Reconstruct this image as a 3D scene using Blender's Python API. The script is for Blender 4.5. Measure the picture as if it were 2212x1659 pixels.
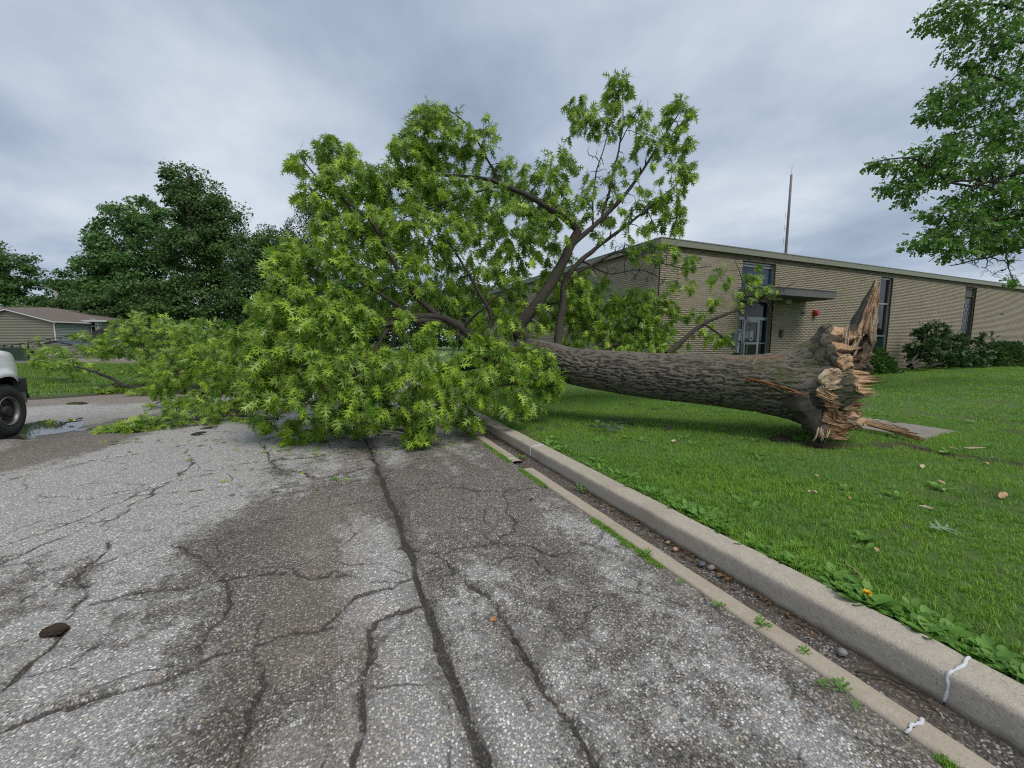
import bpy, bmesh, math, random
import numpy as np
from mathutils import Vector, Matrix

for o in list(bpy.data.objects):
    bpy.data.objects.remove(o, do_unlink=True)
scene = bpy.context.scene
COL = scene.collection
rng = np.random.default_rng(7)
random.seed(7)

# ------------------------------------------------------------------ camera
EYE = 1.55
FPX, CPX, CPY = 864.06, 1106.0, 829.5          # measured on a 2212 x 1659 copy of the photograph
PSI = math.atan(381.3 / FPX)                   # camera turned right of the road axis (+Y)
TH = math.atan(95.05 / FPX)                    # camera tipped down
CR = np.array([math.cos(PSI), -math.sin(PSI), 0.0])
CFH = np.array([math.sin(PSI), math.cos(PSI), 0.0])
CF = CFH * math.cos(TH) + np.array([0, 0, -math.sin(TH)])
CU = CFH * math.sin(TH) + np.array([0, 0, math.cos(TH)])
EYEP = np.array([0.0, 0.0, EYE])


def ray(px, py):
    return CF + CR * (px - CPX) / FPX - CU * (py - CPY) / FPX


def at(px, py, d):
    """World point at camera depth d (metres) that the survey measured at px, py."""
    return EYEP + ray(px, py) * d


def G(px, py, z=0.0):
    r = ray(px, py)
    return EYEP + r * ((z - EYE) / r[2])


def cam_depth(P):
    return (np.asarray(P) - EYEP) @ CF


cam = bpy.data.cameras.new('camera')
cam.sensor_width = 36.0
cam.lens = 36.0 * FPX / 2212.0
cam.clip_start = 0.05
cam.clip_end = 3000.0
camo = bpy.data.objects.new('camera', cam)
COL.objects.link(camo)
M = Matrix.Identity(4)
for i in range(3):
    M[i][0], M[i][1], M[i][2], M[i][3] = CR[i], CU[i], -CF[i], EYEP[i]
camo.matrix_world = M
scene.camera = camo

# ------------------------------------------------------------------ world, sun, exposure
SUN_EL, SUN_AZ = math.radians(58), math.radians(160)      # high, behind and right of the camera
world = bpy.data.worlds.new('World')
scene.world = world
world.use_nodes = True
wn, wl = world.node_tree.nodes, world.node_tree.links
wn.clear()


def wnode(t, **k):
    n = wn.new(t)
    for a, b in k.items():
        setattr(n, a, b)
    return n


sky = wnode('ShaderNodeTexSky', sky_type='NISHITA', sun_disc=False, sun_elevation=SUN_EL, sun_rotation=SUN_AZ)
tc = wnode('ShaderNodeTexCoord')
sep = wnode('ShaderNodeSeparateXYZ')
wl.new(tc.outputs['Generated'], sep.inputs[0])
mz = wnode('ShaderNodeMath', operation='MAXIMUM')
wl.new(sep.outputs[2], mz.inputs[0]); mz.inputs[1].default_value = 0.0
az = wnode('ShaderNodeMath', operation='ADD')
wl.new(mz.outputs[0], az.inputs[0]); az.inputs[1].default_value = 0.16
dx = wnode('ShaderNodeMath', operation='DIVIDE'); wl.new(sep.outputs[0], dx.inputs[0]); wl.new(az.outputs[0], dx.inputs[1])
dy = wnode('ShaderNodeMath', operation='DIVIDE'); wl.new(sep.outputs[1], dy.inputs[0]); wl.new(az.outputs[0], dy.inputs[1])
cv = wnode('ShaderNodeCombineXYZ'); wl.new(dx.outputs[0], cv.inputs[0]); wl.new(dy.outputs[0], cv.inputs[1])
mp = wnode('ShaderNodeMapping'); wl.new(cv.outputs[0], mp.inputs[0])
mp.inputs['Rotation'].default_value = (0, 0, 0.6); mp.inputs['Scale'].default_value = (0.62, 0.58, 1); mp.inputs['Location'].default_value = (3.1, 0.7, 0)
n1 = wnode('ShaderNodeTexNoise'); n1.inputs['Scale'].default_value = 1.0; n1.inputs['Detail'].default_value = 9; n1.inputs['Roughness'].default_value = 0.55; n1.inputs['Distortion'].default_value = 0.25
wl.new(mp.outputs[0], n1.inputs['Vector'])
n2 = wnode('ShaderNodeTexNoise'); n2.inputs['Scale'].default_value = 2.7; n2.inputs['Detail'].default_value = 5; n2.inputs['Roughness'].default_value = 0.5
wl.new(mp.outputs[0], n2.inputs['Vector'])
addn = wnode('ShaderNodeMath', operation='MULTIPLY_ADD'); wl.new(n2.outputs[0], addn.inputs[0]); addn.inputs[1].default_value = 0.35; wl.new(n1.outputs[0], addn.inputs[2])
rmp = wnode('ShaderNodeValToRGB')
wl.new(addn.outputs[0], rmp.inputs[0])
CLOUDS = [(0.50, (2.2, 2.75, 3.6)), (0.61, (2.95, 3.55, 4.45)), (0.70, (3.85, 4.4, 5.2)), (0.82, (5.0, 5.45, 6.05))]
els = rmp.color_ramp.elements
els[0].position, els[0].color = CLOUDS[0][0], (*[c / 10 for c in CLOUDS[0][1]], 1)
els[1].position, els[1].color = CLOUDS[-1][0], (*[c / 10 for c in CLOUDS[-1][1]], 1)
for p, c in CLOUDS[1:-1]:
    e = els.new(p); e.color = (*[k / 10 for k in c], 1)
sc10 = wnode('ShaderNodeVectorMath', operation='SCALE'); wl.new(rmp.outputs[0], sc10.inputs[0]); sc10.inputs['Scale'].default_value = 10.0
mixw = wnode('ShaderNodeMix', data_type='RGBA'); mixw.inputs[0].default_value = 0.95
wl.new(sky.outputs[0], mixw.inputs[6]); wl.new(sc10.outputs[0], mixw.inputs[7])
bg = wnode('ShaderNodeBackground'); bg.inputs[1].default_value = 0.1
wl.new(mixw.outputs[2], bg.inputs[0])
wo = wnode('ShaderNodeOutputWorld'); wl.new(bg.outputs[0], wo.inputs[0])

sun = bpy.data.lights.new('sun', 'SUN')
sun.energy = 1.5
sun.angle = math.radians(28)
sun.color = (1.0, 0.93, 0.82)
suno = bpy.data.objects.new('sun', sun)
COL.objects.link(suno)
sd = Vector((math.sin(SUN_AZ) * math.cos(SUN_EL), math.cos(SUN_AZ) * math.cos(SUN_EL), math.sin(SUN_EL)))
suno.rotation_euler = sd.to_track_quat('Z', 'Y').to_euler()
suno.location = (-20, -20, 40)

scene.view_settings.view_transform = 'Standard'
scene.view_settings.look = 'None'
scene.view_settings.gamma = 1.0
scene.view_settings.exposure = 0.45
scene.render.engine = 'CYCLES'
scene.cycles.use_denoising = False
scene.cycles.filter_width = 1.15
scene.cycles.sample_clamp_indirect = 4.0
scene.cycles.max_bounces = 6
scene.cycles.transparent_max_bounces = 6
scene.cycles.caustics_reflective = False
scene.cycles.caustics_refractive = False

# ------------------------------------------------------------------ helpers
ORG = {}


def tag(o, label=None, cat=None, group=None, kind=None):
    for k, v in (('label', label), ('category', cat), ('group', group), ('kind', kind)):
        if v:
            o[k] = v
    return o


def thing(name, label, cat, loc=(0, 0, 0), group=None):
    o = bpy.data.objects.new(name, None)
    o.empty_display_size = 0.2
    o.location = loc
    COL.objects.link(o)
    ORG[o.name] = np.array(loc, float)
    return tag(o, label, cat, group)


def link_mesh(name, me, mats, parent=None, loc=None):
    for m in (mats if isinstance(mats, (list, tuple)) else [mats]):
        me.materials.append(m)
    o = bpy.data.objects.new(name, me)
    if parent is not None:
        o.parent = parent
        ORG[o.name] = ORG[parent.name]
    else:
        o.location = (0, 0, 0) if loc is None else loc
        ORG[o.name] = np.zeros(3) if loc is None else np.array(loc, float)
    COL.objects.link(o)
    return o


def npmesh(name, V, F, mats, parent=None, smooth=False, mi=None, attrs=None, loc=None):
    """V (n,3) world coordinates; F one or several index arrays (m,3)/(m,4)."""
    V = np.asarray(V, np.float64)
    if not isinstance(F, list):
        F = [F]
    F = [np.asarray(f, np.int32) for f in F if len(f)]
    org = ORG[parent.name] if parent is not None else (np.zeros(3) if loc is None else np.array(loc, float))
    me = bpy.data.meshes.new(name)
    me.vertices.add(len(V))
    me.vertices.foreach_set('co', (V - org).astype(np.float32).ravel())
    nl = sum(f.size for f in F)
    npl = sum(len(f) for f in F)
    me.loops.add(nl)
    me.loops.foreach_set('vertex_index', np.concatenate([f.ravel() for f in F]))
    me.polygons.add(npl)
    st, k = [], 0
    for f in F:
        st.append(np.arange(len(f)) * f.shape[1] + k)
        k += f.size
    me.polygons.foreach_set('loop_start', np.concatenate(st).astype(np.int32))
    me.update(calc_edges=True)
    if mi is not None:
        me.polygons.foreach_set('material_index', np.asarray(mi, np.int32))
    if smooth:
        me.polygons.foreach_set('use_smooth', np.ones(npl, bool))
    for an, av in (attrs or {}).items():
        a = me.attributes.new(an, 'FLOAT', 'POINT')
        a.data.foreach_set('value', np.asarray(av, np.float32))
    return link_mesh(name, me, mats, parent, loc)


class MB:
    """Collects boxes, tubes and lathes; build() links them as ONE mesh object."""

    def __init__(self):
        self.V, self.F, self.M = [], [], []

    def add(self, vs, fs, m=0):
        b = len(self.V)
        self.V += [tuple(map(float, v)) for v in vs]
        self.F += [tuple(b + i for i in f) for f in fs]
        self.M += [m] * len(fs)
        return self

    def box(self, x0, x1, y0, y1, z0, z1, m=0):
        v = [(x, y, z) for z in (z0, z1) for y in (y0, y1) for x in (x0, x1)]
        return self.add(v, [(0, 2, 3, 1), (4, 5, 7, 6), (0, 1, 5, 4), (2, 6, 7, 3), (0, 4, 6, 2), (1, 3, 7, 5)], m)

    def obox(self, c, ax, ay, az, m=0):
        c, ax, ay, az = map(np.asarray, (c, ax, ay, az))
        v = [c + sx * ax + sy * ay + sz * az for sz in (-1, 1) for sy in (-1, 1) for sx in (-1, 1)]
        return self.add(v, [(0, 2, 3, 1), (4, 5, 7, 6), (0, 1, 5, 4), (2, 6, 7, 3), (0, 4, 6, 2), (1, 3, 7, 5)], m)

    def tube(self, pts, rad, sides=6, m=0, cap=True):
        V, F = tube_np(np.asarray(pts, float), np.asarray(rad, float) if np.ndim(rad) else np.full(len(pts), rad), sides)
        fs = [tuple(f) for f in F]
        if cap:
            n = len(pts)
            fs += [tuple(range(sides))[::-1], tuple(range((n - 1) * sides, n * sides))]
        return self.add(V, fs, m)

    def prism(self, poly, axis, a0, a1, m=0):
        """poly in the other two axes, extruded along axis 'x','y','z' from a0 to a1."""
        n = len(poly)
        mk = {'x': lambda p, a: (a, p[0], p[1]), 'y': lambda p, a: (p[0], a, p[1]), 'z': lambda p, a: (p[0], p[1], a)}[axis]
        v = [mk(p, a0) for p in poly] + [mk(p, a1) for p in poly]
        f = [tuple(range(n))[::-1], tuple(range(n, 2 * n))] + [(i, (i + 1) % n, n + (i + 1) % n, n + i) for i in range(n)]
        return self.add(v, f, m)

    def lathe(self, prof, c, axis, sides=24, m=0):
        """prof: (radius, offset along axis)."""
        c = np.asarray(c, float); a = np.asarray(axis, float); a /= np.linalg.norm(a)
        u = np.cross(a, (0, 0, 1.0)) if abs(a[2]) < .9 else np.cross(a, (1.0, 0, 0))
        u /= np.linalg.norm(u); w = np.cross(a, u)
        vs = []
        for r, o in prof:
            for k in range(sides):
                t = 2 * math.pi * k / sides
                vs.append(c + a * o + (u * math.cos(t) + w * math.sin(t)) * r)
        fs = []
        for i in range(len(prof) - 1):
            for k in range(sides):
                k2 = (k + 1) % sides
                fs.append((i * sides + k, i * sides + k2, (i + 1) * sides + k2, (i + 1) * sides + k))
        return self.add(vs, fs, m)

    def build(self, name, mats, parent=None, smooth=False, loc=None, fix=True):
        org = ORG[parent.name] if parent is not None else (np.zeros(3) if loc is None else np.array(loc, float))
        me = bpy.data.meshes.new(name)
        me.from_pydata([tuple(np.array(v) - org) for v in self.V], [], self.F)
        me.polygons.foreach_set('material_index', np.array(self.M, np.int32))
        if fix:
            bm = bmesh.new(); bm.from_mesh(me)
            bmesh.ops.recalc_face_normals(bm, faces=bm.faces)
            bm.to_mesh(me); bm.free()
        if smooth:
            me.polygons.foreach_set('use_smooth', np.ones(len(me.polygons), bool))
        me.update()
        return link_mesh(name, me, mats, parent, loc)


def unit(v):
    v = np.asarray(v, float)
    return v / (np.linalg.norm(v, axis=-1, keepdims=True) + 1e-9)


def tube_np(P, R, sides=6):
    n = len(P)
    T = unit(np.gradient(P, axis=0))
    ref = np.array([0, 0, 1.0]) if abs(T[0][2]) < .9 else np.array([1.0, 0, 0])
    u = unit(np.cross(T[0], ref))
    Us = []
    for i in range(n):
        u = u - T[i] * (u @ T[i]); u = unit(u); Us.append(u)
    Us = np.array(Us); W = np.cross(T, Us)
    a = np.arange(sides) * 2 * math.pi / sides
    V = P[:, None, :] + (Us[:, None, :] * np.cos(a)[None, :, None] + W[:, None, :] * np.sin(a)[None, :, None]) * R[:, None, None]
    i = np.arange(n - 1)[:, None] * sides
    k = np.arange(sides)[None, :]
    k2 = (k + 1) % sides
    F = np.stack([i + k, i + k2, i + sides + k2, i + sides + k], -1).reshape(-1, 4)
    return V.reshape(-1, 3), F


def smooth_line(P, n):
    """Catmull-Rom resample of a polyline to n points."""
    P = np.asarray(P, float)
    Q = np.vstack([2 * P[0] - P[1], P, 2 * P[-1] - P[-2]])
    seg = np.linalg.norm(np.diff(P, axis=0), axis=1)
    cum = np.concatenate([[0], np.cumsum(seg)])
    out = []
    for s in np.linspace(0, cum[-1], n):
        i = min(int(np.searchsorted(cum, s, 'right')) - 1, len(P) - 2)
        t = (s - cum[i]) / max(seg[i], 1e-9)
        p0, p1, p2, p3 = Q[i], Q[i + 1], Q[i + 2], Q[i + 3]
        out.append(.5 * (2 * p1 + (p2 - p0) * t + (2 * p0 - 5 * p1 + 4 * p2 - p3) * t * t + (3 * p1 - p0 - 3 * p2 + p3) * t ** 3))
    return np.array(out)


def vn(P, seed=0):
    """Value noise 0..1 at points P (n,2|3)."""
    P = np.asarray(P, float)
    if P.shape[1] == 2:
        P = np.column_stack([P, np.zeros(len(P))])
    I = np.floor(P).astype(np.int64)
    f = P - I
    f = f * f * (3 - 2 * f)
    r = 0
    for a in (0, 1):
        for b in (0, 1):
            for c in (0, 1):
                h = (I[:, 0] + a) * 73856093 ^ (I[:, 1] + b) * 19349663 ^ (I[:, 2] + c) * 83492791 ^ (seed * 2654435761)
                h = (h ^ (h >> 13)) * 1274126177 & 0x7fffffff
                h = (h ^ (h >> 16)) & 0xffff
                w = (f[:, 0] if a else 1 - f[:, 0]) * (f[:, 1] if b else 1 - f[:, 1]) * (f[:, 2] if c else 1 - f[:, 2])
                r = r + w * h / 65535.0
    return r


def fbm(P, octs=4, seed=0, gain=.5):
    P = np.asarray(P, float)
    s, a, t = 0, 1.0, 0
    for k in range(octs):
        s = s + a * vn(P * 2 ** k + 17.3 * k, seed + k); t += a; a *= gain
    return s / t


def sstep(a, b, x):
    t = np.clip((x - a) / (b - a), 0, 1)
    return t * t * (3 - 2 * t)


def poly_dist(P, L):
    """Distance of 2-D points P to polyline L."""
    d = np.full(len(P), 1e9)
    for a, b in zip(L[:-1], L[1:]):
        ab = b - a
        t = np.clip(((P - a) @ ab) / (ab @ ab + 1e-12), 0, 1)
        d = np.minimum(d, np.linalg.norm(P - (a + t[:, None] * ab), axis=1))
    return d


# ------------------------------------------------------------------ materials
class NT:
    def __init__(self, name):
        self.m = bpy.data.materials.new(name)
        self.m.use_nodes = True
        self.t = self.m.node_tree
        self.t.nodes.clear()
        self.out = self.n('ShaderNodeOutputMaterial')
        self.b = self.n('ShaderNodeBsdfPrincipled')
        self.t.links.new(self.b.outputs[0], self.out.inputs[0])

    def n(self, ty, ins=None, **k):
        nd = self.t.nodes.new(ty)
        for a, v in k.items():
            setattr(nd, a, v)
        for a, v in (ins or {}).items():
            self.set(nd.inputs[a], v)
        return nd

    def set(self, sock, v):
        if isinstance(v, bpy.types.NodeSocket):
            self.t.links.new(v, sock)
        elif isinstance(v, (tuple, list)) and len(v) == 3 and sock.type == 'RGBA':
            sock.default_value = (*v, 1)
        else:
            sock.default_value = v

    def p(self, **k):
        for a, v in k.items():
            self.set(self.b.inputs[a.replace('_', ' ')], v)
        return self

    def pos(self):
        return self.n('ShaderNodeNewGeometry').outputs['Position']

    def obj(self):
        return self.n('ShaderNodeTexCoord').outputs['Object']

    def map(self, v, scale=(1, 1, 1), loc=(0, 0, 0), rot=(0, 0, 0)):
        return self.n('ShaderNodeMapping', {'Vector': v, 'Scale': scale, 'Location': loc, 'Rotation': rot}).outputs[0]

    def noise(self, v, s, d=4, r=.55, dist=0.0):
        return self.n('ShaderNodeTexNoise', {'Vector': v, 'Scale': s, 'Detail': d, 'Roughness': r, 'Distortion': dist}).outputs[0]

    def vor(self, v, s, feature='F1'):
        return self.n('ShaderNodeTexVoronoi', {'Vector': v, 'Scale': s}, feature=feature)

    def attr(self, nm):
        return self.n('ShaderNodeAttribute', attribute_name=nm).outputs['Fac']

    def math(self, op, a, b=0.0, c=0.0):
        return self.n('ShaderNodeMath', {0: a, 1: b, 2: c}, operation=op).outputs[0]

    def rng(self, v, a, b, c=0.0, d=1.0):
        return self.n('ShaderNodeMapRange', {'Value': v, 'From Min': a, 'From Max': b, 'To Min': c, 'To Max': d}).outputs[0]

    def mix(self, f, a, b, mode='MIX'):
        nd = self.n('ShaderNodeMix', data_type='RGBA', blend_type=mode)
        self.set(nd.inputs[0], f); self.set(nd.inputs[6], a); self.set(nd.inputs[7], b)
        return nd.outputs[2]

    def ramp(self, v, stops):
        nd = self.n('ShaderNodeValToRGB', {0: v})
        e = nd.color_ramp.elements
        e[0].position, e[0].color = stops[0][0], (*stops[0][1], 1)
        e[1].position, e[1].color = stops[-1][0], (*stops[-1][1], 1)
        for p, c in stops[1:-1]:
            k = e.new(p); k.color = (*c, 1)
        return nd.outputs[0]

    def bump(self, h, strength=.5, dist=.01):
        b = self.n('ShaderNodeBump', {'Height': h, 'Strength': strength, 'Distance': dist})
        self.t.links.new(b.outputs[0], self.b.inputs['Normal'])
        return self


def plain(name, col, rough=.6, metal=0.0, var=.12, scale=3.0, bump=0.0, bscale=60):
    k = NT(name)
    n = k.noise(k.obj(), scale, 5, .6)
    c1 = tuple(min(1, c * (1 + var)) for c in col); c0 = tuple(c * (1 - var) for c in col)
    k.p(Base_Color=k.mix(n, c0, c1), Roughness=k.rng(k.noise(k.obj(), scale * 3, 3), .3, .7, max(0, rough - .08), min(1, rough + .08)), Metallic=metal)
    if bump:
        k.bump(k.noise(k.obj(), bscale, 5), bump, .01)
    return k.m


def leaf_mat(name, lo, hi, back=None, trans=.35, rough=.5):
    """Leaf blade: hue varies leaf by leaf (attribute rnd), paler underside, lets light through."""
    k = NT(name)
    r = k.attr('rnd')
    col = k.mix(r, lo, hi)
    geo = k.n('ShaderNodeNewGeometry')
    bk = back or tuple(.75 * a + .25 * b for a, b in zip(hi, (.25, .3, .22)))
    c2 = k.mix(k.math('MULTIPLY', geo.outputs['Backfacing'], .6), col, bk)
    k.p(Base_Color=c2, Roughness=rough)
    k.b.inputs['Specular IOR Level'].default_value = .35
    tr = k.n('ShaderNodeBsdfTranslucent', {'Color': k.mix(.5, c2, k.mix(1.0, c2, (1.0, 1.25, .45), 'MULTIPLY'))})
    mx = k.n('ShaderNodeMixShader', {0: trans, 1: k.b.outputs[0], 2: tr.outputs[0]})
    k.t.links.new(mx.outputs[0], k.out.inputs[0])
    return k.m

# ---- asphalt: worn aggregate; the attributes carry wear, dirt and cracks that belong to this road
k = NT('worn_asphalt')
ps = k.pos()
v = k.vor(k.map(ps, (1, 1, 0)), 88)
sp = k.n('ShaderNodeSeparateColor', {0: v.outputs['Color']})
v2 = k.vor(k.map(ps, (1, 1, 0), (3.3, 1.7, 0)), 230)
sp2 = k.n('ShaderNodeSeparateColor', {0: v2.outputs['Color']})
stone = k.ramp(sp.outputs[0], [(0, (.055, .053, .052)), (.35, (.12, .117, .113)), (.62, (.25, .245, .235)), (.85, (.43, .42, .405)), (1, (.62, .61, .60))])
stone = k.mix(k.rng(sp.outputs[1], .72, .95), stone, (.30, .235, .16))
fine = k.ramp(sp2.outputs[0], [(0, (.035, .034, .035)), (.6, (.10, .098, .095)), (1, (.26, .255, .25))])
gap = k.rng(v.outputs['Distance'], .36, .58)
tex = k.mix(gap, stone, fine)
big = k.noise(ps, 1.1, 5, .6, .4)
med = k.noise(ps, 6.0, 5, .65, .3)
fin = k.noise(ps, 24.0, 4, .7)
light = k.math('ADD', k.attr('light'), k.math('ADD', k.math('MULTIPLY', k.math('SUBTRACT', med, .5), 1.5), k.math('MULTIPLY', k.math('SUBTRACT', fin, .5), .9)))
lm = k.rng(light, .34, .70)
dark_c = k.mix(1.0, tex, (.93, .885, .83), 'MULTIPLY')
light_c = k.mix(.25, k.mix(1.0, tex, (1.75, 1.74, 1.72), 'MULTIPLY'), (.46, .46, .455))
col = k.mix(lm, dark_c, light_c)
col = k.mix(k.math('MULTIPLY', k.attr('dirt'), k.rng(med, .25, .75, .35, .75)), col, k.mix(.45, tex, (.215, .160, .112)))
col = k.mix(k.math('MULTIPLY', k.attr('gravel'), .9), col, k.mix(.45, tex, k.mix(med, (.20, .14, .10), (.33, .25, .19))))
col = k.mix(k.rng(k.math('ADD', k.attr('crack'), k.math('MULTIPLY', k.math('SUBTRACT', fin, .5), .9)), .34, .62, 0, .92), col, k.mix(.45, k.mix(1.0, tex, (.42, .38, .34), 'MULTIPLY'), k.mix(k.rng(med, .3, .7), (.022, .02, .018), (.06, .052, .042))))
col = k.mix(k.math('MULTIPLY', k.attr('stain'), k.rng(med, .3, .65, .3, 1)), col, k.mix(1.0, col, (.48, .45, .42), 'MULTIPLY'))
vc = k.n('ShaderNodeTexVoronoi', {'Vector': k.mix(.30, ps, k.n('ShaderNodeTexNoise', {'Vector': ps, 'Scale': 1.6, 'Detail': 7, 'Roughness': .62}).outputs[1]), 'Scale': 2.1}, feature='DISTANCE_TO_EDGE')
hair = k.math('MULTIPLY', k.rng(vc.outputs['Distance'], 0, .016, 1, 0), k.math('MULTIPLY', k.rng(big, .36, .50), k.rng(k.noise(ps, 3.3, 4), .42, .52)))
col = k.mix(k.math('MULTIPLY', hair, .85), col, (.03, .028, .026))
wet = k.attr('wet')
col = k.mix(wet, col, k.mix(1.0, col, (.62, .57, .52), 'MULTIPLY'))
k.p(Base_Color=col, Roughness=k.math('MULTIPLY_ADD', wet, -.35, .86))
k.bump(k.math('SUBTRACT', k.math('MULTIPLY', v.outputs['Distance'], -1.0), k.math('MULTIPLY', hair, 1.5)), .55, .006)
M_ASPH = k.m


def concrete(name, base, pebble=.35, stain=(.16, .13, .10), moss=0.0):
    k = NT(name)
    ps = k.pos()
    n1 = k.noise(ps, 2.2, 6, .6)
    n2 = k.noise(ps, 22, 5, .65)
    v = k.vor(ps, 130)
    sp = k.n('ShaderNodeSeparateColor', {0: v.outputs['Color']})
    c = k.mix(n2, tuple(b * .72 for b in base), tuple(min(1, b * 1.2) for b in base))
    c = k.mix(k.math('MULTIPLY', k.rng(sp.outputs[0], .6, 1.0), pebble), c, k.mix(sp.outputs[1], (.14, .12, .10), (.62, .57, .5)))
    c = k.mix(k.rng(n1, .5, .75, 0, .55), c, stain)
    z = k.n('ShaderNodeSeparateXYZ', {0: ps}).outputs[2]
    c = k.mix(k.math('MULTIPLY', k.rng(k.math('ADD', z, k.math('MULTIPLY', k.noise(ps, 9, 5), .05)), .03, .065, 1, 0), moss), c, (.10, .078, .052))
    k.p(Base_Color=c, Roughness=.9)
    k.bump(k.math('ADD', n2, k.math('MULTIPLY', v.outputs['Distance'], -.5)), .5, .006)
    return k.m


M_CONC = concrete('kerb_concrete', (.42, .372, .305), .55, (.27, .23, .175), .9)
M_LIP = concrete('gutter_concrete', (.40, .345, .27), .3, (.28, .23, .17))
M_WALK = concrete('walk_concrete', (.25, .23, .20), .12, (.15, .132, .108))
M_WALK2 = concrete('pale_walk_concrete', (.31, .31, .315), .1, (.23, .23, .23))

k = NT('gutter_grit')
ps = k.pos()
v = k.vor(ps, 120)
sp = k.n('ShaderNodeSeparateColor', {0: v.outputs['Color']})
c = k.ramp(sp.outputs[0], [(0, (.03, .026, .024)), (.6, (.085, .075, .066)), (.88, (.17, .155, .14)), (1, (.42, .39, .35))])
c = k.mix(k.rng(k.noise(ps, 5, 5), .45, .7), c, (.075, .052, .034))
k.p(Base_Color=c, Roughness=.9)
k.bump(v.outputs['Distance'], -.8, .01)
M_GRIT = k.m

k = NT('lawn_soil')
ps = k.pos()
n = k.noise(ps, 7, 6, .7)
c = k.mix(n, (.06, .115, .022), (.10, .175, .036))
c = k.mix(k.rng(k.noise(ps, .9, 5, .6), .52, .75, 0, .5), c, (.085, .095, .03))
c = k.mix(k.attr('bare'), c, k.mix(n, (.035, .024, .015), (.085, .06, .038)))
k.p(Base_Color=c, Roughness=.95)
k.bump(k.noise(ps, 40, 5, .7), .8, .03)
M_SOIL = k.m


def grass_mat(name, a, b, dry):
    k = NT(name)
    ps = k.pos()
    r = k.attr('rnd')
    c = k.mix(r, a, b)
    n = k.noise(k.map(ps, (1, 1, 0)), .9, 5, .62, .3)
    c = k.mix(k.rng(n, .42, .68), c, k.mix(1.0, c, (1.45, 1.28, .95), 'MULTIPLY'))
    n2 = k.noise(k.map(ps, (1, 1, 0), (7, 3, 0)), 2.6, 4, .6)
    c = k.mix(k.math('MULTIPLY', k.rng(n2, .58, .75), k.rng(r, .3, .9, .15, .75)), c, dry)
    k.p(Base_Color=c, Roughness=.55)
    k.b.inputs['Specular IOR Level'].default_value = .3
    tr = k.n('ShaderNodeBsdfTranslucent', {'Color': c})
    mx = k.n('ShaderNodeMixShader', {0: .3, 1: k.b.outputs[0], 2: tr.outputs[0]})
    k.t.links.new(mx.outputs[0], k.out.inputs[0])
    return k.m


M_GRASS = grass_mat('lawn_grass', (.13, .285, .04), (.25, .455, .07), (.36, .37, .14))
M_GRASSF = grass_mat('far_grass', (.095, .20, .028), (.19, .32, .055), (.25, .26, .09))

# ---- ground far out
def far_z(x, y):
    d = x * CFH[0] + y * CFH[1]
    return (.62 * sstep(36, 46, d) - .16 * sstep(20, 32, d) * sstep(46, 36, d)) * sstep(2, -6, x) - .02


gx = np.concatenate([[-1500, -500, -200, -110], np.arange(-70, 71, 3.5), [110, 200, 500, 1500]])
gy = np.concatenate([[-1500, -500, -100, -30], np.arange(-12, 100, 3.5), [140, 220, 500, 1500]])
XX, YY = np.meshgrid(gx, gy)
PP = np.column_stack([XX.ravel(), YY.ravel()])
zz = far_z(PP[:, 0], PP[:, 1]) - .10
nx = len(gx)
ii = (np.arange(len(gy) - 1)[:, None] * nx + np.arange(nx - 1)[None, :]).ravel()
FQ = np.stack([ii, ii + 1, ii + 1 + nx, ii + nx], -1)
o = npmesh('ground', np.column_stack([PP, zz]), FQ, M_SOIL, smooth=True, attrs={'bare': np.zeros(len(PP))})
tag(o, kind='structure')

# ---- road: a fine sheet with the real cracks sunk into it
xs = np.concatenate([np.linspace(-60, -12, 13)[:-1], np.arange(-12, -5, .09), np.arange(-5, -3, .045), np.arange(-3, 1.99, .0175), [2.0]])
ys = [.25]
while ys[-1] < 15.6:
    ys.append(ys[-1] + .006 + .0068 * ys[-1])
ys = np.concatenate([np.linspace(-14, .2, 15), ys, np.arange(16.2, 70, 3.5)])
XX, YY = np.meshgrid(xs, ys)
P2 = np.column_stack([XX.ravel(), YY.ravel()])


def gl(*pts):
    return np.array([G(a, b)[:2] for a, b in pts])


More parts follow.
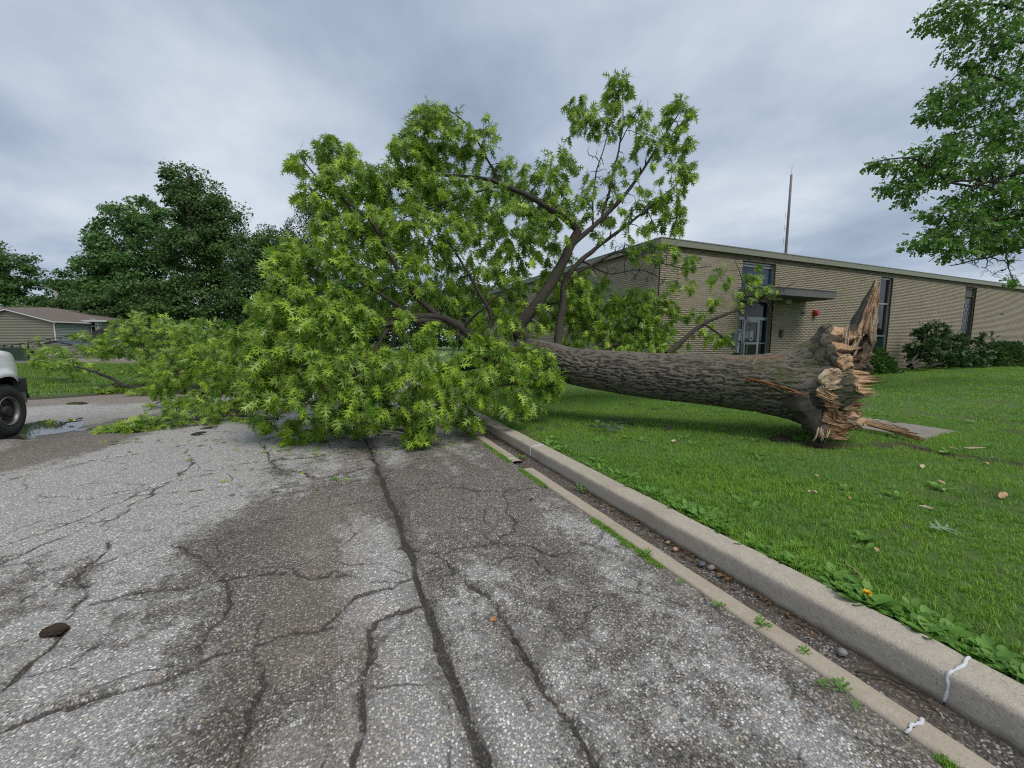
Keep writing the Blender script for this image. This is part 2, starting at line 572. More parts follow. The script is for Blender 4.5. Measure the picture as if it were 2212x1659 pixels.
wob = np.column_stack([fbm(P2 * 5, 4, 3) - .5, fbm(P2 * 5 + 9, 4, 5) - .5]) * .16
Pw = P2 + wob
crack = np.zeros(len(P2)); marg = np.zeros(len(P2))
CR_L = [
    (.034, gl((785, 935), (805, 985), (830, 1050), (862, 1130), (885, 1200), (912, 1290), (948, 1400), (1000, 1530), (1050, 1665))),
    (.014, gl((850, 1188), (960, 1192), (1060, 1168), (1210, 1195))),
    (.016, gl((905, 1300), (800, 1345), (788, 1450), (800, 1560), (785, 1665))),
    (.010, gl((880, 1062), (980, 1052), (1090, 1062), (1180, 1050))),
    (.018, gl((0, 1585), (150, 1530), (300, 1475), (420, 1440), (540, 1392), (640, 1360), (720, 1345))),
    (.014, gl((0, 1490), (90, 1420), (130, 1370), (170, 1290), (180, 1220), (270, 1150))),
    (.012, gl((420, 1440), (470, 1350), (520, 1290), (470, 1220), (380, 1180))),
    (.012, gl((540, 1400), (548, 1500), (530, 1665))),
    (.014, gl((0, 1180), (200, 1108), (330, 1050), (520, 1000), (690, 985))),
    (.016, gl((380, 955), (425, 1000), (330, 1062), (240, 1120), (120, 1165), (0, 1215))),
    (.012, gl((200, 1302), (380, 1268), (560, 1240), (745, 1245))),
    (.012, gl((620, 1062), (760, 1040), (830, 1030))),
    (.010, gl((560, 955), (600, 1010), (700, 1032), (790, 1010))),
    (.010, gl((90, 1082), (300, 1070), (490, 1050))),
    (.010, gl((0, 1040), (160, 1000), (330, 975), (470, 945))),
    (.012, gl((930, 1200), (1060, 1290), (1120, 1400), (1230, 1530), (1290, 1665))),
    (.010, gl((700, 1340), (760, 1290), (880, 1250))),
    (.010, gl((1090, 1062), (1110, 1150), (1060, 1170))),
    (.010, gl((60, 970), (200, 955), (340, 935))),
]
for w, L in CR_L:
    d = poly_dist(P2 + wob * (.35 if w > .03 else 1.0), L)
    ww = np.maximum(.021, w * 1.15 * (.55 + .9 * fbm(P2 * 3.0, 3, 11)))
    crack = np.maximum(crack, sstep(ww, ww * .3, d) * (.62 + .38 * sstep(.35, .55, fbm(P2 * 9, 3, 21))))
    marg = np.maximum(marg, sstep(w * 3.5 + .025, 0, d) * .8)
# wear: where the binder has worn off pale stones show
light = .47 + 1.8 * (fbm(P2 * np.array([1.5, .55]), 5, 31, .6) - .5) - marg * .30
for px, py, r, a in [(200, 1010, 1.3, .45), (450, 985, 1.2, .45), (330, 1100, .6, .3), (850, 1150, .28, .5), (850, 1255, .20, .6),
                     (1000, 1330, .35, .4), (930, 1560, .25, .35), (1130, 1560, .3, .25), (200, 1600, .5, .25), (300, 1340, .4, .25), (180, 880, 3.0, .6), (-250, 1000, 2.5, .3),
                     (480, 1170, .4, -.45), (640, 1300, .35, -.5), (660, 1500, .3, -.4), (700, 1100, .45, -.45), (1100, 1050, .6, -.3),
                     (1280, 1350, .35, -.2), (560, 1560, .25, -.25), (1000, 1010, .6, -.1), (1180, 1200, .4, -.1), (420, 1290, .3, -.3)]:
    c = G(px, py)[:2]
    light += a * np.exp(-((P2 - c) ** 2).sum(1) / (2 * r * r))
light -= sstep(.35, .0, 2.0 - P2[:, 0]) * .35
dirt = np.clip(1.25 - poly_dist(Pw, gl((735, 990), (690, 1150), (655, 1320), (690, 1500), (700, 1665))) / .42, 0, 1) * sstep(.3, .6, fbm(P2 * 1.6, 4, 41))
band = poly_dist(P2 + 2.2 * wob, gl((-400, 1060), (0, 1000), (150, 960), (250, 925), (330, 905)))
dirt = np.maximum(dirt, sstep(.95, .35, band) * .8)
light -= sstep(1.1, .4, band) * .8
grav = sstep(12.5, 13.0, P2[:, 1] + .35 * (P2[:, 0] + 6) * 0 + 1.2 * (fbm(P2 * 1.2, 3, 44) - .5)) * sstep(3.5, -1, P2[:, 0])
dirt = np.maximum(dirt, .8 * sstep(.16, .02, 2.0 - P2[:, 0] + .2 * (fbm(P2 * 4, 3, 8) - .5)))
stain = sstep(.19, .02, poly_dist(P2 + .5 * wob, CR_L[0][1]) + .16 * (fbm(P2 * 5, 3, 77) - .5)) * .85
for px, py, r_, a_ in [(1150, 1420, .22, .7), (1200, 1480, .15, .6), (960, 1010, .3, .45), (480, 1180, .3, .5), (590, 1450, .3, .4), (1280, 1250, .3, .35), (90, 1440, .18, .5), (450, 1600, .2, .4)]:
    c = G(px, py)[:2]
    stain = np.maximum(stain, a_ * np.exp(-((Pw - c) ** 2).sum(1) / (2 * r_ * r_)) * sstep(.35, .6, fbm(P2 * 4, 4, 78)) * 1.6)
pud_c = G(105, 925)[:2]
wet = np.exp(-(((P2 - pud_c) / np.array([1.1, 1.5])) ** 2).sum(1)) * .95
z = -.018 * crack + .004 * (fbm(P2 * 1.5, 3, 51) - .5) - .004 * marg
nx = len(xs)
ii = (np.arange(len(ys) - 1)[:, None] * nx + np.arange(nx - 1)[None, :]).ravel()
FQ = np.stack([ii, ii + 1, ii + 1 + nx, ii + nx], -1)
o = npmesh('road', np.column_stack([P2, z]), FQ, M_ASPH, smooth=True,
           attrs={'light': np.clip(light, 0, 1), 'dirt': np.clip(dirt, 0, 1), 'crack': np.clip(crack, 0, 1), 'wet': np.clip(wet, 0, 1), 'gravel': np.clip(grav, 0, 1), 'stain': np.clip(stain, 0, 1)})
tag(o, 'grey cracked asphalt road with pale worn patches', kind='structure')

# ---- puddle: still water by the truck wheel
k = NT('puddle_water')
k.p(Base_Color=(.055, .05, .045), Roughness=.02, IOR=1.33)
k.b.inputs['Specular IOR Level'].default_value = .9
k.bump(k.noise(k.pos(), 12, 2), .015, .01)
M_WATER = k.m


def zz2(x, y):
    return x / 4.147 * .576, (1280 + y / 4.147) * .576


def puddle(name, outline, label):
    c = smooth_line(np.vstack([outline, outline[:1]]), 60)[:-1]
    c = c + (np.column_stack([fbm(c * 6, 3, 2), fbm(c * 6 + 5, 3, 3)]) - .5) * .10
    cen = c.mean(0)
    V = [(cen[0], cen[1], .006)] + [(a, b, .0052) for a, b in c]
    n = len(c)
    o = npmesh(name, V, np.array([(0, 1 + i, 1 + (i + 1) % n) for i in range(n)]), M_WATER)
    tag(o, label, kind='structure')


puddle('puddle', gl(*[zz2(*p) for p in [(-260, 1500), (430, 1530), (600, 1475), (900, 1440), (1190, 1375), (1290, 1305), (1240, 1225), (950, 1222), (640, 1238), (380, 1290), (0, 1330)]]), 'shallow rain puddle beside the truck wheel reflecting the sky')
puddle('puddle', gl(*[zz2(*p) for p in [(1150, 1400), (1330, 1390), (1480, 1360), (1500, 1345), (1330, 1358), (1170, 1375)]]), 'thin streak of water between the puddle and the leafy branch')
puddle('puddle', gl(*[zz2(*p) for p in [(1040, 985), (1150, 985), (1350, 982), (1345, 950), (1200, 945), (1050, 962)]]), 'small far puddle at the gravel edge under the branches')

# ---- kerb, gutter lip and grit
J0, JSTEP = .67, 3.96
joints = [J0 + JSTEP * i for i in range(-3, 9)]


def sweep(name, prof, y0, y1, mat, parent, step=.05, amp=.003, seed=0):
    prof = np.array(prof)
    yy = np.linspace(y0, y1, max(2, int((y1 - y0) / step)))
    n = len(prof)
    V = np.array([[p[0], y, p[1]] for y in yy for p in prof])
    d = (fbm(V * 9, 4, seed) - .5) * 2 * amp + (fbm(V * 2.0, 2, seed + 3) - .5) * amp * 2
    V[:, 0] += d; V[:, 2] += d * .8
    i = np.arange(len(yy) - 1)[:, None] * n
    kk = np.arange(n - 1)[None, :]
    F = np.stack([i + kk, i + n + kk, i + n + kk + 1, i + kk + 1], -1).reshape(-1, 4)
    return npmesh(name, V, F, mat, parent, smooth=True)


kerb = thing('kerb', None, None)
tag(kerb, 'pale concrete kerb between the road and the lawn', kind='structure')
KP = [(2.305, -.06), (2.307, .02), (2.312, .06), (2.316, .10), (2.319, .122), (2.323, .133), (2.330, .141), (2.341, .146), (2.36, .148), (2.40, .151), (2.46, .155), (2.50, .156), (2.512, .152), (2.518, .144), (2.521, .12), (2.522, -.06)]
LP = [(2.0, -.05), (2.0, .004), (2.006, .013), (2.02, .018), (2.07, .018), (2.12, .013), (2.134, .007), (2.14, -.004), (2.142, -.05)]
for i, (a, b) in enumerate(zip(joints[:-1], joints[1:])):
    sweep('kerb_section', KP, a + .002, b - .002, M_CONC, kerb, .045 if a < 9 else .4, .0045, 60 + i)
    # the pour shows a crumbled gap in the lip at the far joint
    if abs(a - (J0 + JSTEP)) < .1:
        sweep('gutter_lip', LP, a - .12, b - .006, M_LIP, kerb, .045, .003, 80 + i)
    else:
        sweep('gutter_lip', LP, a + .006, b - .006 - (.42 if abs(b - (J0 + JSTEP)) < .1 else 0), M_LIP, kerb, .045, .003, 80 + i)
M_CAULK = plain('white_caulk', (.62, .63, .66), .5, 0, .1, 20, .6, 90)
for j in (J0, J0 + JSTEP):
    for prof, w in ((KP[1:-2], .011), (LP[1:-2], .012)):
        pr = smooth_line(np.array(prof), 26)
        pts = np.array([[p[0] - .002, j + .022 * (vn(np.array([[i * .23, j, w * 100]]))[0] - .5), p[1] + .002] for i, p in enumerate(pr)])
        m = MB()
        r = w * (.35 + .8 * vn(np.column_stack([np.arange(26) * .9, np.full(26, j), np.zeros(26)]), 5))
        m.tube(pts, r * .75, 6)
        m.build('caulk_line', M_CAULK, kerb, True)
yy = np.linspace(-12, 32, 900)
xx = np.linspace(1.985, 2.325, 14)
XX, YY = np.meshgrid(xx, yy)
P2g = np.column_stack([XX.ravel(), YY.ravel()])
zg = -.012 + .022 * (fbm(P2g * 7, 4, 71) - .35) + .010 * sstep(2.2, 2.32, P2g[:, 0])
zg = np.where(P2g[:, 0] < 2.13, -.025, zg)
n_ = len(xx)
ii = (np.arange(len(yy) - 1)[:, None] * n_ + np.arange(n_ - 1)[None, :]).ravel()
o = npmesh('gutter', np.column_stack([P2g, zg]), np.stack([ii, ii + 1, ii + 1 + n_, ii + n_], -1), M_GRIT, smooth=True)
tag(o, 'gutter channel filled with wet grit along the kerb', kind='structure')


# ---- lawn on the right
def lawn_z(x, y):
    return .128 + .10 * sstep(2.5, 12, x) + .05 * (fbm(np.column_stack([x, y]) * .35, 3, 91) - .5) * sstep(2.6, 4, x) + .018 * (fbm(np.column_stack([x, y]) * 2.5, 3, 92) - .5)


lx = np.concatenate([np.arange(2.51, 10, .09), np.arange(10, 60, .8)])
ly = np.concatenate([np.arange(-12, 0, .8), np.arange(0, 9, .09), np.arange(9, 60, .8)])
XX, YY = np.meshgrid(lx, ly)
PL = np.column_stack([XX.ravel(), YY.ravel()])
RUT = np.array([G(1745, 955, .2)[:2], G(1950, 955, .2)[:2], G(2030, 975, .2)[:2], G(2120, 985, .2)[:2], G(2212, 1000, .2)[:2], G(2330, 1010, .2)[:2]])


def bare_at(P):
    d = poly_dist(P + (np.column_stack([fbm(P * 4, 3, 1), fbm(P * 4 + 7, 3, 2)]) - .5) * .3, RUT)
    b = sstep(.17, .05, d)
    c = G(1690, 945, .18)[:2]
    b = np.maximum(b, .8 * np.exp(-((P - c) ** 2).sum(1) / .03))
    b = np.maximum(b, .6 * sstep(.68, .78, fbm(P * 1.3, 4, 95)))
    return np.clip(b, 0, 1)


zl = lawn_z(PL[:, 0], PL[:, 1])
bl = bare_at(PL)
zl -= .05 * sstep(.16, .0, poly_dist(PL, RUT))
n_ = len(lx)
ii = (np.arange(len(ly) - 1)[:, None] * n_ + np.arange(n_ - 1)[None, :]).ravel()
o = npmesh('lawn', np.column_stack([PL, zl]), np.stack([ii, ii + 1, ii + 1 + n_, ii + n_], -1), M_SOIL, smooth=True, attrs={'bare': bl})
tag(o, 'green lawn between the kerb and the brick building', kind='structure')

# ---- verge and yard on the far left
ED = np.array([(-60, 9.5), (-20, 12.0), (-9, 14.1), (-7.26, 14.45), (-5.45, 15.08), (-2, 16.2), (2.5, 18), (2.5, 40)])


def edge_y(x):
    return np.interp(x, ED[:-1, 0], ED[:-1, 1])


fx = np.concatenate([np.linspace(-60, -16, 20), np.arange(-15.5, 2.5, .35)])
ft = np.concatenate([[0, .12, .3, .6], np.arange(1, 12, .7), np.linspace(13, 75, 40)])
XX, TT = np.meshgrid(fx, ft)
YY = edge_y(XX) + TT + .25 * (fbm(np.column_stack([XX.ravel() * 1.7, XX.ravel() * 0]), 3, 5).reshape(XX.shape) - .5)
PF = np.column_stack([XX.ravel(), YY.ravel()])
zf = far_z(PF[:, 0], PF[:, 1]) + .02 + .07 * sstep(0, .5, TT.ravel()) + .06 * (fbm(PF * .4, 3, 4) - .5)
n_ = len(fx)
ii = (np.arange(len(ft) - 1)[:, None] * n_ + np.arange(n_ - 1)[None, :]).ravel()
o = npmesh('lawn_yard', np.column_stack([PF, zf]), np.stack([ii, ii + 1, ii + 1 + n_, ii + n_], -1), M_SOIL, smooth=True, attrs={'bare': sstep(.5, .1, TT.ravel())})
tag(o, 'grass yard beyond the road on the left', kind='structure')


# ---- concrete walk crossing the lawn
walk = thing('walkway', None, None)
tag(walk, 'concrete walk of flat slabs across the lawn', kind='structure')
for a, b, mt in ((2.66, 3.60, M_WALK), (3.615, 5.1, M_WALK2), (5.115, 6.6, M_WALK), (6.615, 8.1, M_WALK2), (8.115, 9.6, M_WALK)):
    zc = .200
    bm = bmesh.new()
    bmesh.ops.create_cube(bm, size=1)
    for v_ in bm.verts:
        v_.co = Vector((7.93 + v_.co.x * 1.10, (a + b) / 2 + v_.co.y * (b - a), zc - .05 + v_.co.z * .1))
    bmesh.ops.bevel(bm, geom=bm.edges[:], offset=.008, segments=2, affect='EDGES')
    me = bpy.data.meshes.new('slab'); bm.to_mesh(me); bm.free()
    link_mesh('slab', me, mt, walk)


# ---- grass blades
def grass(name, P, nb, h, w, spread, segs, mat, label, seed, dens_attr=None):
    r = np.random.default_rng(seed)
    N = len(P) * nb
    B = np.repeat(P, nb, 0)
    a = r.uniform(0, 2 * math.pi, N); q = spread * np.sqrt(r.uniform(0, 1, N))
    B = B + np.column_stack([np.cos(a) * q, np.sin(a) * q, np.zeros(N) - .004])
    az_ = r.uniform(0, 2 * math.pi, N)
    lean = r.uniform(.15, 1.0, N)
    hh = h * r.uniform(.5, 1.25, N) * np.repeat(.65 + .7 * vn(P[:, :2] * 1.1, 3), nb)
    D = np.column_stack([np.cos(az_), np.sin(az_), np.zeros(N)])
    W = np.column_stack([-np.sin(az_), np.cos(az_), np.zeros(N)]) * (w * r.uniform(.6, 1.3, N))[:, None]
    up = np.array([0, 0, 1.0])
    tip = B + D * (hh * lean * .8)[:, None] + up * (hh * (1 - .35 * lean))[:, None]
    rn = r.uniform(0, 1, N)
    if segs == 1:
        V = np.stack([B - W, B + W, tip], 1).reshape(-1, 3)
        F = np.arange(N * 3).reshape(-1, 3)
        rn = np.repeat(rn, 3)
    else:
        mid = B + D * (hh * lean * .25)[:, None] + up * (hh * .55)[:, None]
        V = np.stack([B - W, B + W, mid + W * .85, mid - W * .85, tip], 1).reshape(-1, 3)
        b = np.arange(N)[:, None] * 5
        F = np.concatenate([b + np.array([[0, 1, 2]]), b + np.array([[0, 2, 3]]), b + np.array([[3, 2, 4]])])
        rn = np.repeat(rn, 5)
    o = npmesh(name, V, F, mat, attrs={'rnd': rn})
    return tag(o, label, 'grass', kind='stuff')


def scatter(n, x0, x1, y0, y1, seed, near=0, far=99):
    r = np.random.default_rng(seed)
    P = np.column_stack([r.uniform(x0, x1, n), r.uniform(y0, y1, n)])
    d = np.hypot(P[:, 0], P[:, 1])
    edge = P[:, 1] - .22 * P[:, 0]
    keep = (d >= near) & (d < far) & ((edge > -.45) | ((edge > -2.6) & (r.uniform(0, 1, n) < .45)))
    keep &= ~((P[:, 0] > 7.40) & (P[:, 0] < 8.46) & (P[:, 1] > 2.68) & (P[:, 1] < 9.6))
    P = P[keep]
    b = bare_at(P)
    P = P[r.uniform(0, 1, len(P)) > b * .95]
    return np.column_stack([P, lawn_z(P[:, 0], P[:, 1]) - .05 * sstep(.16, .0, poly_dist(P, RUT))])


A_ = scatter(13000, 2.53, 5.2, -1.5, 5.2, 1, 0, 5.0)
grass('grass', A_, 12, .050, .0020, .035, 2, M_GRASS, 'short green lawn grass nearest the kerb', 11)
A_ = scatter(30000, 2.53, 10, -.9, 9.8, 2, 4.9, 10.0)
grass('grass', A_, 12, .050, .0028, .05, 1, M_GRASS, 'green lawn grass around the broken trunk', 12)
A_ = scatter(22500, 2.6, 38, .2, 9.8, 3, 9.9, 45)
grass('grass', A_, 9, .07, .006, .09, 1, M_GRASS, 'green lawn grass in front of the brick building', 13)
r = np.random.default_rng(5)
P = np.column_stack([r.uniform(-24, 2, 20000), r.uniform(0, 26, 20000) ** 1.0])
P[:, 1] += edge_y(P[:, 0]) + .25
P = P[(np.abs(P @ CR[:2]) < 1.45 * (P @ CFH[:2]))]
P = np.column_stack([P, far_z(P[:, 0], P[:, 1]) + .09 + .06 * (fbm(P * .4, 3, 4) - .5)])
grass('grass', P, 8, .10, .013, .19, 1, M_GRASSF, 'yard grass on the far left', 14)

# ================================================================== trees
def bark_mat(name, lo, hi, moss=0.0, sc=(14, 14, 14)):
    k = NT(name)
    ps = k.pos()
    n = k.noise(ps, 16, 6, .7)
    n2 = k.noise(ps, 1.8, 4)
    c = k.mix(n, lo, hi)
    c = k.mix(k.math('MULTIPLY', k.rng(n2, .5, .7), moss), c, (.055, .068, .028))
    k.p(Base_Color=c, Roughness=.93)
    k.bump(k.noise(ps, 45, 6, .7), .7, .012)
    return k.m


k = NT('trunk_bark')
ps = k.pos()
n = k.noise(ps, 30, 6, .7)
cav = k.attr('ridge')
c = k.mix(k.rng(cav, .25, .75), (.030, .026, .022), (.165, .146, .122))
c = k.mix(k.rng(n, .35, .75, 0, .55), c, (.10, .083, .066))
c = k.mix(k.math('MULTIPLY', k.attr('moss'), k.rng(k.noise(ps, 5, 5, .7), .42, .62)), c, k.mix(n, (.05, .058, .022), (.115, .12, .05)))
c = k.mix(k.math('MULTIPLY', k.attr('moss'), k.rng(k.noise(ps, 9, 4, .7), .66, .72)), c, (.30, .36, .33))
c = k.mix(k.math('MULTIPLY', k.attr('scar'), k.rng(n, .3, .6)), c, (.36, .20, .12))
k.p(Base_Color=c, Roughness=.95)
k.bump(k.noise(ps, 60, 6, .7), .8, .01)
M_TRUNK = k.m
M_LIMB = bark_mat('limb_bark', (.022, .018, .015), (.080, .066, .054), .3)
M_TWIG = bark_mat('twig_bark', (.028, .021, .018), (.075, .058, .046))


def wood_mat(name, a, b, dark):
    k = NT(name)
    ps = k.obj()
    gr = k.noise(k.map(ps, (30, 30, 4)), 1.0, 5, .65, .5)
    c = k.mix(k.rng(gr, .3, .7), a, b)
    c = k.mix(k.rng(k.noise(ps, 4.5, 5, .6), .52, .7, 0, .75), c, dark)
    c = k.mix(k.math('MULTIPLY', k.attr('rnd'), .7), c, dark)
    c = k.mix(k.rng(k.noise(ps, 1.7, 4), .58, .70, 0, .4), c, (.07, .05, .035))
    k.p(Base_Color=c, Roughness=.8)
    k.bump(k.math('ADD', gr, k.noise(ps, 55, 5, .7)), 1.0, .016)
    return k.m


M_WOOD = wood_mat('fresh_splintered_wood', (.46, .265, .14), (.70, .47, .285), (.32, .15, .07))
M_WOODP = wood_mat('pale_splintered_wood', (.55, .42, .27), (.74, .62, .44), (.36, .22, .12))
M_ROOT = bark_mat('root_bark', (.045, .038, .032), (.15, .128, .106), .35)
M_ROT = wood_mat('dark_rotten_wood', (.06, .045, .033), (.16, .11, .07), (.02, .016, .012))
M_ORANGE = wood_mat('orange_inner_bark', (.46, .20, .08), (.62, .34, .17), (.30, .11, .04))

# pin-oak leaf: midrib strip and seven pointed lobes
_h = .16
LEAF_V = np.array([(.04, .02, 0), (-.04, .02, 0), (.06, .30, .01), (-.06, .30, .01), (.07, .58, 0), (-.07, .58, 0), (.05, .80, -.02), (-.05, .80, -.02), (0, 1.08, -.12),
                   (.32, .24, .05), (.50, .60, .06), (.29, .93, -.01), (-.32, .24, .05), (-.50, .60, .06), (-.29, .93, -.01),
                   (.04, .14, .0), (.055, .28, .01), (.055, .35, .01), (.07, .52, .01), (.06, .60, 0), (.045, .76, -.01),
                   (-.04, .14, .0), (-.055, .28, .01), (-.055, .35, .01), (-.07, .52, .01), (-.06, .60, 0), (-.045, .76, -.01),
                   (.27, .45, .04), (.42, .42, .06), (-.27, .45, .04), (-.42, .42, .06)], float)
LEAF_F = np.array([(0, 4, 5), (0, 5, 1), (4, 8, 5), (15, 9, 16), (17, 10, 18), (19, 11, 20), (21, 22, 12), (23, 24, 13), (25, 26, 14)])
LEAF_V = LEAF_V[:27] * np.array([.92, 1.04, 1.0])
# simpler leaf for trees further off
LEAF2_V = np.array([(0, 0, 0), (.46, .48, .06), (.07, .48, .0), (.30, .92, .0), (0, 1.08, -.10), (-.30, .92, .0), (-.07, .48, 0), (-.46, .48, .06)], float)
LEAF2_F = np.array([(0, 1, 2), (2, 3, 4), (4, 5, 6), (6, 7, 0), (0, 2, 4), (0, 4, 6)])
QUAD_V = np.array([(0, 0, 0), (.36, .5, .08), (0, 1, -.05), (-.36, .5, .08)], float)
QUAD_F = np.array([(0, 1, 2), (0, 2, 3)])


def leaf_frames(D, Nn):
    Y = unit(D)
    X = unit(np.cross(Y, Nn))
    Z = np.cross(X, Y)
    return np.stack([X, Y, Z], -1)        # columns


def leaf_arrays(P, R, S, TV, TF):
    V = P[:, None, :] + np.einsum('nij,kj->nki', R, TV) * S[:, None, None]
    F = (np.arange(len(P))[:, None, None] * len(TV) + TF[None]).reshape(-1, 3)
    return V.reshape(-1, 3), F


class Tree:
    def __init__(self, root, limb_mat, twig_mat, seed):
        self.root, self.lm, self.tm = root, limb_mat, twig_mat
        self.r = np.random.default_rng(seed)
        self.pp, self.pr = [], []
        self.tV, self.tF, self.tn = [], [], 0
        self.LP, self.LD, self.LN, self.LS, self.LR = [], [], [], [], []

    def limb(self, pts, r0, r1, n=None, wig=.03, build=True, sides=10, broken=False):
        P = np.array([at(*p) for p in pts])
        ln = np.linalg.norm(np.diff(P, axis=0), axis=1).sum()
        n = n or max(8, int(ln / .09))
        P = smooth_line(P, n)
        t = np.linspace(0, 1, n)
        w = np.column_stack([fbm(np.column_stack([t * ln * 2.2 + self.r.uniform(0, 50), np.full(n, q * 9.1)]), 3, q) - .5 for q in range(3)])
        P = P + w * wig * 2.2 * sstep(0, .15, t)[:, None]
        R = r0 + (r1 - r0) * t ** .85
        R = R * (.9 + .25 * fbm(np.column_stack([t * ln * 6, t * 0]), 3, int(self.r.integers(99))))
        if build:
            V, F = tube_np(P, R, sides)
            V += (fbm(V * 18, 3, 7)[:, None] - .5) * .25 * np.repeat(R, sides)[:, None] * unit(V - np.repeat(P, sides, 0))
            o = npmesh('limb', V, F, self.lm, self.root, smooth=True)
        self.pp.append(P); self.pr.append(R)
        return P

    def _twig(self, p, r0, r1, lift, n=6, jit=.12):
        A = np.concatenate(self.pp); Rr = np.concatenate(self.pr)
        d = np.linalg.norm(A - p, axis=1)
        d = d * (1 + .25 * self.r.uniform(0, 1, len(d)))
        j = int(np.argmin(d))
        q = A[j]
        L = np.linalg.norm(p - q)
        c = q + (p - q) * .5 + np.array([0, 0, lift * L]) + self.r.normal(0, jit * L, 3)
        t = np.linspace(0, 1, n)[:, None]
        P = (1 - t) ** 2 * q + 2 * t * (1 - t) * c + t * t * p
        P[1:-1] += self.r.normal(0, .012 * L + .004, (n - 2, 3))
        ra = min(r0, Rr[j] * .75)
        R = np.linspace(ra, min(r1, ra), n)
        V, F = tube_np(P, R, 5 if ra > .012 else 3)
        self.tV.append(V); self.tF.append(F + self.tn); self.tn += len(V)
        return P, R

    def blob(self, px, py, d, rx, ry, rd, nsec, ntw, nl=10, size=.135, droop=.55, lift=.12, gmin=.03, shell=.35, spread=.13):
        """A mass of leafy twigs round one spot, grown from the nearest wood."""
        c = at(px, py, d)
        sx, sy = rx * d / FPX, ry * d / FPX
        r = self.r

        def pt():
            v = unit(r.normal(size=3)) * (r.uniform(shell, 1) ** .5)
            q = c + CR * v[0] * sx + np.array([0, 0, 1.0]) * v[1] * sy + CFH * v[2] * rd
            q[2] = max(q[2], gmin + r.uniform(0, .06))
            return q
        for _ in range(nsec):
            P, R = self._twig(c + (pt() - c) * .75, .024, .008, lift, 8)
            self.pp.append(P[1:]); self.pr.append(R[1:])
        for _ in range(ntw):
            P, R = self._twig(pt(), .008, .003, lift, 6)
            if r.uniform() < .5:
                self.pp.append(P[2:]); self.pr.append(R[2:])
            m = max(2, int(r.normal(nl, nl * .3)))
            t = r.uniform(.35, 1.0, m) ** .7 * (len(P) - 1)
            i = np.minimum(t.astype(int), len(P) - 2)
            B = P[i] + (P[i + 1] - P[i]) * (t - i)[:, None]
            dr_ = unit(P[i + 1] - P[i])
            out = unit(r.normal(size=(m, 3)))
            D = unit(dr_ * .65 + out * .5 + np.array([0, 0, -1.0]) * droop * r.uniform(.5, 1.4, (m, 1)))
            B = B + D * r.uniform(.01, spread, (m, 1)) * .6
            N = unit(r.normal(0, .7, (m, 3)) + np.array([0, 0, 1.0]) * .6 + CFH * -.3)
            B[:, 2] = np.maximum(B[:, 2], gmin + .01)
            lo = B[:, 2] < gmin + .14
            D[lo, 2] *= .12
            D = unit(D)
            self.LP.append(B); self.LD.append(D); self.LN.append(N)
            self.LS.append(size * r.uniform(.45, 1.3, m)); self.LR.append(np.clip(r.normal(.5, .28) + r.normal(0, .26, m), 0, 1))

    def bare(self, px, py, d, rx, ry, rd, n, lift=.05):
        self.blob(px, py, d, rx, ry, rd, max(2, n // 4), 0)
        c = at(px, py, d)
        for _ in range(n):
            v = unit(self.r.normal(size=3)) * self.r.uniform(.2, 1) ** .5
            self._twig(c + CR * v[0] * rx * d / FPX + np.array([0, 0, 1.0]) * v[1] * ry * d / FPX + CFH * v[2] * rd, .011, .004, lift)

    def finish(self, leaf_m, TV=LEAF_V, TF=LEAF_F, singles=0, foliage='foliage'):
        o = npmesh('twigs', np.concatenate(self.tV), np.concatenate(self.tF), self.tm, self.root, smooth=True)
        o['kind'] = 'stuff'
        P = np.concatenate(self.LP); D = np.concatenate(self.LD); N = np.concatenate(self.LN); S = np.concatenate(self.LS); C = np.concatenate(self.LR)
        R = leaf_frames(D, N)
        one = np.zeros(len(P), bool)
        if singles:
            v_ = P - EYEP
            ang = (S * np.abs(np.einsum('ij,ij->i', R[:, :, 2], unit(v_)))) / np.linalg.norm(v_, axis=1)
            # keep to leaves no other leaf stands in front of
            sxp = v_ @ CR / (v_ @ CF); syp = v_ @ CU / (v_ @ CF); dd = v_ @ CF
            inside = (np.abs(sxp) < 1.27) & (np.abs(syp) < .95)
            cell = (np.floor(sxp / .012).astype(int) * 4096 + np.floor(syp / .012).astype(int))
            order = np.lexsort((dd, cell))
            first = np.zeros(len(P), bool)
            cs = cell[order]
            first[order[np.concatenate([[True], cs[1:] != cs[:-1]])]] = True
            ok = np.where(first & inside)[0]
            pk = ok[np.argsort(-ang[ok])][:singles]
            one[pk] = True
            ms = []
            for i in range(6):
                me = bpy.data.meshes.new('leaf')
                me.from_pydata([tuple(q) for q in TV], [], [tuple(int(a) for a in f) for f in TF])
                a = me.attributes.new('rnd', 'FLOAT', 'POINT'); a.data.foreach_set('value', np.full(len(TV), (i + .5) / 6, np.float32))
                me.materials.append(leaf_m); me.update()
                ms.append(me)
            og = ORG[self.root.name]
            for j in pk:
                lo = bpy.data.objects.new('leaf', ms[min(5, int(C[j] * 6))])
                lo.parent = self.root
                mm = Matrix.Identity(4)
                for a in range(3):
                    for b in range(3):
                        mm[a][b] = R[j, a, b] * S[j]
                    mm[a][3] = P[j, a] - og[a]
                lo.matrix_local = mm
                COL.objects.link(lo)
        kp = ~one
        V, F = leaf_arrays(P[kp], R[kp], S[kp], TV, TF)
        o = npmesh(foliage, V, F, leaf_m, self.root, attrs={'rnd': np.repeat(C[kp], len(TV))})
        o['kind'] = 'stuff'
        print('leaves', len(P))


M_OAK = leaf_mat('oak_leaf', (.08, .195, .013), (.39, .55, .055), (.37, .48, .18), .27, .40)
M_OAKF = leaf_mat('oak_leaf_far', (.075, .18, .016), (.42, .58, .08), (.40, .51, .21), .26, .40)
M_OAKR = leaf_mat('standing_oak_leaf', (.06, .165, .025), (.20, .37, .06), (.10, .19, .06), .38, .45)

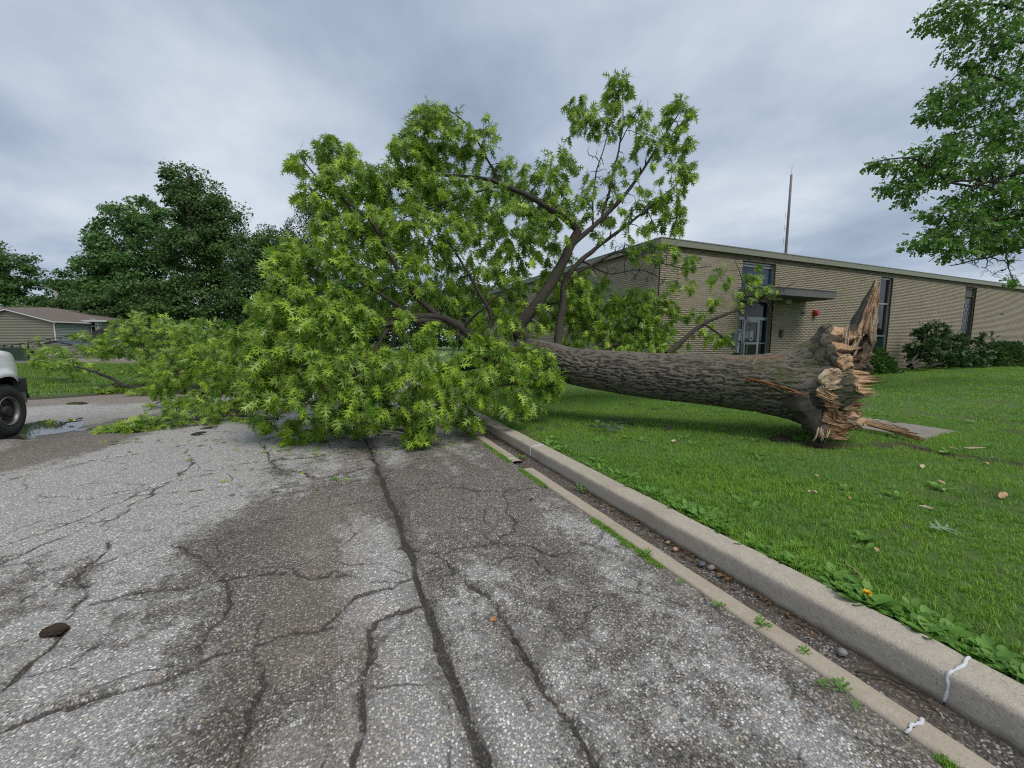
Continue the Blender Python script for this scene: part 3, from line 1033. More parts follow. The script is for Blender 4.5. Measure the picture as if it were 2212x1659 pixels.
# ------------------------------------------------------------------ the fallen oak
TB = at(1800, 850, 5.72)
oak = thing('fallen_oak_tree', 'large oak tree snapped at its base, lying across lawn and road in full leaf', 'tree', (TB[0], TB[1], .15))
T = Tree(oak, M_LIMB, M_TWIG, 21)

# trunk: lofted, real bark ridges, flaring to two torn root lobes
tp = np.array([at(1120, 757, 7.55), at(1190, 775, 7.3), at(1250, 794, 7.1), at(1400, 811, 6.6), at(1600, 826, 6.05), at(1715, 838, 5.80), at(1762, 842, 5.70), at(1792, 842, 5.64)])
tr_ = np.array([.27, .31, .335, .385, .425, .475, .56, .63])
NS, NA = 390, 214
cl = smooth_line(tp, NS)
seg = np.concatenate([[0], np.cumsum(np.linalg.norm(np.diff(cl, axis=0), axis=1))])
ck = np.concatenate([[0], np.cumsum(np.linalg.norm(np.diff(tp, axis=0), axis=1))])
rad = np.interp(seg, ck * seg[-1] / ck[-1], tr_)
rad = np.convolve(np.pad(rad, 12, 'edge'), np.ones(25) / 25, 'valid')
Ta = unit(np.gradient(cl, axis=0))
side = unit(np.cross(Ta, np.array([0, 0, 1.0])))      # towards the camera side or away
upv = np.cross(side, Ta)
th_ = np.arange(NA) * 2 * math.pi / NA
s01 = seg / seg[-1]
fl = sstep(.74, 1.0, s01)                               # flare amount
ca, sa = np.cos(th_)[None, :], np.sin(th_)[None, :]
lob = 1 + fl[:, None] ** 1.6 * (.36 * np.clip(sa, 0, 1) ** 3 + .16 * np.clip(-sa, 0, 1) ** 3 + .15 * np.cos(3 * th_ + 1.1)[None, :] - .12 * np.abs(ca) ** 2 + .10 * np.sin(5 * th_ + .4)[None, :])
rr = rad[:, None] * lob * (1 + .05 * np.sin(2 * th_ + 1.3)[None, :])
uu = (th_[None, :] * .45 + 0 * s01[:, None])
ss = seg[:, None] + 0 * th_[None, :]
# periodic noise: sample on the cylinder
cx_, cy_ = np.cos(th_)[None, :] * .42 + 0 * ss, np.sin(th_)[None, :] * .42 + 0 * ss
Q = np.stack([cx_, cy_, ss], -1).reshape(-1, 3)
warp = (fbm(Q * np.array([4, 4, 3.0]), 3, 5) - .5)
Qw = Q + np.column_stack([warp * .10, -warp * .10, warp * .0])
rd1 = np.abs(fbm(Qw * np.array([38, 38, 6.5]), 2, 9) - .5) * 2
rd2 = np.abs(fbm(Qw * np.array([70, 70, 17.0]), 2, 15) - .5) * 2
ridge = np.clip(sstep(.02, .30, rd1) * .75 + sstep(.0, .35, rd2) * .25, 0, 1)
lump = fbm(Q * np.array([2.4, 2.4, 1.6]), 3, 33) - .5
disp = (ridge - .6) * .024 + lump * .045
rr = rr.reshape(-1) + disp
V = (cl[:, None, :] + 0 * ca[..., None]).reshape(-1, 3) + (side[:, None, :] * ca[..., None] + upv[:, None, :] * sa[..., None]).reshape(-1, 3) * rr[:, None]
# jagged end: each angle stops at its own length
endj = (.10 * np.sin(3 * th_ + .5) + .16 * (vn(np.column_stack([th_ * 4.2, th_ * 0]), 3) - .5) + .12 * (vn(np.column_stack([th_ * 11, th_ * 0]), 4) - .5))
endj = np.where(np.abs(((th_ + math.pi) % (2 * math.pi)) - math.pi) < 9, endj, endj)
V += (Ta[:, None, :] * (endj[None, :] * sstep(.86, 1.0, s01)[:, None])[..., None]).reshape(-1, 3)
V[:, 2] = np.maximum(V[:, 2], .14)
i_ = np.arange(NS - 1)[:, None] * NA
k_ = np.arange(NA)[None, :]
F = np.stack([i_ + k_, i_ + (k_ + 1) % NA, i_ + NA + (k_ + 1) % NA, i_ + NA + k_], -1).reshape(-1, 4)
moss = (sstep(.55, .95, s01)[:, None] * sstep(-.6, .6, np.sin(th_ + .3))[None, :] * np.ones((NS, NA))).ravel()
scar = np.zeros((NS, NA))
TV_ = V.reshape(NS, NA, 3)
# which angle faces the camera
facing = np.array([np.argmin(np.linalg.norm(TV_[q] - EYEP, axis=1)) for q in range(NS)])
for q in range(int(NS * .70), int(NS * .86)):
    t_ = (q / NS - .70) / .16
    a0 = facing[q] + int((-4 + 20 * t_) * (1 if sa[0, facing[q]] is not None else 1)) * 0
    scar[q] += .45 * np.exp(-((np.arange(NA) - facing[q] - 36 + 10 * t_ * 0) ** 2) / (2 * (5.0 * math.sin(math.pi * t_) + .5) ** 2)) * .9
trunk = npmesh('trunk', V, F, M_TRUNK, oak, smooth=True, attrs={'ridge': ridge, 'moss': moss, 'scar': np.clip(scar.ravel(), 0, 1)})

# torn end: wood core standing out past the bark, ragged along the grain, hollow and rotten in the upper middle
ring = TV_[-1]
cen_ = ring.mean(0)
rows = [ring + Ta[-1] * -.02]
uo = unit(ring - cen_)
for f_, dp, amp in ((.96, .03, .10), (.90, .10, .30), (.80, .16, .42), (.68, .14, .45), (.54, .10, .45), (.40, .02, .4), (.25, -.12, .25), (.08, -.22, .1)):
    rw = cen_ + (ring - cen_) * f_
    lf = fbm(np.column_stack([th_ * 3.2, np.full(NA, f_ * 5.0), np.zeros(NA)]), 3, 12) - .5
    hf = vn(np.column_stack([th_ * 34, np.full(NA, f_ * 9.0), np.zeros(NA)]), 14) - .5
    hole = np.exp(-(((rw - cen_) @ np.array([0, 0, 1.0]) - .22) ** 2 + ((rw - cen_) @ side[-1]) ** 2) / .045) * .45
    rows.append(rw + Ta[-1] * (dp + amp * lf + .95 * amp * hf - hole)[:, None])
V = np.concatenate(rows)
n_ = len(rows)
i_ = np.arange(n_ - 1)[:, None] * NA
F = np.stack([i_ + k_, i_ + (k_ + 1) % NA, i_ + NA + (k_ + 1) % NA, i_ + NA + k_], -1).reshape(-1, 4)
mi = np.where(fbm(V[F[:, 0]] * 4.0, 3, 5) + .25 * (V[F[:, 0]][:, 2] > 1.15) > .66, 1, 0)
npmesh('torn_end', V, F, [M_WOOD, M_ROT], oak, mi=mi)


def shard(name, pts, wid, thk, facing_dir, mats, seed, parent=oak, rag=.25, bark=True):
    """A torn lump of wood: follows pts, wid and thk per point, bark on the back, ragged edge."""
    P = np.array([at(*p) for p in pts], float)
    n = max(12, int(np.linalg.norm(np.diff(P, axis=0), axis=1).sum() / .018))
    t = np.linspace(0, 1, n)
    W = np.interp(t, np.linspace(0, 1, len(wid)), wid)
    H = np.interp(t, np.linspace(0, 1, len(thk)), thk)
    P = smooth_line(P, n)
    Tn = unit(np.gradient(P, axis=0))
    fd = np.asarray(facing_dir, float)
    Nn = unit(fd - Tn * (Tn @ fd)[:, None])
    S_ = np.cross(Tn, Nn)
    K = 26
    an = np.arange(K) * 2 * math.pi / K
    yy_ = np.where(np.sin(an) > 0, .5, 1.0) * np.sin(an)
    vs = P[:, None, :] + S_[:, None, :] * (np.cos(an)[None, :] * W[:, None])[..., None] + Nn[:, None, :] * (yy_[None, :] * H[:, None])[..., None]
    vs = vs.reshape(-1, 3)
    # ragged along the grain: noise stretched along the path
    q = np.column_stack([np.tile(an * 3.0, n), np.repeat(t * 3.5, K), np.full(n * K, seed * 1.7)])
    rg = fbm(q * np.array([2.2, 1.0, 1]), 3, seed) - .5
    rg2 = np.abs(fbm(q * np.array([7.0, 1.6, 1]), 2, seed + 3) - .5) - .25
    vs = vs + np.repeat(Nn, K, 0) * ((rg * 1.3 + rg2 * 1.6) * rag * np.repeat(H, K) * 2)[:, None]
    vs = vs + np.repeat(S_, K, 0) * ((rg2 * 1.2 + rg) * rag * np.repeat(W, K) * 1.4)[:, None]
    vs = vs + np.repeat(Tn, K, 0) * ((vn(q * np.array([6.0, 0, 1]), seed + 8) - .5) * rag * np.repeat(W, K) * 1.6 * (np.repeat(t, K) > .5))[:, None]
    i_ = np.arange(n - 1)[:, None] * K
    kk = np.arange(K)[None, :]
    F = np.stack([i_ + kk, i_ + (kk + 1) % K, i_ + K + (kk + 1) % K, i_ + K + kk], -1).reshape(-1, 4)
    mid = np.sin(2 * math.pi * (np.tile(np.arange(K), n - 1) + .5) / K)
    mi = np.where(mid > -.25, 0, 1 if bark else 0)
    caps = np.array([[(q_ * K) + a for a in range(K)] for q_ in (0, n - 1)])
    caps[0] = caps[0][::-1]
    return npmesh(name, vs, [F, caps], mats, parent, mi=np.concatenate([mi, [0, 0]]))


def fibres(name, pts, width, thick, nf, facing_dir, mat, seed, parent=oak, tipvar=.5, curl=.02):
    """A torn slab: bundles of long wood fibres side by side that break off at different lengths."""
    r = np.random.default_rng(seed)
    P0 = np.array([at(*p) for p in pts], float)
    n = 9
    Pm = smooth_line(P0, n)
    Tn = unit(np.gradient(Pm, axis=0))
    fd = np.asarray(facing_dir, float)
    Nn = unit(fd - Tn * (Tn @ fd)[:, None])
    S_ = np.cross(Tn, Nn)
    L = np.linalg.norm(np.diff(Pm, axis=0), axis=1).sum()
    Vs, Fs = [], []
    b = 0
    nf = int(nf * 2.4)
    step_ = np.interp(np.arange(nf), np.arange(0, nf + 4, 4), r.uniform(0, 1, len(np.arange(0, nf + 4, 4))))
    rn_ = []
    for j in range(nf):
        u = (j + .5) / nf * 2 - 1
        e = 1 - tipvar * (.75 * step_[j] + .35 * r.uniform(0, 1)) * (.55 + .45 * abs(u))
        rn_.append(np.full(28, np.clip(r.normal(.25, .3), 0, 1)))
        hwid = width / nf * r.uniform(.85, 1.5)
        th = thick * r.uniform(.5, 1.2)
        off = (step_[j] - .5) * thick * 1.6 + r.normal(0, thick * .35)
        tt = np.linspace(0, e, 7) * (n - 1)
        i0 = np.minimum(tt.astype(int), n - 2); fr = (tt - i0)[:, None]
        C = Pm[i0] * (1 - fr) + Pm[i0 + 1] * fr
        s = S_[i0]; nn = Nn[i0]
        tp = np.linspace(0, 1, 7)
        C = C + s * (u * width * (1 - .15 * tp[:, None])) + nn * (off + curl * L * tp[:, None] ** 2 * r.uniform(-1.5, 3))
        w_ = hwid * np.array([1, 1, 1, .95, .8, .55, .12])[:, None]
        h_ = th * np.array([1, 1, 1, .9, .8, .6, .2])[:, None]
        ring_ = np.stack([C - s * w_ - nn * h_, C + s * w_ - nn * h_, C + s * w_ * .8 + nn * h_, C - s * w_ * .9 + nn * h_ * .7], 1)
        ring_ = ring_ + r.normal(0, .0025, ring_.shape)
        Vs.append(ring_.reshape(-1, 3))
        i_ = np.arange(6)[:, None] * 4
        kk = np.arange(4)[None, :]
        f = np.stack([i_ + kk, i_ + (kk + 1) % 4, i_ + 4 + (kk + 1) % 4, i_ + 4 + kk], -1).reshape(-1, 4)
        f = np.concatenate([f, [[0, 3, 2, 1]], [[24, 25, 26, 27]]])
        Fs.append(f + b); b += 28
    return npmesh(name, np.concatenate(Vs), np.concatenate(Fs), mat, parent, attrs={'rnd': np.concatenate(rn_)})


AX = Ta[-1]
TOCAM = unit(EYEP - cen_)
UPZ = np.array([0, 0, 1.0])
# tall torn spire: bark slab behind, torn wood in front
shard('torn_spire', [(1822, 800, 5.75), (1842, 745, 5.74), (1862, 700, 5.72), (1878, 655, 5.70), (1893, 606, 5.68)], [.22, .20, .15, .10, .018], [.20, .17, .11, .07, .015], unit(AX + TOCAM * .12), [M_WOOD, M_ROOT], 3, rag=.34)
fibres('spire_wood', [(1872, 722, 5.60), (1878, 690, 5.60), (1886, 650, 5.62), (1897, 600, 5.64)], .085, .016, 11, unit(AX * .8 + TOCAM * .7), M_WOOD, 4, tipvar=.55)
fibres('spire_wood', [(1885, 742, 5.6), (1884, 715, 5.58), (1888, 680, 5.58), (1893, 650, 5.6)], .06, .02, 9, unit(AX * .9 + TOCAM * .7), M_WOODP, 6, tipvar=.6)
shard('torn_stub', [(1858, 800, 5.62), (1868, 770, 5.62), (1878, 742, 5.64), (1884, 715, 5.65)], [.11, .12, .10, .04], [.12, .11, .08, .04], unit(AX + TOCAM * .6), [M_ROT, M_LIMB], 11, rag=.35)
fibres('torn_stub', [(1812, 775, 5.35), (1824, 745, 5.36), (1830, 690, 5.42)], .045, .02, 7, unit(AX * .5 + TOCAM), M_WOODP, 7, tipvar=.4)
fibres('torn_stub', [(1836, 770, 5.40), (1846, 735, 5.44), (1850, 705, 5.48)], .05, .02, 7, unit(AX * .4 + TOCAM), M_WOODP, 8, tipvar=.45)
shard('torn_stub', [(1816, 792, 5.20), (1830, 781, 5.22), (1840, 772, 5.3)], [.075, .085, .05], [.05, .06, .04], unit(TOCAM + AX * .6), [M_WOOD, M_LIMB], 13, rag=.45)
shard('torn_stub', [(1776, 830, 5.18), (1796, 818, 5.16), (1816, 806, 5.2)], [.085, .12, .07], [.05, .06, .04], unit(TOCAM + AX * .5), [M_WOODP, M_LIMB], 15, rag=.42)
shard('torn_stub', [(1832, 812, 5.42), (1856, 806, 5.40), (1884, 800, 5.42)], [.10, .12, .06], [.10, .09, .05], unit(AX * .6 + TOCAM * .6 - UPZ * .3), [M_ROT, M_LIMB], 17, rag=.4)
fibres('torn_stub', [(1850, 818, 5.36), (1872, 814, 5.36), (1888, 806, 5.38)], .05, .02, 6, unit(TOCAM + AX * .5), M_WOOD, 18, tipvar=.6)
# splinters fanning out of the break, each its own piece
SPL = [((1782, 835, 5.15), (1812, 832, 5.2), (1840, 826, 5.3), .07, 9), ((1790, 850, 5.15), (1820, 852, 5.2), (1850, 850, 5.3), .07, 9),
       ((1782, 868, 5.13), (1815, 872, 5.2), (1838, 862, 5.35), .07, 8), ((1768, 838, 5.12), (1788, 860, 5.1), (1816, 880, 5.15), .05, 7),
       ((1790, 885, 5.15), (1815, 893, 5.2), (1838, 896, 5.3), .08, 10), ((1778, 900, 5.15), (1806, 912, 5.15), (1840, 918, 5.25), .07, 9),
       ((1808, 905, 5.2), (1842, 913, 5.2), (1866, 938, 5.2), .05, 7), ((1786, 918, 5.15), (1812, 930, 5.15), (1838, 945, 5.2), .06, 8),
       ((1780, 935, 5.15), (1810, 944, 5.1), (1842, 946, 5.15), .05, 7), ((1782, 915, 5.2), (1776, 940, 5.1), (1766, 962, 5.08), .07, 9),
       ((1806, 905, 5.12), (1802, 885, 5.1), (1800, 862, 5.1), .03, 6), ((1818, 860, 5.25), (1812, 842, 5.2), (1808, 824, 5.2), .05, 7),
       ((1858, 772, 5.4), (1876, 767, 5.35), (1893, 763, 5.3), .028, 6),
       ((1856, 782, 5.4), (1874, 778, 5.35), (1889, 778, 5.3), .025, 5), ((1830, 815, 5.2), (1836, 795, 5.25), (1842, 775, 5.28), .04, 7),
       ((1790, 818, 5.16), (1812, 808, 5.16), (1836, 814, 5.2), .045, 7), ((1765, 850, 5.1), (1786, 860, 5.08), (1808, 872, 5.1), .035, 6),
       ((1796, 842, 5.25), (1822, 840, 5.3), (1846, 838, 5.4), .07, 8), ((1800, 870, 5.3), (1826, 880, 5.35), (1846, 876, 5.45), .07, 8)]
for i, (a, b, c_, w_, nf_) in enumerate(SPL):
    fibres('splinter', [a, b, c_], w_, .016, nf_, unit(TOCAM + AX * .2 + UPZ * .45), M_WOOD if i % 3 else M_WOODP, 40 + i, tipvar=.65, curl=.05)
# lower root torn out of the ground
shard('torn_root', [(1735, 850, 5.45), (1755, 890, 5.38), (1775, 922, 5.25), (1783, 945, 5.15)], [.24, .22, .16, .10], [.22, .20, .14, .08], unit(AX + TOCAM * .05), [M_ROOT, M_ROOT], 71, rag=.3)
fibres('split_strip', [(1612, 818, 5.595), (1660, 829, 5.42), (1705, 842, 5.27), (1745, 853, 5.17)], .022, .012, 6, TOCAM, M_ORANGE, 77, tipvar=.3)

# main limbs, traced one by one
T.limb([(1190, 775, 7.3), (1140, 745, 7.45), (1122, 705, 7.5), (1165, 650, 7.55), (1195, 605, 7.6), (1228, 540, 7.65), (1250, 497, 7.65)], .15, .075, wig=.02)
T.limb([(1250, 497, 7.65), (1205, 462, 7.55), (1135, 420, 7.4), (1060, 390, 7.25), (1000, 380, 7.15), (940, 376, 7.05), (885, 368, 7.0)], .065, .016)
T.limb([(1235, 528, 7.65), (1290, 482, 7.8), (1340, 432, 7.9), (1372, 390, 8.0), (1405, 340, 8.05), (1445, 275, 8.1), (1482, 228, 8.1)], .055, .008)
T.limb([(1205, 770, 7.35), (1205, 735, 7.6), (1216, 650, 7.75), (1222, 600, 7.8), (1265, 555, 7.9), (1335, 500, 8.0), (1410, 440, 8.1), (1462, 400, 8.1)], .085, .010)
T.limb([(1085, 400, 7.3), (1050, 340, 7.25), (1015, 275, 7.2), (960, 236, 7.1), (915, 260, 7.0)], .022, .006)
T.limb([(1080, 402, 7.3), (1010, 420, 7.1), (935, 450, 6.9), (870, 470, 6.7)], .026, .008)
T.limb([(1300, 470, 7.8), (1322, 380, 8.0), (1340, 300, 8.1), (1346, 235, 8.15), (1345, 180, 8.15)], .03, .006)
T.limb([(1338, 310, 8.1), (1372, 250, 8.15), (1385, 215, 8.1)], .012, .004, wig=.02)
T.limb([(1280, 500, 7.75), (1285, 390, 7.9), (1312, 290, 8.0), (1292, 245, 8.05)], .022, .005)
T.limb([(1222, 600, 7.8), (1290, 568, 8.0), (1340, 545, 8.1), (1400, 560, 8.2), (1475, 580, 8.3), (1540, 575, 8.35)], .035, .005)
T.limb([(1260, 565, 7.9), (1320, 590, 8.1), (1385, 585, 8.2), (1440, 610, 8.3)], .022, .005)
T.limb([(1190, 775, 7.3), (1110, 765, 7.2), (1040, 735, 7.0), (965, 690, 6.8), (905, 685, 6.6), (850, 690, 6.4)], .13, .05)
T.limb([(950, 688, 6.75), (900, 640, 6.55), (865, 590, 6.4), (832, 530, 6.3), (800, 480, 6.25), (745, 432, 6.3), (690, 385, 6.4), (640, 330, 6.5)], .05, .006)
T.limb([(1040, 735, 7.0), (1060, 690, 7.0), (1035, 630, 6.9), (1000, 570, 6.85), (960, 510, 6.8)], .05, .012)
T.limb([(960, 690, 6.8), (850, 700, 6.3), (790, 725, 6.05), (740, 760, 5.9), (640, 795, 5.8)], .045, .008)
T.limb([(900, 686, 6.6), (800, 620, 6.3), (710, 565, 6.2), (610, 540, 6.15)], .035, .007)
T.limb([(1000, 710, 6.9), (1050, 660, 6.7), (1095, 620, 6.6)], .03, .010)
T.limb([(1100, 770, 7.25), (960, 800, 7.4), (800, 820, 7.7), (640, 850, 8.2), (520, 880, 8.5), (480, 888, 8.6)], .10, .035)
T.limb([(1150, 770, 7.3), (1080, 820, 6.8), (1000, 860, 6.4), (900, 890, 6.1), (780, 905, 6.0)], .06, .012)
T.limb([(720, 928, 6.9), (780, 922, 6.9), (850, 928, 6.7), (880, 932, 6.6)], .02, .03, wig=.02)
T.limb([(850, 690, 6.4), (790, 790, 5.8), (720, 850, 5.7), (640, 880, 5.8)], .03, .007)
T.limb([(1440, 765, 8.3), (1500, 715, 8.6), (1560, 682, 8.7), (1615, 662, 8.8), (1660, 640, 8.8), (1720, 608, 8.8)], .055, .008)
T.limb([(1520, 700, 8.6), (1560, 725, 8.5), (1590, 752, 8.5)], .028, .010)
T.limb([(1615, 662, 8.8), (1605, 610, 8.8), (1592, 575, 8.8), (1582, 550, 8.8)], .014, .004)
T.limb([(1200, 775, 7.4), (1290, 760, 8.4), (1370, 720, 8.9), (1420, 640, 9.0)], .07, .012)
T.limb([(640, 850, 8.2), (560, 760, 8.5), (520, 690, 8.6)], .03, .006)
T.limb([(800, 820, 7.7), (640, 780, 8.4), (500, 790, 8.9), (380, 800, 9.2)], .04, .008)

BL_ = [  # px, py, depth, rx, ry, rdepth, secondary, twigs
    (655, 345, 6.5, 45, 22, .25, 2, 10), (725, 320, 6.5, 45, 28, .3, 3, 20), (755, 385, 6.4, 75, 42, .4, 4, 42), (690, 420, 6.3, 50, 35, .3, 3, 18),
    (945, 290, 7.1, 75, 60, .5, 6, 78), (890, 330, 7.0, 50, 60, .4, 4, 45), (1040, 300, 7.2, 40, 60, .4, 3, 14), (870, 400, 6.9, 110, 45, .5, 5, 62), (1000, 415, 7.2, 100, 40, .5, 5, 40),
    (900, 490, 6.8, 130, 55, .5, 7, 75), (770, 500, 6.4, 100, 65, .5, 7, 72), (1080, 480, 7.4, 100, 60, .5, 6, 55), (1160, 410, 7.7, 65, 55, .4, 4, 38), (1110, 370, 7.5, 50, 30, .3, 2, 16),
    (1130, 560, 7.4, 110, 65, .5, 6, 52), (980, 590, 6.9, 120, 70, .5, 6, 62), (820, 590, 6.2, 120, 70, .5, 8, 90), (690, 600, 6.1, 85, 80, .4, 7, 80),
    (620, 660, 5.9, 60, 80, .4, 6, 70), (720, 690, 5.8, 95, 60, .4, 6, 80), (850, 720, 5.9, 100, 60, .4, 6, 75), (960, 740, 6.2, 90, 60, .4, 5, 55),
    (1050, 700, 6.8, 70, 60, .4, 4, 36), (1130, 690, 7.1, 60, 50, .4, 3, 26), (640, 770, 5.7, 80, 60, .4, 6, 72), (760, 790, 5.6, 100, 60, .4, 6, 90), (880, 800, 5.65, 90, 60, .4, 6, 80),
    (1000, 800, 6.0, 70, 60, .4, 5, 52), (1090, 800, 6.4, 60, 55, .4, 4, 42), (1165, 800, 6.7, 42, 52, .3, 4, 32), (600, 840, 5.9, 60, 45, .4, 4, 45), (700, 860, 5.7, 80, 45, .4, 5, 62),
    (820, 870, 5.7, 80, 45, .4, 5, 60), (920, 870, 5.7, 60, 50, .3, 4, 48), (1020, 870, 6.1, 50, 45, .3, 3, 30), (1110, 865, 6.3, 45, 30, .3, 2, 18),
    (905, 925, 5.75, 32, 38, .2, 3, 34), (650, 925, 6.0, 45, 40, .25, 3, 26), (600, 905, 6.3, 60, 25, .3, 2, 18), (760, 905, 6.4, 80, 25, .4, 3, 24), (1000, 905, 6.5, 40, 20, .3, 2, 12),
    (1145, 880, 6.3, 40, 12, .2, 2, 10), (640, 560, 6.2, 50, 50, .3, 3, 30), (585, 720, 5.9, 35, 50, .3, 3, 30), (555, 830, 5.9, 30, 30, .2, 2, 16), (612, 580, 6.05, 26, 45, .3, 3, 34), (592, 650, 6.0, 24, 50, .3, 3, 30), (570, 770, 5.9, 40, 50, .3, 3, 36),
    # right-hand upper limbs: thinner foliage, sky shows through
    (1262, 265, 8.0, 45, 42, .3, 3, 22), (1250, 225, 8.0, 25, 25, .2, 2, 7), (1338, 195, 8.15, 32, 35, .25, 3, 22), (1325, 255, 8.1, 50, 40, .3, 3, 20), (1385, 260, 8.1, 26, 30, .2, 2, 7),
    (1410, 305, 8.1, 50, 30, .3, 3, 18), (1465, 245, 8.1, 32, 35, .3, 3, 22), (1475, 300, 8.1, 20, 40, .2, 2, 12), (1455, 390, 8.1, 45, 50, .35, 4, 28), (1440, 470, 8.2, 45, 55, .35, 4, 28),
    (1370, 350, 8.0, 40, 40, .3, 3, 9), (1300, 400, 7.9, 60, 50, .3, 3, 14), (1210, 345, 7.8, 45, 30, .3, 3, 18), (1225, 440, 7.7, 60, 50, .3, 3, 26), (1340, 500, 8.0, 60, 50, .4, 4, 18),
    (1180, 500, 7.6, 60, 60, .4, 3, 30), (1260, 610, 7.9, 50, 40, .4, 3, 14), (1420, 540, 8.2, 60, 30, .3, 3, 14), (1390, 440, 8.1, 40, 40, .3, 3, 10),
    # leaves behind the trunk, before the brick wall
    (1270, 680, 8.7, 60, 55, .5, 4, 52), (1350, 690, 8.9, 80, 65, .5, 6, 80), (1420, 690, 9.0, 50, 60, .4, 4, 40), (1300, 740, 8.6, 90, 30, .5, 4, 44), (1430, 745, 8.8, 70, 25, .4, 3, 24), (1240, 620, 8.2, 40, 40, .3, 2, 14), (1380, 640, 8.9, 60, 30, .4, 3, 28),
    (1490, 560, 8.8, 18, 28, .2, 2, 6), (1480, 610, 8.8, 25, 25, .2, 2, 8), (1550, 600, 8.8, 26, 30, .2, 2, 7), (1470, 655, 8.8, 30, 30, .3, 2, 9), (1525, 660, 8.8, 30, 24, .2, 2, 8), (1540, 720, 8.7, 45, 25, .3, 3, 16),
    (1620, 585, 8.8, 22, 32, .2, 2, 9), (1655, 625, 8.8, 28, 18, .2, 2, 5), (1595, 640, 8.8, 24, 20, .2, 2, 5),
    # crown on the far side, lying on the road
    (545, 715, 8.5, 50, 36, .5, 4, 36), (560, 780, 8.3, 80, 60, .5, 5, 62), (470, 770, 8.8, 75, 50, .5, 5, 62), (390, 790, 9.1, 65, 40, .5, 4, 46), (480, 850, 8.6, 85, 40, .5, 5, 50), (360, 830, 9.2, 40, 25, .4, 2, 18),
    (560, 660, 8.5, 40, 20, .3, 2, 14), (1050, 620, 7.6, 90, 60, .6, 4, 38), (900, 650, 7.4, 120, 70, .6, 5, 50), (760, 720, 7.6, 110, 80, .6, 5, 50), (680, 800, 7.6, 90, 70, .6, 4, 40),
]
for b in BL_:
    if 560 <= b[1] <= 790 and 780 <= b[0] <= 1140:
        b = (b[0], b[1], b[2] + .35, *b[3:7], int(b[7] * .62))
    f_ = 1.55 if b[1] < 470 and b[0] < 1120 else 1.3 if b[1] < 570 else 1.5 if b[0] < 580 and b[1] > 600 else .82 if b[1] > 700 and b[0] < 1200 else 1.0
    b = (*b[:7], int(b[7] * f_))
    T.blob(*b, nl=13, size=.158, droop=1.25 if b[1] > 600 else .95)
for b in [(1080, 600, 8.3, 90, 70, .5, 4, 58), (1150, 660, 8.3, 70, 60, .5, 4, 46), (1010, 660, 8.1, 80, 60, .5, 4, 46), (1195, 560, 8.4, 45, 55, .4, 3, 26), (1090, 735, 7.9, 80, 36, .4, 3, 36), (1215, 690, 8.6, 34, 60, .4, 3, 26), (1150, 765, 6.85, 46, 32, .25, 3, 30), (1110, 790, 6.7, 46, 34, .25, 3, 28), (1186, 820, 6.7, 28, 34, .2, 3, 22), (1060, 760, 6.7, 50, 34, .25, 3, 26),
          (850, 440, 7.7, 130, 70, .5, 4, 44), (770, 550, 7.3, 110, 80, .5, 4, 44), (950, 520, 7.9, 130, 80, .5, 4, 44), (1080, 440, 8.1, 90, 60, .5, 4, 34), (900, 620, 7.8, 120, 70, .5, 4, 40), (960, 350, 7.7, 80, 50, .4, 3, 26),
          (1310, 670, 8.9, 90, 55, .5, 4, 56), (1400, 680, 9.2, 70, 55, .5, 4, 44), (1250, 650, 8.7, 50, 60, .5, 3, 34), (1350, 735, 9.0, 110, 25, .4, 3, 34), (1280, 600, 8.6, 50, 30, .4, 2, 14)]:
    T.blob(*b, nl=13, size=.15, droop=.8)
for b in [(1410, 600, 8.2, 70, 35, .3, 34), (1660, 630, 8.8, 50, 30, .2, 22), (1640, 690, 8.7, 50, 40, .2, 12), (1060, 300, 7.2, 40, 50, .3, 14), (1460, 350, 8.1, 40, 90, .3, 26), (1400, 490, 8.1, 90, 80, .4, 60), (1310, 440, 7.9, 70, 80, .3, 40), (1380, 560, 8.2, 90, 40, .3, 40), (1340, 260, 8.1, 70, 70, .2, 16), (1300, 330, 8.0, 60, 70, .3, 18), (1330, 560, 8.1, 70, 40, .3, 22), (760, 915, 6.6, 90, 14, .3, 18), (930, 690, 6.4, 120, 50, .3, 50), (1000, 560, 6.8, 130, 90, .4, 50), (800, 520, 6.2, 140, 100, .4, 60), (690, 430, 6.3, 70, 60, .3, 24), (1150, 480, 7.5, 120, 110, .4, 50), (950, 320, 7.0, 90, 60, .3, 30), (740, 690, 5.8, 140, 60, .3, 40), (880, 800, 5.6, 150, 60, .3, 36), (640, 890, 6.2, 120, 20, .4, 30), (1070, 850, 6.3, 80, 40, .3, 24), (520, 850, 8.4, 120, 40, .4, 40), (470, 760, 8.6, 110, 40, .4, 36)]:
    T.bare(*b)
T.finish(M_OAK, singles=300)

# ------------------------------------------------------------------ separate fallen limbs
def fallen(name, label, loc, seed):
    o = thing(name, label, 'branch', loc, 'torn-off limbs on the ground')
    return o, Tree(o, M_LIMB, M_TWIG, seed)


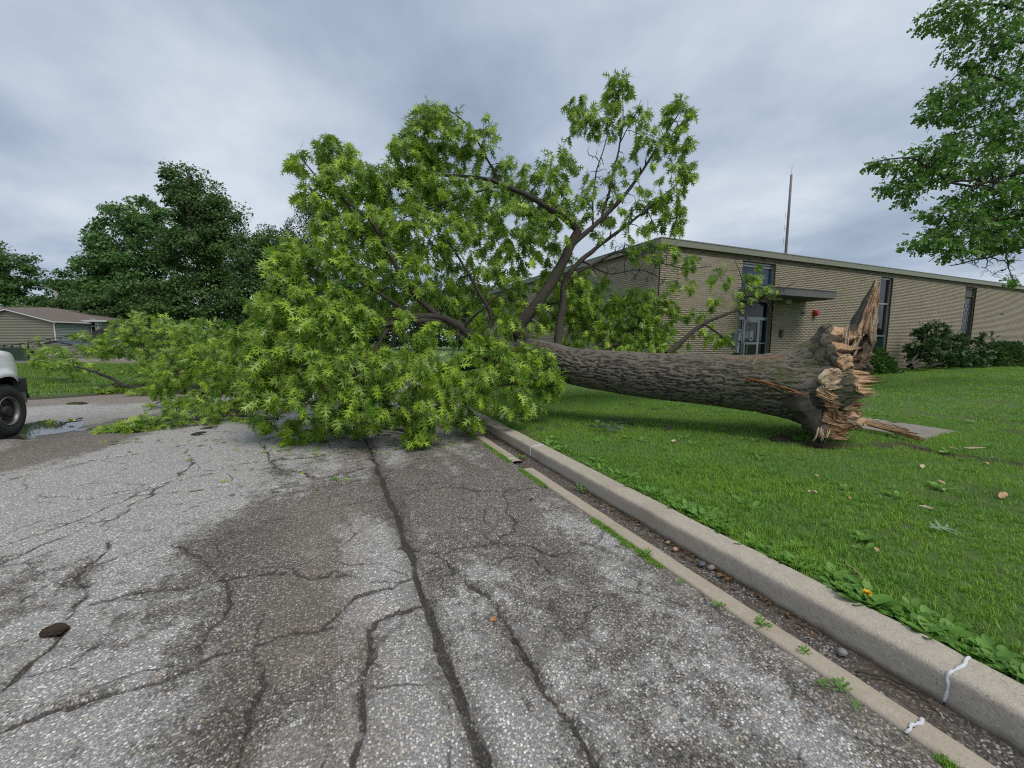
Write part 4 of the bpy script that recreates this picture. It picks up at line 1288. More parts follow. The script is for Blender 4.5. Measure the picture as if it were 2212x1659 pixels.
g0 = G(420, 862)
o, t = fallen('fallen_limb', 'big leafy oak limb lying far left beyond the puddle, near the houses', tuple(g0), 31)
t.limb([(440, 852, 11.4), (400, 846, 11.5), (350, 832, 11.8), (290, 838, 11.9), (240, 818, 12.6), (180, 795, 13.4), (130, 786, 14.2), (85, 768, 14.8)], .075, .012)
t.limb([(420, 850, 11.5), (380, 812, 11.8), (330, 770, 12.0), (285, 738, 12.2), (240, 722, 12.3), (215, 722, 12.3)], .05, .010)
t.limb([(400, 846, 11.5), (370, 780, 12.2), (340, 730, 12.5), (320, 700, 12.6)], .04, .010)
t.limb([(300, 836, 11.9), (340, 815, 12.0), (300, 812, 12.1), (260, 830, 12.1)], .02, .006)
t.limb([(330, 836, 11.9), (300, 862, 11.6), (270, 860, 11.7)], .03, .008)
for b in [(320, 712, 12.4, 60, 34, .7, 5, 52), (440, 722, 11.5, 50, 32, .7, 5, 40), (380, 720, 12.5, 50, 30, .7, 4, 40), (280, 740, 12.3, 40, 35, .6, 4, 36), (370, 770, 12.2, 70, 40, .7, 5, 56), (430, 750, 12.4, 45, 35, .7, 4, 36), (110, 772, 14.4, 48, 24, .5, 4, 36), (150, 793, 13.8, 40, 16, .4, 3, 18), (195, 735, 12.3, 36, 16, .3, 3, 18), (225, 755, 12.2, 30, 18, .3, 2, 12),
          (225, 850, 11.8, 50, 16, .4, 3, 28), (330, 852, 11.6, 50, 16, .5, 4, 20), (330, 795, 12.0, 50, 24, .6, 4, 22), (75, 758, 14.8, 18, 28, .3, 2, 10)]:
    b = (*b[:3], b[3] * 1.08, b[4] * 1.12, *b[5:7], int(b[7] * 1.5))
    t.blob(*b, nl=11, size=.175, droop=.3, gmin=.05)
for b in [(300, 840, 11.9, 100, 20, .4, 30), (350, 760, 12.2, 90, 40, .4, 30), (180, 800, 13.2, 90, 16, .3, 14)]:
    t.bare(*b)
t.finish(M_OAKF)
g0 = G(400, 925)
o, t = fallen('fallen_limb', 'low leafy branch flat on the road right of the puddle', tuple(g0), 33)
t.limb([(600, 905, 7.6), (540, 898, 7.7), (470, 900, 7.6), (400, 906, 7.4), (330, 912, 7.2), (265, 925, 6.95)], .034, .010)
t.limb([(500, 885, 8.2), (430, 860, 8.5), (370, 860, 8.6), (320, 880, 8.6)], .03, .008)
for b in [(280, 926, 6.95, 55, 10, .3, 3, 26), (340, 915, 7.1, 55, 15, .35, 4, 30), (420, 905, 7.4, 60, 20, .35, 4, 32), (400, 880, 8.0, 60, 25, .4, 4, 32), (500, 880, 7.9, 60, 28, .4, 4, 34), (540, 905, 7.6, 40, 14, .3, 2, 14)]:
    t.blob(*b, nl=9, size=.14, droop=.25, gmin=.02)
t.bare(470, 895, 7.7, 80, 18, .3, 30)
t.bare(340, 905, 7.3, 80, 14, .3, 20)
t.finish(M_OAKF)
g0 = G(115, 922)
o, t = fallen('fallen_sprig', 'small oak sprig lying in the rain puddle', tuple(g0), 35)
t.limb([(178, 903, 7.85), (145, 910, 7.55), (118, 922, 7.1)], .012, .006)
t.blob(132, 912, 7.45, 18, 6, .16, 2, 4, nl=4, size=.12, droop=.1, gmin=.012)
t.finish(M_OAKF, LEAF2_V, LEAF2_F)
gb_ = at(2010, 795, 17.5)
o = thing('fallen_limb', 'heap of torn branches leaning on the brick wall by the glass block window', 'branch', (gb_[0], gb_[1], .2), 'torn-off limbs on the ground')
t = Tree(o, M_LIMB, M_TWIG, 37)
t.limb([(1968, 788, 16.6), (2010, 762, 18.0), (2060, 735, 19.0), (2090, 725, 19.3)], .06, .02)
t.limb([(1962, 792, 16.8), (1990, 750, 17.4), (2008, 705, 17.9)], .06, .015)
t.limb([(1970, 795, 16.6), (2040, 785, 18.0), (2110, 775, 19.5)], .05, .015)
for b in [(2010, 718, 17.8, 28, 22, .5, 4, 44), (2000, 755, 17.4, 34, 28, .5, 5, 56), (2045, 765, 18.3, 45, 28, .6, 5, 64), (2090, 770, 19.2, 45, 24, .6, 5, 56), (2050, 735, 18.8, 40, 18, .5, 4, 36), (2125, 762, 19.8, 34, 24, .6, 4, 40), (2160, 785, 20.2, 40, 14, .6, 3, 24), (2130, 735, 20.0, 24, 16, .5, 3, 20)]:
    t.blob(*b, nl=10, size=.20, droop=.5, gmin=.25)
M_DARKLEAF = leaf_mat('shrub_leaf', (.030, .075, .018), (.075, .145, .032), (.08, .13, .05), .3)  # dark green leaf tone for the wall heap and loose shrubs
t.finish(M_DARKLEAF, LEAF2_V, LEAF2_F)

# ------------------------------------------------------------------ standing oak on the right, trunk outside the frame
tb = EYEP + CFH * 10.0 + CR * 17.0
so = thing('standing_oak_tree', 'standing oak whose leafy branches reach in from the right edge', 'tree', (tb[0], tb[1], .15))
t = Tree(so, M_LIMB, M_TWIG, 41)
ptop = np.array([tb[0], tb[1], 13.0])
tw = np.linspace([tb[0], tb[1], .1], ptop, 30)
tw[:, 0] += .15 * np.sin(np.linspace(0, 3, 30))
rw = np.interp(np.linspace(0, 1, 30), [0, .06, .5, 1], [.62, .46, .34, .12])
V, F = tube_np(tw, rw, 28)
Q = V.copy()
V = V + (np.abs(fbm(Q * np.array([9, 9, 2.0]), 3, 5) - .5)[:, None]) * .10 * unit(V - np.repeat(tw, 28, 0))
npmesh('trunk', V, F, M_LIMB, so, smooth=True)
t.pp.append(tw); t.pr.append(rw)
for L in [[(2700, 400, 10), (2420, 330, 9.6), (2212, 372, 9.2), (2080, 400, 9.0), (1980, 345, 8.9), (1890, 350, 8.9)],
          [(2700, 330, 10), (2450, 230, 9.6), (2230, 190, 9.3), (2090, 160, 9.1), (2040, 190, 9.0)],
          [(2700, 200, 10), (2450, 80, 9.6), (2230, 20, 9.3), (2080, 10, 9.1), (2010, 35, 9.0)],
          [(2700, 480, 10), (2420, 450, 9.7), (2230, 460, 9.3), (2080, 490, 9.0), (1985, 525, 8.9)],
          [(2700, 450, 10), (2420, 400, 9.6), (2230, 400, 9.3), (2100, 390, 9.1), (1960, 400, 9.0)],
          [(2700, 520, 10), (2450, 520, 9.8), (2250, 530, 9.5), (2120, 560, 9.3), (2050, 575, 9.2)],
          [(2700, 300, 10), (2450, 150, 9.3), (2230, 90, 9.0), (2130, 100, 8.9)]]:
    t.limb(L, .10, .010, wig=.05)
for b in [(2050, 30, 9.1, 45, 20, .5, 4, 44), (2140, 30, 9.3, 80, 35, .7, 6, 80), (2110, 95, 9.2, 60, 40, .6, 5, 56), (2180, 120, 9.2, 60, 50, .8, 6, 90), (2070, 195, 9.0, 55, 28, .5, 4, 44), (2150, 215, 9.2, 80, 40, .8, 7, 95), (2040, 235, 9.0, 40, 20, .4, 3, 30),
          (2200, 280, 9.3, 60, 40, .8, 6, 80), (2120, 290, 9.2, 60, 30, .6, 5, 56), (2020, 325, 8.95, 45, 26, .4, 4, 44), (1910, 352, 8.9, 32, 9, .2, 3, 16), (1985, 350, 8.9, 40, 22, .3, 3, 24), (2010, 380, 9.0, 45, 22, .4, 4, 36), (1945, 398, 9.0, 35, 14, .3, 3, 22), (1975, 425, 9.0, 24, 10, .2, 2, 9),
          (2110, 350, 9.1, 60, 26, .5, 4, 44), (2180, 380, 9.3, 50, 30, .6, 5, 52), (2120, 420, 9.2, 60, 25, .5, 5, 56), (2190, 450, 9.3, 50, 40, .7, 6, 80), (2060, 455, 9.0, 50, 18, .4, 4, 36), (2090, 490, 9.1, 70, 26, .5, 6, 74), (2010, 520, 8.9, 50, 13, .3, 4, 40), (2150, 520, 9.3, 60, 22, .6, 5, 50), (2205, 480, 9.3, 30, 60, .6, 4, 44), (2060, 540, 9.0, 40, 12, .3, 3, 18), (2195, 595, 9.3, 16, 12, .2, 2, 6),
          (2280, 100, 9.5, 90, 120, 1.0, 8, 80), (2290, 330, 9.5, 90, 120, 1.0, 8, 80), (2300, 500, 9.6, 90, 80, 1.0, 6, 50), (2480, 200, 9.8, 150, 200, 1.5, 12, 60)]:
    t.blob(b[0], b[1], b[2], b[3] * 1.2, b[4] * .8, b[5], b[6] + 1, int(b[7] * 1.3), nl=9, size=.10, droop=.6, lift=-.05, spread=.30)
for b in [(2130, 565, 9.2, 70, 18, .4, 30), (2170, 590, 9.3, 55, 14, .3, 22), (2080, 395, 9.1, 60, 22, .3, 24), (2140, 470, 9.2, 60, 20, .3, 18)]:
    t.bare(*b)
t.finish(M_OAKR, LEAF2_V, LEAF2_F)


# ------------------------------------------------------------------ trees behind the houses
def bgtree(name, label, px, d, crowns, leaf, mat, seed, trunk_r=.3, clump=.9, per=95, dens=1.0, group='trees behind the houses', z0=.5, flat=.55, trunk=True):
    """crowns: (px, py, rx, ry) outlines measured in the survey at depth d."""
    r = np.random.default_rng(seed)
    b = at(px, 734, d); b[2] = z0
    o = thing(name, label, 'tree', tuple(b), group)
    P_, D_, N_, S_, C_ = [], [], [], [], []
    m = MB()
    topz = max(at(px, c[1] - c[3] * .3, d)[2] for c in crowns)
    tl = np.array([b, b + [.1, .1, (topz - z0) * .4], [b[0] + r.uniform(-.4, .4), b[1], z0 + (topz - z0) * .75], [b[0], b[1], topz]])
    tl = smooth_line(tl, 14)
    m.tube(tl, np.linspace(trunk_r, trunk_r * .15, 14) * np.concatenate([[1.5, 1.15], np.ones(12)]), 9)
    m.build('trunk', M_LIMB, o, True)
    lm = MB()
    for (cx, cy, rx, ry) in crowns:
        c = at(cx, cy, d)
        sx, sy = rx * d / FPX, ry * d / FPX
        sd_ = .8 * (sx + sy) / 2
        area = sx * sy
        nc = max(6, int(dens * 5.4 * (sx * sy + sx * sd_ + sy * sd_) / 3 / (clump * clump)))
        for q in range(nc):
            v = unit(r.normal(size=3))
            if v[2] > .3 and r.uniform() < .5:
                v[2] *= -1
            rho = r.uniform(.40, 1.0) ** .7 * (1 + .16 * (r.uniform() - .5))
            cc = c + CR * v[0] * sx * rho + np.array([0, 0, 1.0]) * v[1] * sy * rho + CFH * v[2] * sd_ * rho
            if q % 4 == 0:
                j = int(np.clip(np.argmin(np.linalg.norm(tl - (cc - [0, 0, .25 * (cc[2] - z0)]), axis=1)), 2, 13))
                pth = np.array([tl[j], (tl[j] + cc) / 2 + [0, 0, -.04 * np.linalg.norm(cc - tl[j])], cc])
                lm.tube(smooth_line(pth, 7), np.linspace(trunk_r * .28, .02, 7), 5, cap=False)
            n = int(1.5 * per * r.uniform(.6, 1.3))
            cl_ = clump * r.uniform(.7, 1.3)
            e = unit(r.normal(size=(n, 3))) * (r.uniform(0, 1, (n, 1)) ** .45) * .95 * cl_
            e[:, 2] *= flat
            pts = cc + e
            out = unit(pts - c)
            N_.append(unit(np.array([0, 0, .9]) + out * .7 + r.normal(0, .5, (n, 3))))
            D_.append(unit(r.normal(size=(n, 3)) * .8 + out * .6 + np.array([0, 0, -.5])))
            P_.append(pts); S_.append(leaf * .92 * r.uniform(.6, 1.3, n)); C_.append(np.clip(np.full(n, r.uniform(.2, .8)) + r.normal(0, .2, n), 0, 1))
    if lm.V:
        lm.build('limbs', M_LIMB, o, True)
    P_ = np.concatenate(P_); ok = P_[:, 2] > z0 + .05
    R_ = leaf_frames(np.concatenate(D_)[ok], np.concatenate(N_)[ok])
    V, F = leaf_arrays(P_[ok], R_, np.concatenate(S_)[ok], QUAD_V, QUAD_F)
    cr = npmesh('crown', V, F, mat, o, attrs={'rnd': np.repeat(np.concatenate(C_)[ok], 4)})
    cr['kind'] = 'stuff'
    print(name, len(P_))
    return o


M_BG1 = leaf_mat('maple_leaf', (.06, .15, .04), (.165, .305, .085), (.17, .26, .13), .28)
M_BG2 = leaf_mat('dark_tree_leaf', (.055, .11, .03), (.135, .23, .062), (.09, .15, .06), .3)
M_BG3 = leaf_mat('round_tree_leaf', (.042, .11, .026), (.10, .195, .045), (.10, .17, .06), .3)
M_BG4 = leaf_mat('grey_tree_leaf', (.065, .10, .05), (.13, .17, .08), (.13, .17, .10), .3)
bgtree('round_tree', 'round dark green tree at the far left edge behind the ranch house', 35, 160, [(10, 602, 84, 76), (-70, 590, 90, 80), (72, 645, 45, 45)], 1.05, M_BG3, 51, .7, 4.0, 90, 1.0)
bgtree('broad_tree', 'broad-leaved tree with layered dark crown behind the utility pole', 290, 55, [(290, 470, 60, 45), (235, 510, 48, 42), (215, 600, 45, 50), (290, 640, 80, 50), (350, 500, 70, 55), (270, 570, 75, 55), (350, 590, 80, 60), (225, 560, 35, 40)], .46, M_BG1, 52, .4, 1.4, 85, .9)
bgtree('tall_tree', 'tallest pointed tree in the background, right of the broad-leaved one', 440, 50, [(385, 385, 26, 28), (400, 405, 45, 38), (430, 440, 60, 45), (470, 480, 62, 60), (430, 530, 80, 70), (490, 560, 55, 70), (440, 640, 95, 70)], .34, M_BG2, 53, .35, 1.1, 100, .95, flat=.9)
bgtree('low_tree', 'low pale-topped tree between the round tree and the broad one', 160, 160, [(160, 616, 40, 32), (140, 652, 55, 40), (210, 640, 50, 45)], 1.05, M_BG3, 54, .5, 3.8, 80)
bgtree('thicket_tree', 'bushy dark tree filling the gap under the tall tree', 330, 48, [(300, 650, 70, 50), (360, 670, 70, 45), (240, 670, 60, 38)], .34, M_BG2, 55, .2, 1.1, 90)
bgtree('thicket_tree', 'dark bushy tree directly left of the fallen crown', 540, 46, [(550, 560, 50, 55), (600, 560, 50, 50), (540, 640, 60, 60), (590, 620, 50, 70), (500, 680, 60, 40)], .34, M_BG2, 56, .25, 1.1, 90)
bgtree('lacy_tree', 'thin grey-green tree whose lacy top shows left of the fallen crown', 690, 52, [(675, 440, 32, 28), (700, 470, 45, 35), (650, 490, 34, 30), (720, 530, 60, 45), (640, 560, 55, 40), (690, 610, 80, 60)], .26, M_BG4, 57, .25, .9, 60, .55, flat=.9)
bgtree('lacy_tree', 'grey-green tree top between the tall tree and the fallen crown', 600, 56, [(600, 520, 45, 30), (575, 560, 50, 40), (640, 540, 40, 40), (610, 610, 70, 60)], .3, M_BG4, 62, .25, 1.0, 70, .7, flat=.9)
bgtree('round_bush', 'low yew-like bush behind the ranch house roof', 150, 50, [(150, 665, 42, 22), (120, 670, 30, 18)], .26, M_BG3, 58, .1, .8, 80)
bgtree('thicket_tree', 'dark trees hidden behind the middle of the fallen crown', 850, 55, [(820, 640, 90, 80), (920, 660, 90, 60), (740, 650, 70, 70)], .4, M_BG2, 59, .25, 1.4, 80)
bgtree('thicket_tree', 'dark tree seen through twigs left of the brick building', 1080, 52, [(1040, 670, 80, 60), (1120, 680, 70, 50)], .4, M_BG2, 60, .25, 1.3, 80)
bgtree('low_tree', 'dark hedge-like tree behind the small far house', 250, 66, [(215, 660, 60, 40), (290, 660, 60, 45)], .42, M_BG2, 61, .2, 1.5, 80)

for i, (px_, d_, cr_, lb) in enumerate([(60, 75, [(40, 705, 70, 45), (110, 705, 60, 42)], 'dark tree line behind the ranch house, left stretch'), (200, 75, [(180, 705, 70, 45), (250, 705, 60, 42)], 'dark tree line behind the far houses'), (400, 70, [(340, 710, 70, 40), (430, 710, 70, 44)], 'dark underbrush below the tall tree'), (560, 66, [(520, 710, 60, 44), (600, 700, 70, 54)], 'dark underbrush left of the fallen crown'), (780, 72, [(700, 702, 90, 54), (830, 702, 100, 54)], 'dark underbrush glimpsed through the fallen crown'), (1010, 72, [(960, 704, 95, 50), (1080, 704, 95, 50)], 'dark underbrush glimpsed left of the main limb')]):
    bgtree('thicket', lb, px_, d_, cr_, .5, M_BG2, 80 + i, .15, 1.7, 80, 1.2)


# ------------------------------------------------------------------ shrubs along the building
def shrub(name, label, c, rad3, n, leaf, mat, seed, group='shrubs along the brick wall'):
    r = np.random.default_rng(seed)
    o = thing(name, label, 'shrub', (c[0], c[1], .2), group)
    m = MB()
    for q in range(9):
        a = r.uniform(0, 6.28)
        e = np.array([c[0] + math.cos(a) * rad3[0] * .7, c[1] + math.sin(a) * rad3[1] * .7, .2 + rad3[2] * r.uniform(.8, 1.6)])
        m.tube(smooth_line(np.array([[c[0], c[1], .15], [(c[0] + e[0]) / 2, (c[1] + e[1]) / 2, .2 + rad3[2] * .5], e]), 6), np.linspace(.02, .006, 6), 5, cap=False)
    m.build('stems', M_LIMB, o, True)
    v = unit(r.normal(size=(n, 3))); v[:, 2] = np.abs(v[:, 2]) * 1.0 - .12 * r.uniform(0, 1, n)
    lum = .8 + .4 * fbm(v * 2.3 + seed, 3, seed)
    P = np.array([c[0], c[1], .22]) + v * np.array(rad3) * (r.uniform(.6, 1.03, n) * lum)[:, None] * np.array([1, 1, 1.6])
    P[:, 2] = np.maximum(P[:, 2], .24)
    D = unit(v + r.normal(0, .6, (n, 3)) + [0, 0, .25]); N = unit(v + r.normal(0, .5, (n, 3)) + [0, 0, .5])
    V, F = leaf_arrays(P, leaf_frames(D, N), leaf * r.uniform(.6, 1.3, n), QUAD_V * np.array([.8, 1, 1]), QUAD_F)
    cr = npmesh('foliage', V, F, mat, o, attrs={'rnd': np.repeat(r.uniform(0, 1, n), 4)})
    cr['kind'] = 'stuff'


M_YEW = leaf_mat('yew_leaf', (.028, .085, .012), (.075, .175, .022), (.05, .11, .03), .3)
shrub('yew_shrub', 'low green yew shrub behind the torn spire, under the tall window', (19.6, 8.95), (1.5, .75, .62), 5200, .13, M_YEW, 71)
shrub('yew_shrub', 'dark yew shrub against the wall just left of the tall window', (16.9, 9.1), (1.4, .6, .52), 4200, .12, M_YEW, 72)
shrub('yew_shrub', 'bright green clipped shrub in front of the entrance door', (12.0, 9.15), (1.25, .55, .50), 4200, .11, M_YEW, 73)
shrub('yew_shrub', 'shrub between entrance and brick corner, mostly behind oak leaves', (10.5, 9.3), (.8, .5, .5), 2200, .11, M_YEW, 74)
shrub('leafy_shrub', 'loose dark shrub right of the glass block window', (33.6, 9.1), (1.6, .7, .75), 4200, .2, M_DARKLEAF, 75)
shrub('leafy_shrub', 'low dark shrub near the right end of the brick wall', (36.6, 9.1), (1.2, .6, .5), 2600, .2, M_DARKLEAF, 76)

# ================================================================== brick building
k = NT('tan_brick')
r = k.attr('rnd')
ps = k.pos()
c = k.mix(r, (.315, .27, .20), (.40, .348, .265))
c = k.mix(k.rng(k.noise(ps, .5, 4), .4, .7, 0, .35), c, (.28, .23, .165))
c = k.mix(k.math('MULTIPLY', k.rng(k.noise(ps, 30, 4), .5, .8), .35), c, (.17, .13, .09))
k.p(Base_Color=c, Roughness=.88)
k.bump(k.noise(ps, 90, 4), .3, .004)
M_BRICK = k.m
M_MORTAR = plain('dark_mortar', (.275, .237, .18), .95, 0, .2, 6)
M_FASCIA = plain('fascia_metal', (.25, .255, .205), .5, 0, .06, 1.2)
k = NT('stained_lintel_stone')
ps = k.pos()
c = k.mix(k.noise(ps, 1.4, 6, .65), (.27, .225, .165), (.17, .14, .11))
c = k.mix(k.rng(k.noise(k.map(ps, (1.2, 1, 9)), 1.5, 5), .5, .62, 0, .8), c, (.085, .075, .068))
k.p(Base_Color=c, Roughness=.9)
M_STONE = k.m
M_ALU = plain('aluminium_frame', (.36, .38, .39), .38, .55, .08, 4)
M_DARKF = plain('dark_bronze_frame', (.10, .10, .095), .45, .3, .1, 4)
M_INT = plain('dark_interior', (.012, .013, .015), .9)
M_CANOPY = plain('canopy_metal', (.165, .160, .155), .55, .1, .12, 1.5)
M_SOFFIT = plain('canopy_soffit', (.10, .085, .07), .8, 0, .2, 2)
M_RED = plain('red_enamel', (.42, .03, .02), .35, 0, .05, 8)
M_BLACK = plain('black_plastic', (.018, .017, .017), .5, 0, .2, 8)
M_ROOF = plain('roof_membrane', (.12, .12, .12), .9)


def glass_mat(name, tint, rough=.04, spec=.55, wav=.02):
    k = NT(name)
    k.p(Base_Color=tint, Roughness=rough, IOR=1.5)
    k.b.inputs['Specular IOR Level'].default_value = spec
    k.bump(k.noise(k.pos(), 1.3, 2), wav, .05)
    return k.m


M_GBLUE = glass_mat('blue_tinted_glass', (.012, .040, .095), .08, .35)
M_GDARK = glass_mat('dark_glass', (.008, .011, .013), .03, .45)
M_GTEAL = glass_mat('dark_teal_glass', (.012, .03, .035), .03, .4)
k = NT('glass_block')
k.p(Base_Color=k.mix(k.noise(k.pos(), 3, 3), (.02, .024, .03), (.045, .05, .058)), Roughness=.12)
k.bump(k.noise(k.pos(), 25, 2), .3, .02)
M_GBLK = k.m

X0, YW, ZT, ZG = 9.45, 9.90, 4.32, .12
XE, YE = 41.0, 26.0
bld = thing('brick_building', 'long tan brick building with flat roof and canopied glass entrance', 'building', (X0, YW, .2))
m = MB()
OPEN = [(13.2, 15.0), (22.10, 23.12), (30.2, 31.5)]
segs, x = [], X0 + .0035
for a, b in OPEN + [(XE, XE)]:
    segs.append((x, a)); x = b
wall = MB()
for a, b in segs:
    wall.box(a, b, YW + .0035, YW + .30, ZG, ZT)
for a, b, z0, z1 in [(22.10, 23.12, ZG, 1.0), (30.2, 31.5, ZG, .9)]:
    wall.box(a, b, YW + .0045, YW + .28, ZG, z1)
wall = wall.build('wall', M_MORTAR, bld)
lw = MB()
LWIN = [(13.95, 15.2)]
lw.box(X0 + .0035, X0 + .30, YW + .302, 13.95, ZG, ZT)
lw.box(X0 + .0035, X0 + .30, 15.2, YE, ZG, ZT)
lw.box(X0 + .0045, X0 + .29, 13.95, 15.2, ZG, 2.0)
lwall = lw.build('wall', M_MORTAR, bld)
m = MB(); m.box(XE - .3, XE, YW + .31, YE, ZG, ZT); m.build('wall', M_MORTAR, bld)
lwall['label'] = 'side wall of tan brick facing the fallen tree'

# bricks, each its own box: running bond
CH, JT, BL = .0677, .011, .298
BR = []          # x0,x1,y0,y1,z0,z1, side
r = np.random.default_rng(3)
nrow = int((ZT - ZG) / CH)
for iz in range(nrow):
    z0 = ZG + iz * CH + JT
    z1 = ZG + (iz + 1) * CH
    off = (iz % 2) * BL / 2
    for (a, b) in segs:
        x = a - off
        while x < b:
            xa, xb = max(a, x), min(b, x + BL - JT)
            if xb - xa > .03:
                BR.append((xa, xb, YW + r.uniform(-.0012, .0012), YW + .05, z0, z1, 0))
            x += BL
    for (a, b, zt) in ((22.10, 23.12, 1.0), (30.2, 31.5, .9)):
        if z1 <= zt:
            x = a - off
            while x < b:
                xa, xb = max(a, x), min(b, x + BL - JT)
                if xb - xa > .03:
                    BR.append((xa, xb, YW + r.uniform(-.0012, .0012), YW + .05, z0, z1, 0))
                x += BL
    for (a, b, zt) in ((YW + .055, 13.95, 9), (15.2, YE, 9), (13.95, 15.2, 2.0)):
        if z1 > zt:
            continue
        y = a - off
        while y < b:
            ya, yb = max(a, y), min(b, y + BL - JT)
            if yb - ya > .03:
                xx_ = X0 + r.uniform(-.0012, .0012)
                BR.append((xx_, X0 + .05, ya, yb, z0, z1, 1))
            y += BL
BR = np.array(BR)
cen = np.column_stack([(BR[:, 0] + BR[:, 1]) / 2, (BR[:, 2] + BR[:, 3]) / 2, (BR[:, 4] + BR[:, 5]) / 2])
full = np.where(BR[:, 6] == 0, BR[:, 1] - BR[:, 0], BR[:, 3] - BR[:, 2]) > BL - JT - .004
cand = np.where((BR[:, 6] == 0) & full & (cen[:, 2] > 2.55) & (cen[:, 0] > 10.3) & (cen[:, 0] < 13.1))[0]
pick = cand[np.argsort(np.linalg.norm(cen[cand] - EYEP, axis=1))][:290]
single = np.zeros(len(BR), bool); single[pick] = True


def boxes_np(B):
    x0, x1, y0, y1, z0, z1 = [B[:, i] for i in range(6)]
    V = np.stack([np.stack(p, -1) for p in [(x0, y0, z0), (x1, y0, z0), (x0, y1, z0), (x1, y1, z0), (x0, y0, z1), (x1, y0, z1), (x0, y1, z1), (x1, y1, z1)]], 1).reshape(-1, 3)
    f = np.array([(0, 2, 3, 1), (4, 5, 7, 6), (0, 1, 5, 4), (0, 4, 6, 2), (1, 3, 7, 5)])
    F = (np.arange(len(B))[:, None, None] * 8 + f[None]).reshape(-1, 4)
    return V, F


for side, wobj in ((0, wall), (1, lwall)):
    B = BR[(BR[:, 6] == side) & ~single]
    V, F = boxes_np(B)
    o = npmesh('brickwork', V, F, M_BRICK, wobj, attrs={'rnd': np.repeat(r.uniform(0, 1, len(B)), 8)})
    o['kind'] = 'stuff'
L_ = BL - JT
bmeshes = []
for i in range(6):
    V, F = boxes_np(np.array([[-L_ / 2, L_ / 2, 0, .05, -(CH - JT) / 2, (CH - JT) / 2]]))
    me = bpy.data.meshes.new('brick')
    me.from_pydata([tuple(v_) for v_ in V], [], [tuple(int(q) for q in f) for f in F])
    a = me.attributes.new('rnd', 'FLOAT', 'POINT'); a.data.foreach_set('value', np.full(8, (i + .5) / 6, np.float32))
    me.materials.append(M_BRICK); me.update()
    bmeshes.append(me)
for j in pick:
    o = bpy.data.objects.new('brick', bmeshes[r.integers(6)])
    o.parent = wall
    o.location = Vector(tuple(np.array([cen[j, 0], BR[j, 2], cen[j, 2]]) - ORG[bld.name]))
    COL.objects.link(o)

# stone band, fascia, roof
m = MB()
m.box(X0 + .03, XE - .03, YW + .02, YW + .32, ZT + .001, 4.52)
m.box(X0 + .03, X0 + .33, YW + .321, YE, ZT + .001, 4.52)
m.build('stone_band', M_STONE, bld)
m = MB()
OV = .10
m.box(X0 - OV, XE + OV, YW - OV, YW - OV + .05, 4.50, 4.685)
m.box(X0 - OV, X0 - OV + .05, YW - OV + .051, YE + OV, 4.50, 4.685)
m.box(XE + OV - .05, XE + OV, YW - OV + .051, YE + OV, 4.50, 4.685)
m.box(X0 - OV - .012, XE + OV + .012, YW - OV - .012, YW - OV + .08, 4.686, 4.715)
m.box(X0 - OV - .012, X0 - OV + .08, YW - OV + .081, YE + OV, 4.686, 4.715)
m.build('fascia', M_FASCIA, bld)
m = MB()
m.box(X0 - OV + .052, XE + OV - .052, YW - OV + .052, YE, 4.521, 4.62)
m.build('roof', M_ROOF, bld)

# interior behind the glass
m = MB()
m.box(X0 + .31, XE - .31, YW + 2.2, YW + 2.25, .1, 4.5)
m.build('inner_wall', M_INT, bld)


def frame(parent, x0, x1, z0, z1, w, y, dpt, mat, bars_z=(), bars_x=(), name='frame'):
    mm = MB()
    mm.box(x0, x0 + w, y, y + dpt, z0, z1)
    mm.box(x1 - w, x1, y, y + dpt, z0, z1)
    mm.box(x0 + w, x1 - w, y + .001, y + dpt - .001, z0, z0 + w)
    mm.box(x0 + w, x1 - w, y + .001, y + dpt - .001, z1 - w, z1)
    for q in bars_z:
        mm.box(x0 + w, x1 - w, y + .001, y + dpt - .001, q - w / 2, q + w / 2)
    for q in bars_x:
        mm.box(q - w / 2, q + w / 2, y + .002, y + dpt - .002, z0 + w, z1 - w)
    return mm.build(name, mat, parent)


def pane(parent, x0, x1, z0, z1, y, mat):
    mm = MB(); mm.box(x0, x1, y, y + .012, z0, z1)
    return mm.build('pane', mat, parent)


# upper entrance window
win = frame(bld, 13.2, 15.0, 3.27, 4.30, .05, YW + .10, .08, M_ALU, (4.18,), (), 'window')
pane(win, 13.25, 14.95, 4.205, 4.25, YW + .135, M_GDARK)
pane(win, 13.25, 14.95, 3.32, 4.155, YW + .135, M_GBLUE)
m = MB(); m.box(13.2, 15.0, YW + .20, YW + .26, 3.0, 3.269); m.build('spandrel', M_CANOPY, bld)
# canopy, its lamp and soffit
m = MB()
m.box(13.12, 16.97, YW - 1.02, YW + .0, 3.06, 3.30)
m.box(13.10, 16.99, YW - 1.04, YW - .001, 3.301, 3.33)
can = m.build('canopy', M_CANOPY, bld)
m = MB(); m.box(13.2, 16.9, YW - .95, YW - .05, 3.035, 3.058); m.build('soffit', M_SOFFIT, can)
M_LAMPG = plain('lamp_diffuser', (.42, .38, .28), .5)
m = MB(); m.box(14.0, 14.55, YW - .62, YW - .40, 2.95, 3.034); m.build('canopy_lamp', M_LAMPG, can)
m = MB(); m.box(15.25, 15.55, YW - .30, YW - .02, 2.88, 3.034); m.build('floodlight', M_LAMPG, can)
